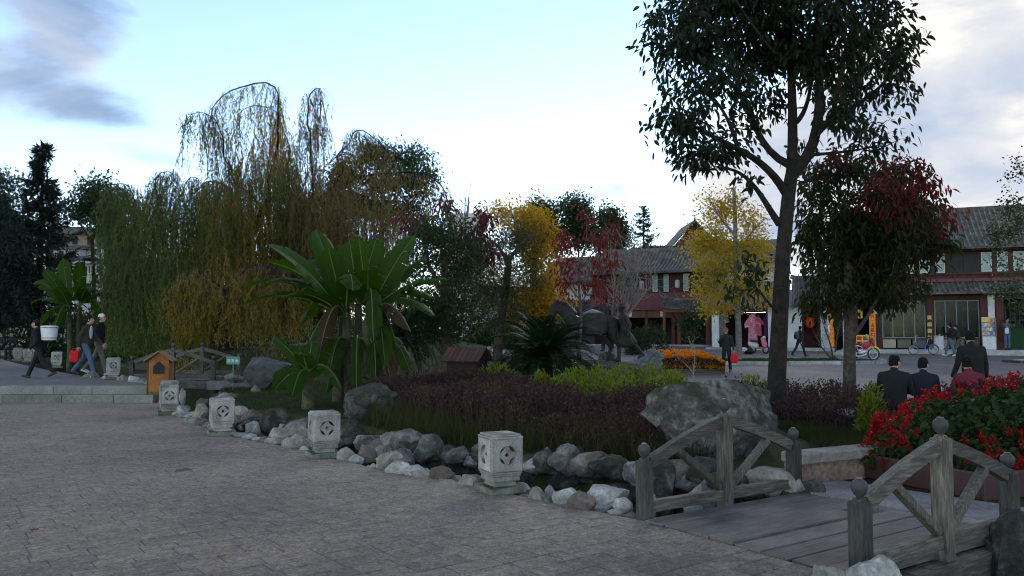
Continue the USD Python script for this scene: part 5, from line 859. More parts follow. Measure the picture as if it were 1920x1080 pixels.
for k, (px, d, w, h, lab) in enumerate([(30, 47, 110, 110, 'dark shrub mass at the left edge under the conifer'), (110, 49, 100, 90, 'dark shrub under the cedar'), (200, 46, 110, 110, 'dark shrub behind the green willow'), (300, 52, 120, 110, 'dark shrub mass behind the willow trunks'), (400, 56, 120, 90, 'dark shrub behind the small yellow willow'), (500, 60, 120, 70, 'low dark shrub beyond the path'), (600, 58, 120, 80, 'dark shrub behind the banana plants'), (700, 55, 130, 100, 'dark shrub behind the cycad'), (800, 42, 100, 80, 'dark shrub left of the hut'), (930, 46, 90, 46, 'shrub under the olive tree'), (1000, 48, 80, 40, 'low shrub under the yellow tree'), (250, 44, 60, 60, 'clipped dark bush beside the pond')]):
    g = ground_at(px, d, 0); s = d / F; bush('dark_shrub', lab, 'shrub', g, (w * s * .6, w * s * .5, h * s), 2600, .26, .12, M_lgreen, 90 + k, stems=4)
for k, (px, y, d, w, h, lab) in enumerate([(1222, 652, 45, 60, 52, 'dark leaved camellia bush in front of the red shop'), (1195, 655, 44, 40, 40, 'small dark bush left of the camellia')]):
    g = ground_at(px, d, 0); s = d / F; bush('camellia', lab, 'shrub', g, (w * s * .55, w * s * .5, h * s * 1.1), 900, .2, .09, M_lgreen, 120 + k)
simple('small_evergreen', 'small evergreen with a thin curved trunk in front of the red shop doorway', 1294, 43, [[(1297, 650), (1290, 630), (1294, 615)]], [(1292, 605, 16, 22, 0), (1298, 590, 12, 12, 0), (1285, 618, 10, 12, 0)], 60, 14, .2, .2, .09, M_lgreen, M_barkp, seed=122, r0=.06)
# ------------------------------------------------------------------ buildings
M_tile = stonemat('grey_roof_tile', (.042, .038, .033), (.088, .081, .071), (.175, .162, .142), 2.0, .5, .02, .85, fine=9.0)
M_ridge = stonemat('ridge_tile', (.05, .047, .042), (.095, .09, .08), (.16, .15, .135), 2.0, .4, .02, .85)
M_red = M_red_flower = M_red
M_rtim = woodmat('red_brown_timber', (.040, .011, .010), (.070, .018, .016), (.10, .028, .024), (6, 6, 1), .6, .15)
M_rband = plain('maroon_board', (.105, .018, .022), .6, var=.18, scale=4)
M_otim = woodmat('orange_brown_timber', (.10, .035, .014), (.17, .062, .025), (.23, .09, .04), (1, 6, 6), .6, .15)
M_white = plain('white_plaster', (.50, .50, .48), .9, var=.22, scale=1.3, bump=.1)
M_grey = plain('grey_plaster', (.26, .255, .25), .9, var=.25, scale=1.2)
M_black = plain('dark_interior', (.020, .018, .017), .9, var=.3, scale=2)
M_sh = plain('shelf_metal', (.13, .18, .18), .5); M_shd = plain('shelf_board_dark', (.06, .085, .085), .6); M_frame = plain('pale_window_frame', (.42, .45, .42), .6); M_gwall = plain('green_wall', (.05, .12, .05), .9)
M_glass = usdkit.material(stage, L_('window_glass'), {'t': ('transparent_bsdf', {'color': (.46, .54, .54)}), 'g': ('glossy_bsdf', {'roughness': .08, 'color': (.9, .95, .95)}), 'm': ('mix_closure', {'fac': .012})}, [('t.BSDF', 'm.closure1'), ('g.BSDF', 'm.closure2')], surface='m.closure')
M_pane = plain('dusty_pane', (.20, .27, .25), .25, var=.25, scale=3)
class Bld:
    """A building in its own frame: x along the front, y into the building, z up."""
    def __init__(s, name, label, p_left, p_right, z, cat='building'):
        a, b = V3(*p_left[:2]), V3(*p_right[:2]); s.o, s.u = a, (b - a) / np.linalg.norm(b - a); s.L = float(np.linalg.norm(b - a)); s.z = z; s.rz = math.atan2(s.u[1], s.u[0]); s.t = thing(name, label, cat, (*a, z), s.rz)
    def x(s, px, y=0.0):                 # place along the front under a photo column, for a plane y metres behind the front
        n = V3(-s.u[1], s.u[0]); o = s.o + n * y; k = (px - 960) / F / CP * 1.0; return float((k * o[1] - o[0]) / (s.u[0] - k * s.u[1]))
    def zz(s, py, x, y=0.0):
        n = V3(-s.u[1], s.u[0]); p = s.o + s.u * x + n * y; return float(at(960, py, p[1])[2] - s.z)
    def box(s, name, x0, x1, y0, y1, z0, z1, mat, parent=None, bev=0.0):
        return MB().box(((x0 + x1) / 2, (y0 + y1) / 2, (z0 + z1) / 2), (x1 - x0, y1 - y0, z1 - z0), bev=bev).build(name, mat, parent or s.t)
    def pt(s, x, y, z): n = V3(-s.u[1], s.u[0]); p = s.o + s.u * x + n * y; return V3(p[0], p[1], s.z + z)
def roof_sheet(mb, rb, x0, x1, P, sp=.26, r=.075):
    """tiled slope: P = line of (y, z) from eave to ridge"""
    P = np.asarray(P, float); m = len(P); v = np.concatenate([np.c_[np.full(m, x), P] for x in (x0, x1)] + [np.c_[np.full(m, x), P - [0, .09]] for x in (x0, x1)]); j = np.arange(m - 1)
    mb.add(v, np.vstack([np.stack([a * m + j, a * m + j + 1, b * m + j + 1, b * m + j], 1) for a, b in ((0, 1), (3, 2), (2, 0), (1, 3))] + [np.array([[0, m, 3 * m, 2 * m]])]))
    for x in np.arange(x0 + sp / 2, x1, sp):
        rb.tube(np.c_[np.full(m, x), P + [0, .01]], r, 6); rb.lathe([(0, 0), (r * 1.1, 0)], (x, P[0, 0], P[0, 1]), 6)
def roof(b, parent, x0, x1, y0, z0, y1, z1, both=True, sag=.18, name='roof', ridge=True, sp=.26, tip=.25):
    t = np.linspace(0, 1, 7); L = lambda ya, yb: np.c_[ya + (yb - ya) * t, z0 + (z1 - z0) * t - sag * np.sin(t * PI)]
    mb, rb = MB(), MB(); roof_sheet(mb, rb, x0, x1, L(y0, y1), sp)
    if both: roof_sheet(mb, rb, x0, x1, L(2 * y1 - y0, y1), sp)
    rf = mb.build(name, M_tile, parent); rb.build('tile_row', M_tile, rf, smooth=50, kind='stuff')
    if ridge:
        xs = np.linspace(x0 - .1, x1 + .1, 13); k = np.abs(xs - (x0 + x1) / 2) / ((x1 - x0) / 2 + .1); zs = z1 + .06 + tip * k ** 6; rd = MB()
        for a, c, za, zc in zip(xs[:-1], xs[1:], zs[:-1], zs[1:]): rd.beam((a, y1, za), (c, y1, zc), .2, .26)
        rd.build('ridge', M_ridge, rf)
    return rf
def window(b, name, x0, x1, y, z0, z1, fm, pm, nx=1, nz=2, w=.05):
    fr = MB(); fr.box((x0 + w / 2, y, (z0 + z1) / 2), (w, .07, z1 - z0)); fr.box((x1 - w / 2, y, (z0 + z1) / 2), (w, .07, z1 - z0)); fr.box(((x0 + x1) / 2, y, z0 + w / 2), (x1 - x0 - 2 * w, .07, w)); fr.box(((x0 + x1) / 2, y, z1 - w / 2), (x1 - x0 - 2 * w, .07, w))
    for k in range(1, nx): fr.box((x0 + (x1 - x0) * k / nx, y, (z0 + z1) / 2), (w * .7, .05, z1 - z0 - 2 * w))
    for k in range(1, nz): fr.box(((x0 + x1) / 2, y, z0 + (z1 - z0) * k / nz), (x1 - x0 - 2 * w, .045, w * .7))
    f = fr.build(name, fm, b.t); MB().box(((x0 + x1) / 2, y + .02, (z0 + z1) / 2), (x1 - x0 - w, .012, z1 - z0 - w)).build('pane', pm, f)
goods_rng = np.random.default_rng(77)
M_goods = [plain(f'goods_{n}', c, .6) for n, c in (('dark', (.02, .02, .02)), ('grey', (.06, .065, .065)), ('brown', (.05, .03, .02)), ('white', (.16, .16, .15)), ('blue', (.03, .05, .09)), ('red', (.12, .02, .02)), ('black', (.012, .012, .013)), ('green', (.03, .07, .04)))]
def shelf(b, label, x0, x1, y, z0, z1, rows, cols, fill=.8):
    t = thing('display_shelf', label, 'shelf', b.pt(x0, y, z0), b.rz); w, h = x1 - x0, z1 - z0
    for k in range(cols + 1): MB().box((w * k / cols, .15, h / 2), (.05, .3, h)).build('upright', M_shd, t)
    for k in range(rows + 1): MB().box((w / 2, .16, h * k / rows), (w, .28, .035)).build('shelf_board', M_shd, t)
    for i in range(rows):
        for j in range(cols):
            x = w * j / cols + .08
            while x < w * (j + 1) / cols - .15:
                gw, gh = goods_rng.uniform(.08, .24), goods_rng.uniform(.1, h / rows * .8)
                if goods_rng.random() < fill: MB().box((x + gw / 2, .15, h * i / rows + .02 + gh / 2), (gw, .2, gh)).build('goods', M_goods[goods_rng.integers(len(M_goods))], t)
                x += gw + .03
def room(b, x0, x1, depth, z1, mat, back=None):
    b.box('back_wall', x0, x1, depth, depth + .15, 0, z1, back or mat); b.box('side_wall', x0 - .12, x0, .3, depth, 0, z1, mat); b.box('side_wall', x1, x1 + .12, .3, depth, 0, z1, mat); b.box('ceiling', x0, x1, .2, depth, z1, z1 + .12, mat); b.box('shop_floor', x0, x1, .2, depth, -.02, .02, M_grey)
# ---- right hand shop with the long tiled roof
dirv = V3(math.cos(math.radians(22)), -math.sin(math.radians(22)))
pL = V3(at(1588, 640, 47.5)[0], 47.5); pR = pL + dirv * 15.5
b = Bld('timber_shop', 'two storey red timber shop with a long grey tiled roof, at the right', pL, pR, gz(pL[0], 45.5) - .02); X_ = b.x
z1f, z2a, z2b = 3.05, 4.15, 5.95
MB().box((b.L / 2, -.35, .08), (b.L + .6, 2.1, .34), bev=.02).build('plinth', M_kerb, b.t)
zf = .25
posts = [X_(1600), X_(1644), X_(1742), X_(1843), X_(1872), X_(1950), X_(2010)]
for x in posts: b.box('post', x - .2, x + .2, -.15, .25, zf, 3.5, M_rtim, bev=.02)
b.box('beam', -.2, b.L, -.1, .2, z1f, 3.62, M_rtim); b.box('upper_floor', -.2, b.L, .21, 6.5, 3.3, 3.6, M_rtim)
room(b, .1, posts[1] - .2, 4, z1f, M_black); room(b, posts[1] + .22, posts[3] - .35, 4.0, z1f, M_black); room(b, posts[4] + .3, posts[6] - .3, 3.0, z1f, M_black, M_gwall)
b.box('white_pillar', X_(1849), X_(1863), -.14, .22, zf, 3.3, M_white)
for xa, xb in ((posts[1] + .2, posts[2] - .2), (posts[2] + .2, posts[3] - .2)):
    n = 3; zs = zf + .62
    for k in range(n):
        x0, x1 = xa + (xb - xa) * k / n, xa + (xb - xa) * (k + 1) / n
        b.box('low_panel', x0 + .04, x1 - .04, -.02, .04, zf + .06, zs - .06, plain(f'panel_tan_{k}', ((.34, .27, .19), (.10, .09, .05), (.09, .07, .045))[k], .7, var=.2, scale=3))
    b.box('sill', xa, xb, -.06, .08, zs - .05, zs, M_rtim); window(b, 'shop_window', xa + .02, xb - .02, .02, zs + .01, z1f - .02, M_sh, M_glass, 4, 1, .06)
shelf(b, 'pale shelf unit full of dark goods behind the left shop window', posts[1] + .35, posts[2] - .3, 2.4, zf + .55, 2.9, 5, 4, .6); shelf(b, 'pale shelf unit full of dark goods behind the right shop window', posts[2] + .35, posts[3] - .5, 2.5, zf + .4, 2.9, 5, 4, .6); shelf(b, 'shelves of small goods on the green wall behind the standing man', posts[4] + .7, posts[5] - .1, 2.4, zf + 1.3, 2.9, 4, 5, .9)
# skirt roof, upper floor, main roof
roof(b, b.t, -.5, b.L + .3, -1.25, 3.42, .18, 4.05, both=False, sag=.06, name='skirt_roof', ridge=False)
b.box('upper_wall', -.2, b.L, .22, .36, 4.06, 6.3, M_rtim)
for k in range(7): b.box('rail_post', 3.0 + k * .9, 3.06 + k * .9, -.02, .04, 4.0, 4.52, M_rtim)
b.box('balcony_rail', 2.9, 9.3, -.02, .05, 4.5, 4.58, M_rtim); b.box('balcony_board', 2.9, 9.3, .0, .05, 4.08, 4.26, M_rband)
xw = X_(1752)
for k in range(9):
    x0 = xw + k * .78 - 1.6
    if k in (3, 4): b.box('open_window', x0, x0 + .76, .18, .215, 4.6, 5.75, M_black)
    else: window(b, 'upper_window', x0 + .1, x0 + .62, .19, 4.62, 5.72, M_frame, M_pane, 1, 2, .06)
b.box('eave_board', -.3, b.L, -.45, -.38, 5.80, 6.0, M_rtim); b.box('eave_soffit', -.3, b.L, -.42, .3, 6.0, 6.06, M_rtim)
roof(b, b.t, -.7, b.L + .5, -.85, 5.95, 3.2, 8.55, sag=.22)
b.box('gable_wall', -.2, -.02, .36, 6.0, 0, 6.3, M_white); b.box('rear_wall', -.2, b.L, 6.0, 6.2, 0, 6.3, M_white)
BR = b
# ---- middle row: low shops with white walls
pL = V3(at(1334, 640, 51)[0], 51.0); pR = V3(at(1556, 640, 48.5)[0], 48.5); b = Bld('low_shop', 'low white shops with dark tiled roofs between the red shop and the timber shop', pL, pR, gz(10, 48)); X_ = b.x; h = 2.75
MB().box((b.L / 2, .1, .06), (b.L + .5, 2.2, .26), bev=.02).build('plinth', M_kerb, b.t)
xs = [X_(1334), X_(1347), X_(1437), X_(1470), X_(1502), X_(1537), X_(1552)]
b.box('pillar', xs[0], xs[1], -.1, .3, .15, h, M_white, bev=.02); b.box('front_wall', xs[2] + .05, xs[4], 0, .25, .15, h, M_white); b.box('pillar', xs[5], xs[6], -.1, .3, .15, h, M_white, bev=.02); b.box('lintel', xs[1], xs[2] + .05, .0, .2, h - .28, h + .1, M_rtim); b.box('lintel', xs[4], xs[5], .0, .2, h - .35, h + .1, M_rband)
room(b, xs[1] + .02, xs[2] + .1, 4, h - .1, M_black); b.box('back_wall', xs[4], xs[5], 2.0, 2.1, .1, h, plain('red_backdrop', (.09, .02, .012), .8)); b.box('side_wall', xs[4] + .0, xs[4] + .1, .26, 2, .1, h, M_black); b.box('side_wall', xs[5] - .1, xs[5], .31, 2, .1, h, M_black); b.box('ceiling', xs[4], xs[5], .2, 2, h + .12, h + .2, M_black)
M_tube = plain('lit_tube', (.85, 1.0, .92), emit=5.0)
for px in (1398, 1422): x = X_(px, .8); MB().tube(np.array([[x - .38, .8, h - .36], [x + .38, .8, h - .36]]), .022, 8).build('lamp_tube', M_tube, b.t)
roof(b, b.t, xs[0] - .25, xs[3] + .3, -.9, h + .05, 1.7, h + 1.45, both=False, sag=.08, name='roof', tip=.1); roof(b, b.t, xs[3] + .45, xs[6] + .25, -1.3, h + .0, 1.4, h + 1.75, both=False, sag=.08, name='roof', tip=.1)
b.box('rear_wall', xs[0], xs[6], 4.15, 4.3, 0, h + 1.2, M_white)
t = thing('paper_lantern', 'round orange lantern hanging in the white shop doorway', 'lantern', b.pt(X_(1517, 1.0), 1.0, 1.75)); MB().lathe([(.0, -.34), (.16, -.33), (.30, -.2), (.35, 0), (.30, .2), (.16, .33), (0, .34)], n=16).build('shade', plain('orange_paper', (.75, .09, .015), .6), t, smooth=40); MB().tube(np.array([[0, 0, .34], [0, 0, .85]]), .012, 5).build('cord', M_black, t)
# clothes on display
M_pinkc = stonemat('pink_floral_cloth', (.42, .05, .09), (.50, .16, .2), (.62, .5, .5), 9.0, .1, .005)
for k, (px, w, lab, m) in enumerate(((1410, .62, 'pink flowered robe hanging at the white shop entrance', M_pinkc), (1421, .4, 'dark pink blouse hanging beside the pink robe', plain('rose_cloth', (.3, .04, .08), .8, var=.3)), (1352, .5, 'grey coat hanging beside the white stone pillar', plain('grey_cloth', (.12, .12, .13), .8, var=.3, scale=6)), (1436, .4, 'violet dress hanging in the shadow of the white shop', plain('violet_cloth', (.08, .02, .07), .8, var=.3)))):
    x = X_(px, -.05); t = thing('hanging_garment', lab, 'garment', b.pt(x, -.12 if k < 2 else .35, .28 if k == 0 else .9), b.rz); hh = (2.0, 1.2, 1.5, 1.3)[k]; c = sg.Polygon([(-w * .5, 0), (w * .5, 0), (w * .38, hh * .6), (w * .75, hh * .55), (w * .8, hh * .68), (w * .3, hh * .93), (.07, hh), (-.07, hh), (-w * .3, hh * .93), (-w * .8, hh * .68), (-w * .75, hh * .55), (-w * .38, hh * .6)])
    g_ = trimesh.creation.extrude_polygon(c, .1, engine='earcut'); v = np.array(g_.vertices); MB().add(np.stack([v[:, 0], v[:, 2] - .05 + .04 * np.sin(v[:, 0] * 14), v[:, 1]], 1), g_.faces).build('cloth', m, t); MB().tube(np.array([[0, 0, hh - .02], [0, 0, hh + .12]]), .01, 5).build('hook', M_sh, t)
# narrow dark shop filling the corner
pL = V3(at(1554, 640, 49.5)[0], 49.5); pR = V3(at(1606, 640, 48.6)[0], 48.6); b = Bld('corner_shop', 'narrow dark shop front squeezed between the white shop and the timber shop', pL, pR, gz(16, 48)); b.box('wall', 0, b.L, .9, 4, 0, 5.2, M_rtim); b.box('doorway', .25, b.L - .3, .86, .885, 0, 2.4, M_black); b.box('lintel', 0, b.L, .7, .89, 2.5, 3.0, M_rband); roof(b, b.t, -.2, b.L + .2, .1, 5.1, 2.2, 6.2, both=False)
# white house behind
pL = V3(at(1336, 600, 57)[0], 57.0); pR = V3(at(1470, 600, 56)[0], 56); b = Bld('white_house', 'plain white walled house with tiled roof rising behind the low shops', pL, pR, .7); b.box('wall', 0, b.L, 0, 5, 0, 6.0, M_white); roof(b, b.t, -.4, b.L + .4, -.6, 5.95, 2.5, 7.6); window(b, 'window', b.L * .72, b.L * .9, -.02, 3.6, 4.6, M_rtim, M_black, 2, 1)
# ---- red shop
pR = V3(at(1333, 640, 54)[0], 54.0); pL = pR + V3(-math.cos(math.radians(24)), math.sin(math.radians(24))) * 8.4; b = Bld('red_shop', 'two storey maroon shop with weathered tiled roof and small curved porch roof', pL, pR, gz(8, 54) - .05); X_ = b.x; L = b.L
MB().box((L / 2, .0, .05), (L + .4, 1.6, .24), bev=.02).build('plinth', M_kerb, b.t)
for x in (.1, X_(1212), X_(1262), X_(1273), L - .12): b.box('post', x - .12, x + .12, -.1, .14, .17, 2.55, M_otim if x > 6 else M_rtim, bev=.015)
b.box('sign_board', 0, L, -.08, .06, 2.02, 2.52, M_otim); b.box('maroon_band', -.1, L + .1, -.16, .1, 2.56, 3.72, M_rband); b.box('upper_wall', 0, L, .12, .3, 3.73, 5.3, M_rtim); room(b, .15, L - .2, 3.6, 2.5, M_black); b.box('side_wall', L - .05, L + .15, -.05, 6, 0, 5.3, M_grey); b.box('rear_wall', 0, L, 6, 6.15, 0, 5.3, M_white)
for px, w in ((1190, .5), (1236, .9), (1298, .9)):
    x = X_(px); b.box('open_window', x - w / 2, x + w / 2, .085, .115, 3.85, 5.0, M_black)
for px in (1228, 1249, 1286): x = X_(px); window(b, 'window_leaf', x - .17, x + .17, .03, 3.82, 5.02, M_frame, M_pane, 1, 3, .05)
for px, dx in ((1270, 0), (1203, 0)):
    x = X_(px, -.5); t = thing('paper_lantern', 'pale paper lantern hanging from the red shop eave, ' + ('between the open windows' if px == 1270 else 'behind the bare branches'), 'lantern', b.pt(x, -.5, 4.3)); MB().lathe([(.0, -.28), (.12, -.27), (.16, -.15), (.16, .15), (.12, .27), (0, .28)], n=12).build('shade', plain(f'paper_{px}', (.36, .33, .29), .8), t, smooth=40); MB().tube(np.array([[0, 0, .28], [0, 0, .95]]), .012, 4).build('cord', M_black, t)
for px in (1182, 1241): x = X_(px); b.box('white_tag', x - .1, x + .1, -.105, -.085, 2.1, 2.46, M_white)
roof(b, b.t, -.6, L + .6, -.95, 5.15, 3.0, 7.0, sag=.25, tip=.3)
# curved porch roof
xa, xb = X_(1246), L + .5; mb, rb = MB(), MB(); xs = np.linspace(xa, xb, 15)
def pz(x): k = (x - (xa + xb) / 2) / ((xb - xa) / 2); return 2.62 + .28 * abs(k) ** 3
for x0, x1 in zip(xs[:-1], xs[1:]):
    xm = (x0 + x1) / 2; t_ = np.linspace(0, 1, 5); P = np.c_[-1.5 + 1.3 * t_, pz(xm) + .55 * t_ - .08 * np.sin(t_ * PI)]; roof_sheet(mb, rb, x0, x1 + .004, P, .24, .07)
pr = mb.build('porch_roof', M_tile, b.t); rb.build('tile_row', M_tile, pr, smooth=50, kind='stuff'); rd = MB()
for x0, x1 in zip(xs[:-1], xs[1:]): rd.beam((x0, -.2, pz(x0) + .62), (x1, -.2, pz(x1) + .62), .16, .16)
for x, s in ((xa, -1), (xa + .9, -1)): rd.tube(curve([(x + .25, -.8 if x == xa else -.2, pz(xa) + .4), (x, -.85 if x == xa else -.2, pz(xa) + .55), (x - .16, -.9 if x == xa else -.2, pz(xa) + 1.0)], 6), np.linspace(.09, .02, 6), 6)
rd.build('porch_ridge', M_ridge, pr); b.box('porch_beam', xa + .1, xb - .2, -1.3, -1.15, 2.36, 2.58, M_otim)
for x in (xa + .25, xb - .5): b.box('porch_post', x - .09, x + .09, -1.3, -1.14, .17, 2.36, M_otim)
# stone pillar beside it, wing on the left, tall gable behind
pL = V3(at(1015, 600, 66)[0], 66.0); pR = V3(at(1180, 600, 62)[0], 62); b = Bld('white_gabled_house', 'white walled house with grey tiled roofs behind the scarlet tree', pL, pR, .7); b.box('wall', 0, b.L, 0, 6, 0, 5.0, M_white); roof(b, b.t, -.5, b.L + .4, -.8, 5.0, 3.0, 7.2); roof(b, b.t, .8, b.L + .2, -2.4, 2.6, -.02, 3.6, both=False, name='lean_to_roof', ridge=False); b.box('shop_wall', 1.0, b.L, -2.2, -2.05, 0, 2.6, M_black); b.box('doorway', .05, 1.0, -.03, -.005, .1, 4.2, M_rtim)
pL = V3(at(1225, 500, 84)[0], 84.0); pR = V3(at(1345, 500, 84)[0], 84); b = Bld('gabled_hall', 'tall hall with a red triangular gable showing above the red shop roof', pL, pR, .7); b.box('wall', .6, b.L - .6, 0, 8, 0, 9.3, M_rtim)
roof(b, b.t, -1.0, b.L + .5, -1.2, 9.0, 1.0, 10.3, both=False, ridge=False, name='skirt_roof')
gx = X_ = b.x(1303); w = 2.9; zt = b.zz(414, gx); zb = 10.2
g_ = trimesh.creation.extrude_polygon(sg.Polygon([(-w * .72, zb), (w * .72, zb), (0, zt - .35)]), .15, engine='earcut'); v = np.array(g_.vertices); MB().add(np.stack([v[:, 0] + gx, v[:, 2] + .6, v[:, 1]], 1), g_.faces).build('gable', plain('gable_red', (.13, .03, .025), .7), b.t)
rf = MB()
for s in (-1, 1): rf.beam((gx + s * w, 3, zb - .6), (gx, 3, zt), 7.0, .16, up=(0, 0, 1)); 
rr_ = rf.build('roof', M_tile, b.t); MB().tube(np.array([[gx, -.4, zt], [gx, -.4, zt + .5]]), [.12, .03], 6).build('ridge_finial', M_ridge, rr_)
pL = V3(at(842, 500, 92)[0], 92.0); pR = V3(at(905, 500, 92)[0], 92); b = Bld('white_block', 'white flat topped building showing behind the maroon leaves', pL, pR, .8); b.box('wall', 0, b.L, 0, 8, 0, 14.2, M_white); b.box('parapet', -.4, b.L + .4, -.4, 8.4, 14.2, 14.7, M_white)
for k in range(3): b.box('window', .5 + k * 1.2, 1.3 + k * 1.2, -.03, -.005, 10.5, 12, M_black)
pL = V3(at(900, 600, 58)[0], 58.0); pR = V3(at(1010, 600, 58)[0], 58); b = Bld('white_cottage', 'low white cottage behind the olive and yellow trees', pL, pR, .75); b.box('wall', 0, b.L, 0, 4, 0, 3.0, M_white); roof(b, b.t, -.3, b.L + .3, -.5, 3.0, 2.0, 4.2); b.box('door', 1.6, 2.5, -.03, -.005, 0, 2.1, M_rtim)
# houses on the hillside
rh = np.random.default_rng(12)
for k, (px, py, d, w, h, lab) in enumerate([(152, 448, 165, 92, 46, 'large brown house at the top of the hillside'), (125, 476, 158, 70, 30, 'white house under the large brown hillside house'), (205, 470, 160, 70, 34, 'white house right of the brown hillside house'), (115, 496, 150, 80, 30, 'white railing fronted house lowest on the hillside, left'), (185, 500, 148, 90, 34, 'pale house lowest on the hillside, right'), (225, 440, 172, 50, 30, 'small grey house at the top right of the hillside'), (95, 452, 170, 44, 26, 'small white house at the top left of the hillside')]):
    s = d / F; c = at(px, py, d); W, Hh = w * s, h * s; pl, pr_ = V3(c[0] - W / 2, d + rh.uniform(-3, 3)), V3(c[0] + W / 2, d + rh.uniform(-3, 3)); zb = c[2] - Hh * .5; b = Bld('hillside_house', lab, pl, pr_, zb); wall = plain(f'hill_wall_{k}', ((.20, .15, .11), (.5, .5, .48), (.46, .46, .46), (.52, .53, .53), (.45, .44, .42), (.25, .25, .26), (.5, .5, .5))[k], .9, var=.15, scale=.3)
    b.box('wall', 0, b.L, 0, 7, -8, Hh * .72, wall); roof(b, b.t, -.5, b.L + .5, -.8, Hh * .70, 3.5, Hh * 1.05, sp=.6)
    n = max(2, int(W / 2.2))
    for j in range(n): x = b.L * (j + .5) / n; MB().box((x, -.01, Hh * .40), (1.0, .05, 1.3)).build('window', M_black, b.t)
# low pale wall far left, path beyond the willows
w = thing('low_wall', 'low pale wall under the dark trees on the far left', 'wall', (*at(-30, 600, 58)[:2], gz(-30, 58)), .05)
for k in range(8): MB().box((k * .9 + .45, 0, .9), (.88, .3, 1.9), bev=.02).build('wall_block', M_grey, w)
pth = MB(); pth.add(*sheet(sg.Polygon([(-22, 50), (-8, 49), (-4, 50), (-4, 53.5), (-9, 53), (-22, 54.5)]), .05, .7)); pth.build('far_path', M_sq, kind='structure', smooth=True)
# ------------------------------------------------------------------ people, the bronze group
from manifold3d import Manifold
_sph = {}
def sph(p, r, s=None, n=14):
    m = Manifold.sphere(1.0, n); s = s or (1, 1, 1); return m.scale((r * s[0], r * s[1], r * s[2])).translate(tuple(map(float, p)))
def bone(a, b, ra, rb, n=14): return Manifold.batch_hull([sph(a, ra, n=n), sph(b, rb, n=n)])
def union(parts): return Manifold.batch_boolean(parts, manifold3d.OpType.Add)
def softened(m, edge, it=12):
    q_ = m.refine_to_length(edge).to_mesh(); t = trimesh.Trimesh(q_.vert_properties[:, :3], q_.tri_verts, process=True); trimesh.smoothing.filter_taubin(t, iterations=it); return t
def rot(axis, deg):
    return trimesh.transformations.rotation_matrix(math.radians(deg), axis)[:3, :3]
def joints(H, lean=4, legs=((10, 5), (-10, 10)), arms=((15, 8, 15), (-15, 8, 15)), yaw=0, nod=0, sit=False):
    """Joint places of a figure facing +y. legs: (hip forward, knee bend) right then left; arms: (forward, out, elbow bend)."""
    J = {}; hipz = 0; up = rot((1, 0, 0), -lean); J['pel'] = V3(0, 0, 0); J['chest'] = up @ V3(0, 0, .185 * H); J['sh'] = up @ V3(0, 0, .285 * H); J['neck'] = up @ V3(0, .004 * H, .315 * H)
    hd = rot((0, 0, 1), -yaw) @ rot((1, 0, 0), -nod); J['hd'] = hd; J['head'] = J['neck'] + up @ V3(0, .012 * H, .02 * H) + hd @ V3(0, .012 * H, .065 * H)
    for k, (s, (hf, kn), (af, ao, el)) in enumerate(zip((1, -1), legs, arms)):
        n = 'rl'[k]; hip = V3(s * .052 * H, 0, -.01 * H); d = rot((1, 0, 0), hf) @ V3(s * .03, 0, -1); knee = hip + unit(d) * .245 * H; d2 = rot((1, 0, 0), hf - kn) @ V3(s * .01, 0, -1); ank = knee + unit(d2) * .245 * H; ft = rot((1, 0, 0), (hf - kn) * .55 if not sit else 0)
        J[n + 'hip'], J[n + 'kne'], J[n + 'ank'] = hip, knee, ank; J[n + 'toe'] = ank + ft @ V3(s * .012 * H, .095 * H, -.03 * H); J[n + 'heel'] = ank + ft @ V3(0, -.022 * H, -.03 * H)
        sh = J['sh'] + V3(s * .108 * H, 0, -.012 * H); R = rot((1, 0, 0), af - lean) @ rot((0, 1, 0), -s * ao); elb = sh + R @ V3(0, 0, -.172 * H); R2 = R @ rot((1, 0, 0), el); wr = elb + R2 @ V3(0, 0, -.148 * H)
        J[n + 'sh'], J[n + 'elb'], J[n + 'wri'], J[n + 'R'] = sh, elb, wr, R2
    return J
def hand(w, R, H, s):
    k = H / 1.7; P = lambda x, y, z: w + R @ (V3(x * s, y, z) * k); parts = [Manifold.batch_hull([sph(P(0, .002, -.005), .021 * k, n=8), sph(P(0, .030, -.075), .011 * k, n=8), sph(P(0, -.030, -.072), .011 * k, n=8)])]
    for y, l in ((.028, .062), (.010, .072), (-.010, .067), (-.028, .052)): a, b, c = P(0, y, -.072), P(-.008, y, -.072 - l * .55), P(-.026, y * .9, -.072 - l * .92); parts += [bone(a, b, .0095 * k, .0085 * k, 6), bone(b, c, .0085 * k, .0072 * k, 6)]
    a, b, c = P(-.008, .026, -.022), P(-.022, .048, -.045), P(-.030, .050, -.075); return parts + [bone(a, b, .012 * k, .0105 * k, 6), bone(b, c, .0105 * k, .0085 * k, 6)]
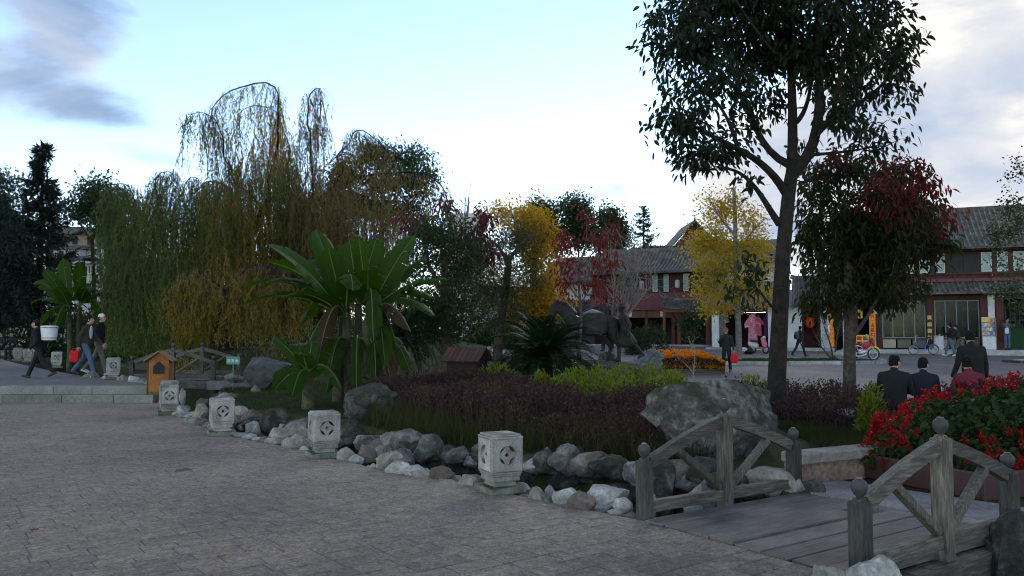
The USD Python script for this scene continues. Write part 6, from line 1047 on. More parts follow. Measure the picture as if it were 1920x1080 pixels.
def figure_parts(J, H, bulk=1.0):
    k = H / 1.7; hd = J['hd']; h = J['head']; up = unit(J['sh'] - J['pel']); X = V3(1, 0, 0)
    head = [Manifold.batch_hull([sph(h + hd @ V3(0, -.012, .03) * k, .083 * k, (.92, 1.08, 1.0), 20), sph(h + hd @ V3(0, .035, -.055) * k, .050 * k, (1, .9, 1), 14), sph(h + hd @ V3(0, .055, -.088) * k, .024 * k, n=10)]),
            Manifold.batch_hull([sph(h + hd @ V3(0, .082, .012) * k, .010 * k, n=8), sph(h + hd @ V3(0, .104, -.026) * k, .014 * k, n=8), sph(h + hd @ V3(.012, .085, -.034) * k, .009 * k, n=8), sph(h + hd @ V3(-.012, .085, -.034) * k, .009 * k, n=8)]),
            Manifold.batch_hull([sph(h + hd @ V3(.022, .079, -.062) * k, .008 * k, n=8), sph(h + hd @ V3(-.022, .079, -.062) * k, .008 * k, n=8), sph(h + hd @ V3(0, .087, -.060) * k, .010 * k, n=8)])] + [sph(h + hd @ V3(s * .080, -.012, -.012) * k, .030 * k, (.32, .62, 1), 10) for s in (1, -1)]
    body = head + [bone(h + hd @ V3(0, -.02, -.03) * k, J['neck'] - up * .03 * k, .052 * k, .058 * k), Manifold.batch_hull([sph(J['neck'] - up * .03 * k, .045 * k), sph(J['rsh'] - up * .03 * k, .04 * k), sph(J['lsh'] - up * .03 * k, .04 * k), sph(J['chest'], .11 * k, (1.25, .9, 1))]), Manifold.batch_hull([sph(J['chest'], .11 * k, (1.25, .9, 1)), sph(J['pel'], .10 * k, (1.25, .95, 1))])]
    for n, s in (('r', 1), ('l', -1)):
        body += [bone(J[n + 'sh'] - up * .03 * k, J[n + 'elb'], .042 * k, .038 * k), bone(J[n + 'elb'], J[n + 'wri'], .038 * k, .026 * k)] + hand(J[n + 'wri'], J[n + 'R'], H, s) + [bone(J[n + 'hip'], J[n + 'kne'], .078 * k, .052 * k), bone(J[n + 'kne'], J[n + 'ank'], .052 * k, .036 * k), Manifold.batch_hull([sph(J[n + 'ank'], .036 * k), sph(J[n + 'heel'], .028 * k), sph(J[n + 'toe'], .026 * k, (1.3, 1, .9))])]
    b = bulk; coat = [Manifold.batch_hull([sph(J['neck'] - up * .045 * k, .066 * k), sph(J['rsh'] - up * .022 * k, .058 * k * b), sph(J['lsh'] - up * .022 * k, .058 * k * b), sph(J['chest'], .128 * k * b, (1.3, .95, 1))]), Manifold.batch_hull([sph(J['chest'], .128 * k * b, (1.3, .95, 1)), sph(J['pel'] + up * .02 * k, .125 * k * b, (1.3, .98, .8)), sph(J['pel'] - up * .06 * k, .120 * k * b, (1.32, 1.0, .5))])]
    sleeves = []
    for n in 'rl': sleeves += [bone(J[n + 'sh'] - up * .018 * k, J[n + 'elb'], .060 * k * b, .052 * k), bone(J[n + 'elb'], J[n + 'elb'] + (J[n + 'wri'] - J[n + 'elb']) * .97, .052 * k, .043 * k)]
    collar = [bone(J['neck'] - up * .04 * k, J['neck'] + up * .015 * k, .072 * k, .064 * k)]
    tro = [Manifold.batch_hull([sph(J['pel'], .112 * k * b, (1.25, .95, .7)), sph(J['rhip'], .09 * k * b), sph(J['lhip'], .09 * k * b)])]
    for n in 'rl': tro += [bone(J[n + 'hip'], J[n + 'kne'], .090 * k * b, .068 * k), bone(J[n + 'kne'], J[n + 'ank'] + (J[n + 'kne'] - J[n + 'ank']) * .02, .068 * k, .058 * k)]
    shoes = [Manifold.batch_hull([sph(J[n + 'ank'] - V3(0, 0, .01) * k, .042 * k), sph(J[n + 'heel'] - V3(0, 0, .004), .036 * k, (1, 1, .8)), sph(J[n + 'toe'], .034 * k, (1.25, 1.1, .85))]) for n in 'rl']
    return body, coat + sleeves + collar, tro, shoes
def mat_cloth(name, c): return plain('cloth_' + name, c, .85, var=.25, scale=7, spec=.15)
M_skin = plain('skin', (.36, .20, .135), .55, var=.08, scale=12); M_hair = plain('black_hair', (.006, .005, .005), .75, spec=.12, var=.4, scale=60, bump=.4, bscale=120); M_eye = plain('eye_dark', (.01, .008, .008), .3); M_shoe = plain('dark_shoe', (.018, .015, .013), .5)
CL = {k: mat_cloth(k, c) for k, c in dict(green=(.020, .028, .020), navy=(.012, .014, .022), black=(.012, .012, .013), brown=(.042, .036, .028), jeans=(.07, .105, .16), khaki=(.12, .105, .08), maroon=(.11, .018, .028), dark=(.018, .017, .018), white=(.5, .5, .5), red=(.55, .02, .03), greyb=(.07, .07, .075)).items()}
def person(label, foot, face, H, coat='black', tro='dark', hair='hair', sit=False, bulk=1.0, shoe=None, group=None, ground=None, **pose):
    """foot: the point under the figure; face: the direction it faces, degrees clockwise from straight away from the camera"""
    J = joints(H, sit=sit, **pose); low = min(J[n + e][2] for n in 'rl' for e in ('toe', 'heel')) - .028 * H / 1.7
    t = thing('person', label, 'person', (foot[0], foot[1], foot[2] - low), math.radians(-face)); body, co, tr, sh = figure_parts(J, H, bulk); k = H / 1.7
    MB().tm(softened(union(body), .05 * k, 2)).build('body', M_skin, t, smooth=55)
    MB().tm(softened(union(co), .036 * k, 12)).build('jacket', CL[coat], t, smooth=60); MB().tm(softened(union(tr), .04 * k, 10)).build('trousers', CL[tro], t, smooth=60)
    for s in sh: MB().tm(s).build('shoe', CL[shoe] if shoe else M_shoe, t, smooth=50)
    h, hd = J['head'], J['hd']; cap = Manifold.batch_hull([sph(h + hd @ V3(0, -.022, .042) * k, .090 * k, (.94, 1.05, .98), 22), sph(h + hd @ V3(0, -.075, -.045) * k, .036 * k, (1.3, .8, 1), 12), sph(h + hd @ V3(.052, -.035, -.03) * k, .036 * k, n=10), sph(h + hd @ V3(-.052, -.035, -.03) * k, .036 * k, n=10)])
    cut = Manifold.cube((.4 * k, .4 * k, .4 * k), True)
    if hair in ('hair', 'thin'):
        m = cap - Manifold.cube((.3 * k, .14 * k, .26 * k), True).translate((0, .118 * k, -.075 * k)).transform(np.c_[hd, h])
        if hair == 'thin': m = m - sph(h + hd @ V3(0, -.015, .115) * k, .055 * k, (1, 1.2, 1), 14)
        MB().tm(m).build('hair', M_hair, t, smooth=50)
    else:
        m = cap - Manifold.cube((.4 * k, .5 * k, .3 * k), True).translate((0, 0, -.120 * k)).transform(np.c_[hd, h])
        brim = Manifold.batch_hull([sph(h + hd @ V3(0, .06, .035) * k, .07 * k, (1, 1, .12), 14), sph(h + hd @ V3(0, .115, .028) * k, .05 * k, (1.1, .8, .12), 12)]) if hair == 'red' else None
        MB().tm(union([m, brim]) if brim else m).build('cap', CL[hair], t, smooth=50)
        low_h = cap.scale((1, 1, 1)) ^ Manifold.cube((.3 * k, .12 * k, .12 * k), True).translate((0, -.09 * k, -.03 * k)).transform(np.c_[hd, h]); MB().tm(low_h).build('hair', M_hair, t, smooth=50)
    e = MB()
    for s in (1, -1): e.tm(sph(h + hd @ V3(s * .031, .078, .008) * k, .0105 * k, (1.3, .6, .7), 8)); e.tm(sph(h + hd @ V3(s * .033, .082, .027) * k, .012 * k, (1.7, .5, .35), 8))
    e.build('eyes', M_eye, t)
    R = np.array([[math.cos(math.radians(-face)), -math.sin(math.radians(-face)), 0], [math.sin(math.radians(-face)), math.cos(math.radians(-face)), 0], [0, 0, 1]]); W = lambda p: R @ p + V3(foot[0], foot[1], foot[2] - low)
    return t, J, W, R
def feet(px, d, z=None): p = at(px, 640, d); return V3(p[0], d, gz(p[0], d) + .012 if z is None else z)
walk = dict(legs=((24, 8), (-20, 22)), arms=((-18, 8, 18), (22, 8, 22)))
# the man in the red cap with a cup and a red bag
t, J, W, R = person('man in a red cap and dark green jacket holding a cup, by the marigolds', feet(1362, 31.8), -150, 1.72, 'green', 'dark', 'red', legs=((6, 4), (-6, 8)), arms=((22, 8, 95), (4, 12, 6)), yaw=-15, lean=2)
p = W(J['rwri'] + J['rR'] @ V3(0, .0, -.09)); c = thing('paper_cup', 'white cup held by the man in the red cap', 'cup', p - V3(0, 0, .06)); MB().lathe([(.0, 0), (.030, 0), (.042, .12), (.036, .12), (.027, .008), (0, .008)], n=14).build('cup_wall', CL['white'], c)
def bag(label, p, w, h, mat):
    t = thing('carrier_bag', label, 'bag', p); m = trimesh.creation.icosphere(subdivisions=3); v = np.array(m.vertices); v = np.sign(v) * np.abs(v) ** .6; v = v * np.array([w / 2, w * .22, h * .4]) * (1 + .16 * (meshkit.fbm(v * 2.2 + 4, 3, 5)[:, None] - .5)); v[:, 2] -= h * .55; MB().add(v, m.faces).build('bag_body', mat, t, smooth=40)
    MB().tube(curve([(-w * .28, 0, -h * .25), (-.02, 0, 0), (.02, 0, 0), (w * .28, 0, -h * .25)], 9), .012, 5).build('handle', mat, t); return t
bag('bright red carrier bag hanging from the hand of the man in the red cap', W(J['lwri'] + J['lR'] @ V3(0, 0, -.10)), .30, .46, CL['red'])
# the walking group on the terrace
t, J, W, R = person('man in dark clothes walking left with a white tub on his back', feet(74, 22.6, TZ), -95, 1.68, 'navy', 'dark', 'dark', legs=((26, 6), (-22, 26)), arms=((34, 16, 10), (-10, 10, 50)), lean=8)
p = W(J['chest'] + V3(0, -.30, -.10)); tb_ = thing('white_tub', 'white wooden tub with hoops carried on the back of the man walking left', 'tub', p); MB().lathe([(0, -.01), (.19, 0), (.225, .40), (.205, .40), (.175, .02), (0, .02)], n=20).build('tub_wall', plain('white_painted_wood', (.62, .62, .58), .7, var=.12, scale=5), tb_, smooth=30)
for z in (.05, .34): MB().lathe([(.195 + z * .09, z), (.203 + z * .09, z), (.203 + z * .09, z + .025), (.195 + z * .09, z + .025)], n=20).build('hoop', M_tan, tb_)
MB().lathe([(0, .39), (.20, .385), (.20, .40), (0, .415)], n=20).build('lid', CL['white'], tb_)
t, J, W, R = person('man in a dark open jacket and blue jeans walking right on the terrace', feet(163, 23.6, TZ), 92, 1.80, 'brown', 'jeans', 'hair', **walk, lean=3, yaw=-4)
v = J['chest'] + V3(0, .118, .0); m = trimesh.creation.icosphere(subdivisions=2); MB().add(np.array(m.vertices) * np.array([.085, .02, .20]) + v + V3(.03, 0, .02), m.faces).build('shirt', CL['white'], t, smooth=True)
bag('red bag swinging behind the man in blue jeans on the terrace', W(J['rwri'] + J['rR'] @ V3(0, 0, -.08)) + V3(-.10, 0, .02), .26, .42, CL['red'])
person('man in a white cap, black jacket and khaki trousers walking right on the terrace', feet(186, 24.2, TZ), 86, 1.86, 'black', 'khaki', 'white', shoe='white', legs=((20, 4), (-22, 18)), arms=((10, 8, 30), (-8, 8, 20)), lean=2, yaw=8)
# people sitting on the far side of the terrace
sit = dict(legs=((84, 88), (84, 88)), arms=((30, 10, 60), (30, 10, 60)), sit=True)
M_bench = stonemat('bench_stone', (.14, .14, .14), (.24, .24, .235), (.34, .335, .33), 3.0, .3, .01)
bt = thing('stone_bench', 'long pale stone bench at the left edge under the seated people', 'bench', (*at(12, 650, 40.5)[:2], TZ), .05); MB().box((0, 0, .40), (3.4, .45, .10), bev=.02).build('seat', M_bench, bt)
for x in (-1.3, 1.3): MB().box((x, 0, .175), (.3, .38, .35), bev=.02).build('support', M_bench, bt)
person('person in dark clothes sitting on the bench at the left, facing the terrace', V3(at(20, 650, 40.2)[0], 40.35, TZ), 176, 1.68, 'navy', 'dark', **sit, lean=6)
person('person with a reddish face cut by the left edge, sitting on the bench', V3(at(0, 650, 40.2)[0], 40.35, TZ), 184, 1.66, 'dark', 'dark', **sit, lean=4)
# men sitting with their backs to us, and the man standing before them
bt = thing('stone_bench', 'stone bench under the three seated men, behind the red flowers', 'bench', (6.95, 12.75, 0), math.radians(-3)); MB().box((0, 0, .345), (3.4, .42, .10), bev=.02).build('seat', M_bench, bt)
for x in (-1.35, 0, 1.35): MB().box((x, 0, .148), (.3, .36, .295), bev=.02).build('support', M_bench, bt)
for px, d, f, co, hr, yw, H, bk, lab in ((1676, 12.45, 28, 'black', 'thin', 42, 1.62, 1.12, 'balding man in a black jacket sitting with his back to us, leftmost of three'), (1732, 12.75, 22, 'navy', 'hair', 48, 1.55, 1.02, 'man in a navy jacket with full black hair, middle of the seated three'), (1822, 12.3, 2, 'maroon', 'hair', 6, 1.60, 1.06, 'man in a maroon jacket sitting with his back to us, behind the red flowers')):
    p = at(px, 700, d); person(lab, V3(p[0], d, 0.0), f, H, co, 'dark', hr, bulk=bk, **sit, lean=10, yaw=yw, nod=4)
person('man in a black coat standing with his back to us above the seated men', feet(1823, 14.2, .0), 6, 1.63, 'black', 'dark', 'hair', bulk=1.16, legs=((3, 2), (-3, 4)), arms=((8, 12, 20), (8, 12, 20)), lean=5, nod=12)
# people near the shops
person('man in black jacket, jeans and white shoes leaning back before the timber shop', feet(1781, 42.5), -60, 1.72, 'black', 'jeans', 'hair', shoe='white', legs=((18, 6), (-12, 12)), arms=((40, 6, 30), (38, 6, 30)), lean=-6, yaw=20)
person('companion in dark clothes close behind the man in blue jeans', feet(1797, 42.9), -70, 1.66, 'green', 'greyb', 'hair', legs=((-22, 8), (24, 10)), arms=((30, 6, 40), (20, 6, 40)), lean=6)
t, J, W, R = person('man in a dark jacket and jeans standing in the doorway at the right edge', V3(*BR.pt(BR.x(1885, -.6), -.6, .255)), 186, 1.70, 'greyb', 'jeans', 'hair', legs=((2, 2), (-2, 2)), arms=((30, 6, 110), (30, 6, 100)), lean=1, nod=12)
bag('white bag in front of the man standing in the doorway', W(J['chest'] + V3(.10, .20, .02)), .22, .42, CL['white'])
t, J, W, R = person('woman in dark clothes with a small backpack walking right past the white shop', feet(1499, 42.3), 70, 1.62, 'maroon' if 0 else 'dark', 'dark', 'hair', **walk, lean=4)
v = J['chest'] + V3(0, -.19, -.04); bp = thing('backpack', 'small dark backpack on the woman walking past the white shop', 'backpack', W(v), math.radians(-70)); MB().box((0, 0, 0), (.30, .16, .40), bev=.05).build('sack', CL['greyb'], bp); MB().box((0, -.095, -.06), (.22, .05, .2), bev=.02).build('pocket', CL['dark'], bp)
# ---- bronze horse and two men on their rock
M_brz = stonemat('weathered_bronze', (.010, .010, .0095), (.024, .023, .021), (.055, .052, .046), 5.0, .5, .01, .45)
SB = .68
rp_ = at(1120, 690, 26); put_rock(rp_[0] + .2, 26.0, -.1, 3.7, 2.2, SB + .16, 'w', 'low flat rock carrying the bronze horse and men', 555, sub=4, rz=.05, cuts=8, rough=.07, fine=.05, cutd=(.5, .8))
put_rock(at(1139, 690, 27.2)[0], 27.2, -.1, .9, .7, SB + .42, 'w', 'raised block of rock under the bronze man beyond the horse', 557, sub=3, rz=0., cuts=8, rough=.07, fine=.05, cutd=(.5, .8))
def horse(loc, rz):
    t = thing('horse_statue', 'bronze packhorse with its head bowed to the left, behind the cycad', 'statue', loc, rz, scale=1.06); P = lambda x, z, y=0: V3(x, y, z)   # faces -x
    m = [Manifold.batch_hull([sph(P(-.52, 1.12), .30, (.9, .8, 1)), sph(P(.0, 1.08), .30, (1, .92, 1))]), Manifold.batch_hull([sph(P(0, 1.08), .30, (1, .92, 1)), sph(P(.55, 1.16), .30, (1, .86, 1.02))]), Manifold.batch_hull([sph(P(-.58, 1.20), .25, (.9, .7, 1)), sph(P(-.92, 1.62), .19, (1, .55, 1))]), Manifold.batch_hull([sph(P(-.92, 1.62), .19, (1, .55, 1)), sph(P(-1.16, 1.70), .145, (1, .6, 1))]),
         Manifold.batch_hull([sph(P(-1.16, 1.68), .140, (1, .65, 1)), sph(P(-1.30, 1.42), .115, (.9, .7, 1))]), Manifold.batch_hull([sph(P(-1.30, 1.42), .115, (.9, .7, 1)), sph(P(-1.36, 1.16), .075, (1, .9, 1))])]
    for s in (1, -1):
        m += [Manifold.batch_hull([sph(P(-1.10, 1.80, s * .06), .03), sph(P(-1.07, 1.93, s * .075), .012), sph(P(-1.12, 1.84, s * .09), .02)])]
        f = .12 * s; m += [Manifold.batch_hull([sph(P(-.55, 1.0, s * .15), .15), sph(P(-.60 + f, .60, s * .15), .075)]), bone(P(-.60 + f, .60, s * .15), P(-.56 + f * 1.6, .20, s * .15), .07, .046), Manifold.batch_hull([sph(P(-.56 + f * 1.6, .20, s * .15), .05), sph(P(-.60 + f * 1.7, .05, s * .15), .07)])]
        m += [Manifold.batch_hull([sph(P(.58, 1.10, s * .14), .22, (1, .7, 1)), sph(P(.50 - f, .74, s * .15), .10)]), bone(P(.50 - f, .74, s * .15), P(.72 - f, .48, s * .15), .09, .06), bone(P(.72 - f, .48, s * .15), P(.68 - f, .16, s * .15), .055, .045), Manifold.batch_hull([sph(P(.68 - f, .16, s * .15), .05), sph(P(.63 - f, .05, s * .15), .07)])]
    MB().tm(softened(union(m), .05, 14)).build('horse', M_brz, t, smooth=60)
    MB().tm(softened(union([bone(P(.80, 1.28), P(.94, 1.0), .07, .09), bone(P(.94, 1.0), P(.96, .55), .09, .05)]), .05, 6)).build('tail', M_brz, t, smooth=60)
    MB().tm(softened(union([bone(P(-.55, 1.50), P(-.86, 1.80), .07, .08), bone(P(-.86, 1.80), P(-1.14, 1.86), .08, .06), bone(P(-1.14, 1.86), P(-1.27, 1.70), .06, .035)]), .05, 6)).build('mane', M_brz, t, smooth=60)
    for s in (1, -1): MB().tm(softened(Manifold.batch_hull([sph(P(-.20, 1.28, s * .38), .15, (1, .6, 1)), sph(P(.26, 1.28, s * .38), .15, (1, .6, 1)), sph(P(-.20, .98, s * .38), .14, (1, .6, 1)), sph(P(.26, .98, s * .38), .14, (1, .6, 1))]), .07, 3)).build('pack', M_brz, t, smooth=45)
    MB().tm(softened(Manifold.batch_hull([sph(P(-.22, 1.42, .3), .10), sph(P(.26, 1.42, .3), .10), sph(P(-.22, 1.42, -.3), .10), sph(P(.26, 1.42, -.3), .10), sph(P(.0, 1.52), .12)]), .07, 3)).build('pack_saddle', M_brz, t, smooth=45); return t
hp = at(1118, 680, 26.2); horse((hp[0] - .1, 26.4, SB), math.radians(6))
def bronze(label, px, d, face, H, up, **pose):
    J = joints(H, **pose); low = min(J[n + e][2] for n in 'rl' for e in ('toe', 'heel')) - .028; p = at(px, 660, d); t = thing('man_statue', label, 'statue', (p[0], d, SB - low + .02 + up), math.radians(-face)); body, co, tr, sh = figure_parts(J, H, 1.1); k = H / 1.7
    skirt = [Manifold.batch_hull([sph(J['pel'], .14 * k), sph(J['rkne'] * .9 + J['pel'] * .1, .13 * k), sph(J['lkne'] * .9 + J['pel'] * .1, .13 * k)])]
    MB().tm(softened(union(body + tr + sh), .035, 4)).build('figure', M_brz, t, smooth=55); MB().tm(softened(union(co), .035, 10)).build('coat', M_brz, t, smooth=60); MB().tm(softened(union(skirt), .05, 8)).build('loose_trousers', M_brz, t, smooth=60)
    h, hd = J['head'], J['hd']; T = lambda x, y, z: h + hd @ V3(x, y, z) * k; MB().tm(union([Manifold.batch_hull([sph(T(0, -.01, .07), .16 * k, (1, 1, .14), 18), sph(T(0, -.01, .10), .09 * k, (1, 1, .2), 14)]), Manifold.batch_hull([sph(T(0, -.01, .08), .095 * k, (1, 1, .3), 16), sph(T(0, -.01, .15), .065 * k, (1, 1, .5), 14)])])).build('hat', M_brz, t, smooth=40); return t
bronze('bronze man in a hat with one arm over the horse, beyond the horse', 1139, 27.1, -160, 1.95, .30, legs=((8, 4), (-8, 8)), arms=((10, 62, 30), (20, 10, 40)), lean=2)
bronze('bronze man in a wide hat striding behind the horse, right end of the group', 1172, 26.2, -104, 1.84, 0, legs=((20, 18), (-34, 8)), arms=((-12, 10, 20), (-18, 12, 40)), lean=6, yaw=20)
# ------------------------------------------------------------------ signs, vehicles and small things
GLY = {'一': '000000000000000000000000000000007ffe7ffe000000000000000000000000', '大': '0000018001800180018001807ffe7ffe03c003c0076006600c301c1c780e6006', '出': '000001800180318c318c318c318c3ffc1ff8318c318c318c318c3ffc3ffc000c', '租': '000000003ffc7dfc198c198c7ffc1dfc1d8c3f8c7ffc79fc598c198c1bfe1bfe', '相': '0000080018fc19fe19867f8619fe19fe3d863f867bfe7986598619fe19fe1986', '机': '0000080018f818f818887f881c8818883c883f887b88798a598b1b0b1b0e1a0e', '内': '00000180018001803ffc3ffc2184218423c423e426743c3c381c2004203c203c', '高': '0000010001807ffe7ffe1ff818181ff81ff83ffc37ec2fe42c242fe42c1c201c', '级': '0000000019f81bf830d836d87cd87cfe19cc3fcc7dec61b81f387f7c67ee06c6', '面': '000000007ffe7ffe01803ffc3ffc366c37ec37ec366c37ec37ec366c3ffc300c', '料': '000008081a087ac87e783e283e087fc83ce83c083e3e7ffe79c8580818081808', '观': '0000000001fc7ffc07a427b465b43db41da41da41da41df41c7036f275f263be031e', '赏': '0000018019983ffc7ffe6ff66ff60ff00ff01ff81ff8199819981bf87e3c780e', '鱼': '0000020006000fe01ce03ff87ffc318c1ffc1ffc118c1ffc1ff800007ffe0000'}
def glyph(mb, ch, x, z, s, y=0.0, t=.006):
    """one character as thin raised strokes facing -y, its lower left corner at x, z"""
    h = GLY[ch][-64:]; c = s / 16; bx = []
    for r in range(16):
        v = int(h[r * 4:r * 4 + 4], 16); k = 0
        while k < 16:
            if v >> (15 - k) & 1:
                e = k
                while e < 16 and v >> (15 - e) & 1: e += 1
                bx.append(sg.box(k * c, (15 - r) * c, e * c, (16 - r) * c)); k = e
            else: k += 1
    g = shapely.union_all(bx).buffer(c * .12)
    for q_ in getattr(g, 'geoms', [g]):
        m = trimesh.creation.extrude_polygon(q_, t, engine='earcut'); v = np.array(m.vertices); mb.add(np.stack([v[:, 0] + x, y - v[:, 2], v[:, 1] + z], 1), m.faces[:, ::-1])
b = BR
M_orb = plain('orange_banner_cloth', (.72, .24, .01), .7, var=.12, scale=4); M_ink = plain('red_brown_ink', (.28, .03, .008), .8); M_goldl = plain('gilt_letter', (.50, .38, .10), .45); M_ybd = plain('yellow_board', (.62, .42, .02), .7, var=.25, scale=3)
def hanging_sign(label, px0, px1, py0, py1, y, board, ink, text, name='sign_banner', cat='sign', frac=.8):
    x0, x1 = b.x(px0, y), b.x(px1, y); xm = (x0 + x1) / 2; z1, z0 = b.zz(py0, xm, y), b.zz(py1, xm, y); w, h = x1 - x0, z1 - z0; t = thing(name, label, cat, b.pt(x0, y, z0), b.rz)
    MB().box((w / 2, .015, h / 2), (w, .03, h), bev=.004).build('board', board, t); n = len(text); ch = min(w * frac, h / max(n, 1) * .92); L = MB()
    for k, c in enumerate(text): glyph(L, c, (w - ch) / 2, h - (k + .5) * h / n - ch / 2, ch, -.001)
    if text: L.build('lettering', ink, t)
    return t, w, h
hanging_sign('tall orange banner with red characters left of the timber shop windows', 1628, 1640, 588, 649, -.30, M_orb, M_ink, '大一出租相机内')
hanging_sign('narrow orange board on the corner between the two shops', 1553, 1562, 584, 650, -.25, M_orb, M_ink, '一')
x = b.x(1741, -.16); t = thing('gilt_shop_sign', 'four gilt characters down the dark red post between the shop windows', 'sign', b.pt(x, -.155, 0), b.rz); 
for k, c in enumerate('高级面料'): L = MB(); glyph(L, c, -.14, b.zz(590 + k * 12.6 + 9.5, x, -.15), .28, 0, .02); L.build('character', M_goldl, t)
hanging_sign('square yellow sign hanging high in the left shop of the timber row', 1597, 1616, 580, 597, .1, M_ybd, M_ink, '出', frac=.6)
hanging_sign('pale notice board on the post above the orange banner', 1637, 1648, 577, 588, -.32, M_white, M_ink, '')
tt, w, h = hanging_sign('low yellow board covered with pictures behind the red motorbike', 1603, 1627, 628, 650, -.4, M_ybd, M_ink, '')
for k in range(4): MB().box((w * (k % 2 * .45 + .25), -.006, h * (k // 2 * .45 + .27)), (w * .36, .01, h * .34)).build('picture', (CL['maroon'], M_orb, CL['red'], CL['khaki'])[k], tt)
# magazine rack
x0, x1 = b.x(1838, -.7), b.x(1863, -.7); z0, z1 = .26, b.zz(595, x0, -.7); t = thing('magazine_rack', 'tall rack of bright magazines standing before the white pillar', 'rack', b.pt(x0, -.75, z0), b.rz); w, h = x1 - x0, z1 - z0
MB().box((w / 2, .05, h / 2), (w, .06, h), bev=.005).build('back_board', CL['white'], t); MB().box((w / 2, -.08, h * .20), (w * .98, .18, h * .40), bev=.01).build('base_panel', CL['white'], t); MB().box((w + .02, 0, h / 2), (.04, .22, h)).build('frame_post', M_cop, t); rm = np.random.default_rng(4); cols = [(.62, .42, .03), (.5, .1, .06), (.16, .3, .3), (.5, .5, .48), (.1, .12, .25), (.55, .25, .1), (.3, .12, .3), (.25, .3, .35)]; Mm = [plain(f'magazine_{k}', c, .4, var=.5, scale=14) for k, c in enumerate(cols)]
for r in range(4):
    zz_ = h * (.44 + r * .138); MB().box((w / 2, -.02, zz_ - .02), (w * .98, .1, .02)).build('ledge', M_cop, t)
    for k in range(5): MB().box((w * (k + .5) / 5, -.005, zz_ + h * .062), (w / 5 * .86, .02, h * .115)).build('magazine', Mm[(0 if r == 3 and k < 3 else rm.integers(8))], t)
# goods in front of the shop: stacked panel, white drum
t = thing('white_drum', 'white drum standing by the post right of the bicycle', 'drum', b.pt(b.x(1757, -.5), -.5, .255)); MB().lathe([(0, 0), (.24, 0), (.26, .05), (.25, .7), (.26, .75), (0, .75)], n=18).build('drum_wall', CL['white'], t, smooth=35); MB().lathe([(0, .76), (.27, .752), (.27, .79), (0, .80)], n=18).build('lid', M_cop, t)
# green sign on a stick
p = at(437, 676, 20.6); t = thing('garden_sign', 'small green sign with white characters on a stick left of the dark slate boulder', 'sign', (p[0], p[1], gz(p[0], p[1]) - .05), math.radians(-6)); hz_ = float(p[2] - gz(p[0], p[1]) + .05)
M_gs = plain('sign_green', (.05, .22, .13), .5, var=.15, scale=5); MB().box((0, 0, hz_), (.36, .02, .20), bev=.004).build('board', M_gs, t); MB().tube(np.array([[0, .015, 0], [0, .015, hz_ - .05]]), .012, 6).build('stick', M_gs, t); L = MB()
for k, c in enumerate('观赏鱼'): glyph(L, c, -.155 + k * .107, hz_ - .05, .095, -.011, .003)
L.build('lettering', CL['white'], t)
# small red box, white bag and a post near the hut
p = at(946, 690, 23.5); t = thing('red_box', 'small red box standing right of the dark hut', 'box', (p[0], p[1], gz(p[0], p[1])), .2); hh = float(p[2] - gz(p[0], p[1])) + .12; MB().box((0, 0, hh / 2), (.24, .2, hh), bev=.01).build('case', CL['red'], t); MB().box((0, -.104, hh - .12), (.16, .008, .1)).build('front_plate', CL['maroon'], t)
p = at(937, 690, 23.0); bush('pale_chrysanthemum', 'small clump of pale yellow flowers left of the red box', 'flowers', (p[0], p[1], p[2] - .12), (.15, .13, .2), 260, .05, .03, leafmat('pale_yellow_petal', [(0, (.35, .32, .14)), (1, (.55, .5, .28))], .2), 140, stems=3)
# ---- two wheelers
M_tyre = plain('tyre_rubber', (.015, .015, .016), .8); M_chrome = plain('chrome', (.55, .56, .57), .25, metal=.9); M_blue = plain('blue_paint', (.03, .08, .28), .4); M_crim = plain('crimson_paint', (.28, .015, .05), .4, var=.15, scale=4)
def wheel(t, x, r, w, spokes=16, rim=M_chrome):
    a = np.linspace(0, 2 * PI, 29); P = np.stack([x + r * np.cos(a), 0 * a, r + r * np.sin(a)], 1); R_ = np.stack([x + (r - w) * np.cos(a), 0 * a, r + (r - w) * np.sin(a)], 1); wh = MB().tube(P, w / 2, 6, False).build('wheel', M_tyre, t, smooth=True); MB().tube(R_, w * .3, 6, False).build('rim', rim, wh, smooth=True); s = MB()
    for k in range(spokes): q_ = 2 * PI * k / spokes; s.tube(np.array([[x, .02 * (-1) ** k, r], [x + (r - w) * math.cos(q_), 0, r + (r - w) * math.sin(q_)]]), .003, 3)
    s.tube(np.array([[x, -.05, r], [x, .05, r]]), .022, 8); s.build('spokes', rim, wh)
p = V3(at(1731, 650, 44.2)[0], 44.2); t = thing('bicycle', 'small blue folding bicycle parked in front of the timber shop', 'bicycle', (p[0], p[1], gz(p[0], p[1]) + .03), math.radians(-16))
wheel(t, -.50, .25, .04); wheel(t, .50, .25, .04)
MB().tube(curve([(-.40, 0, .60), (-.2, 0, .56), (.0, 0, .40), (.08, 0, .30)], 8), .032, 8).tube(np.array([[.08, 0, .30], [.20, 0, .62]]), .026, 8).tube(np.array([[.08, 0, .30], [.5, 0, .25]]), .018, 6).tube(np.array([[.20, 0, .56], [.5, 0, .25]]), .016, 6).tube(np.array([[.02, 0, .42], [.17, 0, .50]]), .024, 6).build('frame', M_blue, t, smooth=50)
MB().tube(np.array([[-.5, .04, .25], [-.41, .02, .62]]), .014, 6).tube(np.array([[-.5, -.04, .25], [-.41, -.02, .62]]), .014, 6).build('fork', M_blue, t); MB().tube(np.array([[-.41, 0, .58], [-.34, 0, 1.02]]), .02, 8).tube(np.array([[-.34, -.26, 1.02], [-.34, .26, 1.02]]), .014, 8).build('handlebar', M_chrome, t); MB().tube(np.array([[.19, 0, .58], [.24, 0, .86]]), .017, 8).build('seat_post', M_chrome, t)
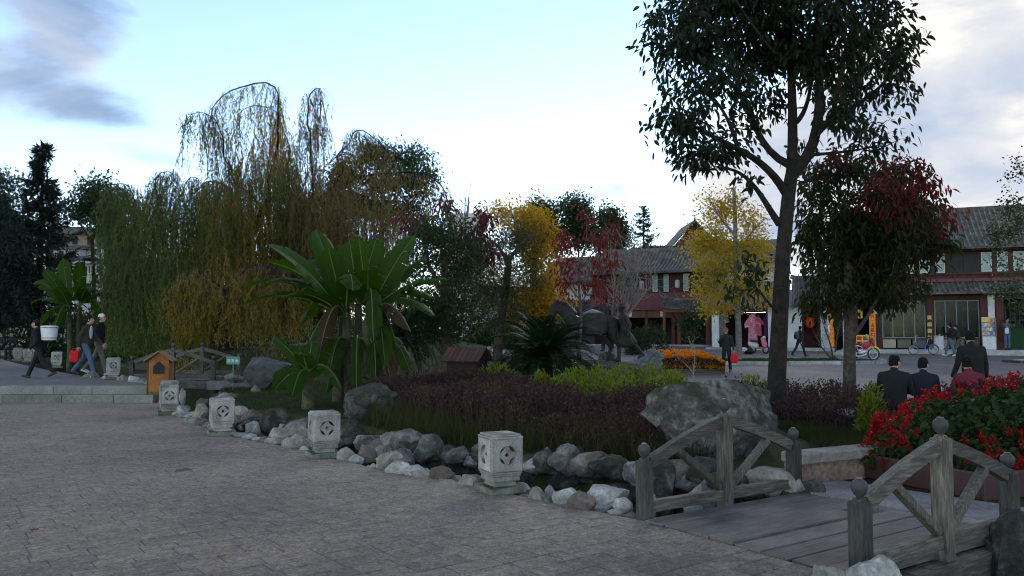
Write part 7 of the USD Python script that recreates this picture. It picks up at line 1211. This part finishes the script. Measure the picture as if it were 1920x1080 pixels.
MB().tm(Manifold.batch_hull([sph((.12, 0, .88), .035, n=8), sph((.34, .07, .90), .045, n=8), sph((.34, -.07, .90), .045, n=8)])).build('saddle', M_tyre, t, smooth=50); a = np.linspace(.1, 2.4, 10); MB().tube(np.stack([.5 + .29 * np.cos(a), 0 * a, .25 + .29 * np.sin(a)], 1), .02, 5).build('mudguard', M_blue, t); MB().tube(np.array([[.08, -.05, .30], [.16, -.06, .18]]), .012, 5).tube(np.array([[.08, .05, .30], [.0, .06, .42]]), .012, 5).box((.17, -.09, .175), (.08, .06, .02)).box((-.01, .09, .425), (.08, .06, .02)).build('crank', M_chrome, t)
p = V3(at(1620, 660, 39.3)[0], 39.3); t = thing('motorbike', 'crimson motorbike with yellow front mudguard parked behind the grass island', 'motorbike', (p[0], p[1], gz(p[0], p[1]) + .02), math.radians(8))
wheel(t, .50, .29, .07, 12); wheel(t, -.62, .29, .09, 12)
MB().tm(Manifold.batch_hull([sph((-.12, 0, .72), .12, n=10), sph((.22, 0, .80), .11, n=10), sph((.10, 0, .62), .11, n=10)])).build('tank', M_crim, t, smooth=50); MB().tm(Manifold.batch_hull([sph((-.15, 0, .74), .07, (1, 1.5, .8), 10), sph((-.75, 0, .80), .06, (1, 1.5, .8), 10)])).build('seat', M_tyre, t, smooth=50); MB().tm(Manifold.batch_hull([sph((-.6, 0, .62), .09, n=10), sph((-.92, 0, .76), .05, n=10), sph((-.4, 0, .60), .08, n=10)])).build('tail_fairing', M_crim, t, smooth=50)
MB().tm(Manifold.batch_hull([sph((.0, 0, .40), .13, n=10), sph((-.22, 0, .34), .11, n=10), sph((.02, 0, .26), .10, n=10)])).build('engine', M_chrome, t, smooth=40); MB().tube(curve([(.05, -.13, .3), (-.2, -.16, .2), (-.8, -.17, .28)], 8), .04, 7).build('exhaust', M_chrome, t, smooth=True)
for s in (1, -1): MB().tube(np.array([[.50, s * .07, .29], [.34, s * .06, .88]]), .022, 6).build('fork', M_chrome, t)
a = np.linspace(.25, 2.5, 10); MB().tube(np.stack([.5 + .35 * np.cos(a), 0 * a, .29 + .35 * np.sin(a)], 1), .05, 6).build('front_mudguard', M_ybd, t, smooth=True); MB().tm(Manifold.batch_hull([sph((.40, 0, .92), .12, (1, 1.2, 1.1), 10), sph((.48, 0, .70), .07, (1, 1.5, 1), 10), sph((.34, 0, 1.06), .05, (1, 1.8, .8), 10)])).build('front_fairing', M_crim, t, smooth=50); MB().tube(curve([(.26, .34, 1.02), (.32, .1, .98), (.32, -.1, .98), (.26, -.34, 1.02)], 8), .016, 6).build('handlebar', M_tyre, t)
for s in (1, -1): MB().tube(np.array([[.30, s * .22, 1.0], [.34, s * .26, 1.2]]), .008, 4).tm(sph((.34, s * .28, 1.22), .07, (.3, 1, .7), 8)).build('mirror', M_chrome, t)
for s in (1, -1): a = np.linspace(0, 2 * PI, 20); MB().tube(np.stack([-.45 + .24 * np.cos(a), 0 * a + s * .2, .52 + .18 * np.sin(a)], 1), .02, 5, False).build('crash_bar', M_chrome, t)
p = V3(at(1424, 655, 45.5)[0], 45.5); t = thing('scooter', 'pink and white scooter with its nose towards us at the white shop entrance', 'scooter', (p[0], p[1], gz(p[0], p[1]) + .02), math.radians(-62)); M_pk = plain('pink_paint', (.5, .12, .18), .4)
wheel(t, .48, .22, .09, 5); wheel(t, -.50, .22, .09, 5); MB().tm(Manifold.batch_hull([sph((.40, 0, .42), .12, (.7, 1.5, 1), 10), sph((.28, 0, .82), .09, (.6, 2, 1), 10), sph((.52, 0, .36), .08, (1, 1.3, 1), 10)])).build('front_shield', M_pk, t, smooth=50); MB().tm(Manifold.batch_hull([sph((-.2, 0, .40), .13, n=10), sph((-.72, 0, .56), .10, (1, 1.3, 1), 10), sph((-.5, 0, .42), .16, n=10)])).build('rear_body', CL['white'], t, smooth=50)
MB().box((.08, 0, .27), (.5, .3, .08), bev=.02).build('footboard', M_pk, t); MB().tm(Manifold.batch_hull([sph((-.12, 0, .66), .08, (1, 1.4, .8), 10), sph((-.62, 0, .70), .08, (1, 1.4, .8), 10)])).build('seat', M_tyre, t, smooth=50); MB().tube(curve([(.16, .32, .98), (.22, .1, .95), (.22, -.1, .95), (.16, -.32, .98)], 8), .02, 6).build('handlebar', M_tyre, t); MB().tm(sph((.36, 0, .88), .09, (.8, 1.2, 1), 12)).build('headlight', CL['white'], t, smooth=50)
t = thing('cloth_bundle', 'dark bundle with a white cloth lying on the kerb left of the scooter', 'bundle', (at(1402, 660, 44.5)[0], 44.5, gz(10, 44.5))); MB().add(*rock_mesh(9, (.8, .5, .42), 3, 5, .2)).move(t=(0, 0, .19)).build('dark_cloth', CL['dark'], t, smooth=50); MB().add(*rock_mesh(10, (.42, .34, .3), 3, 5, .2)).move(t=(-.28, -.14, .24)).build('white_cloth', CL['white'], t, smooth=50)
v, f = rock_mesh(12, (1.1, .7, .52), 3, 8, .1); t = usdkit.mesh(stage, numbered('/World', 'rock'), (v, f), M_tan, 38); p = at(1573, 672, 38.0); t.AddTranslateOp().Set(Gf.Vec3d(float(p[0]), 37.6, gz(p[0], 37.6) + .32)); tag(t, 'squat yellowish rock at the right end of the grass island', 'rock')
# flat stone in the square at the right edge; leaves on the ground
p = onz(1915, 688, .05); t = thing('stone_disc', 'low round stone base lying in the square at the right edge', 'stone base', (p[0], p[1], gz(p[0], p[1]))); MB().lathe([(0, .10), (.72, .10), (.78, .07), (.78, -.02)], n=28).build('disc', M_dark, t, smooth=25); MB().lathe([(0, .16), (.3, .15), (.34, .10)], n=20).build('hub', M_grey, t, smooth=25)
rl = np.random.default_rng(91); kinds = [(M_lscar, 'red'), (M_lyel, 'yellow')]
for k, (px, py, m, lab) in enumerate([(53, 998, 0, 'small red fallen leaf on the paving near the left edge'), (409, 1044, 1, 'tiny yellow fallen leaf on the paving at the bottom'), (1882, 960, 0, 'orange fallen leaf on the gravel beyond the bridge')]):
    p = onz(px, py, .006); v, f = leaf_mesh(np.array([[0, 0, .004]]), V3(1, .4, .12)[None], Zup[None], .085, .05, True, .1); o = MB().add(v, f).build('fallen_leaf', kinds[m][0], label=lab, cat='leaf'); UsdGeom.Xformable(o).AddTranslateOp().Set(Gf.Vec3d(*map(float, p + V3(0, 0, .012))))
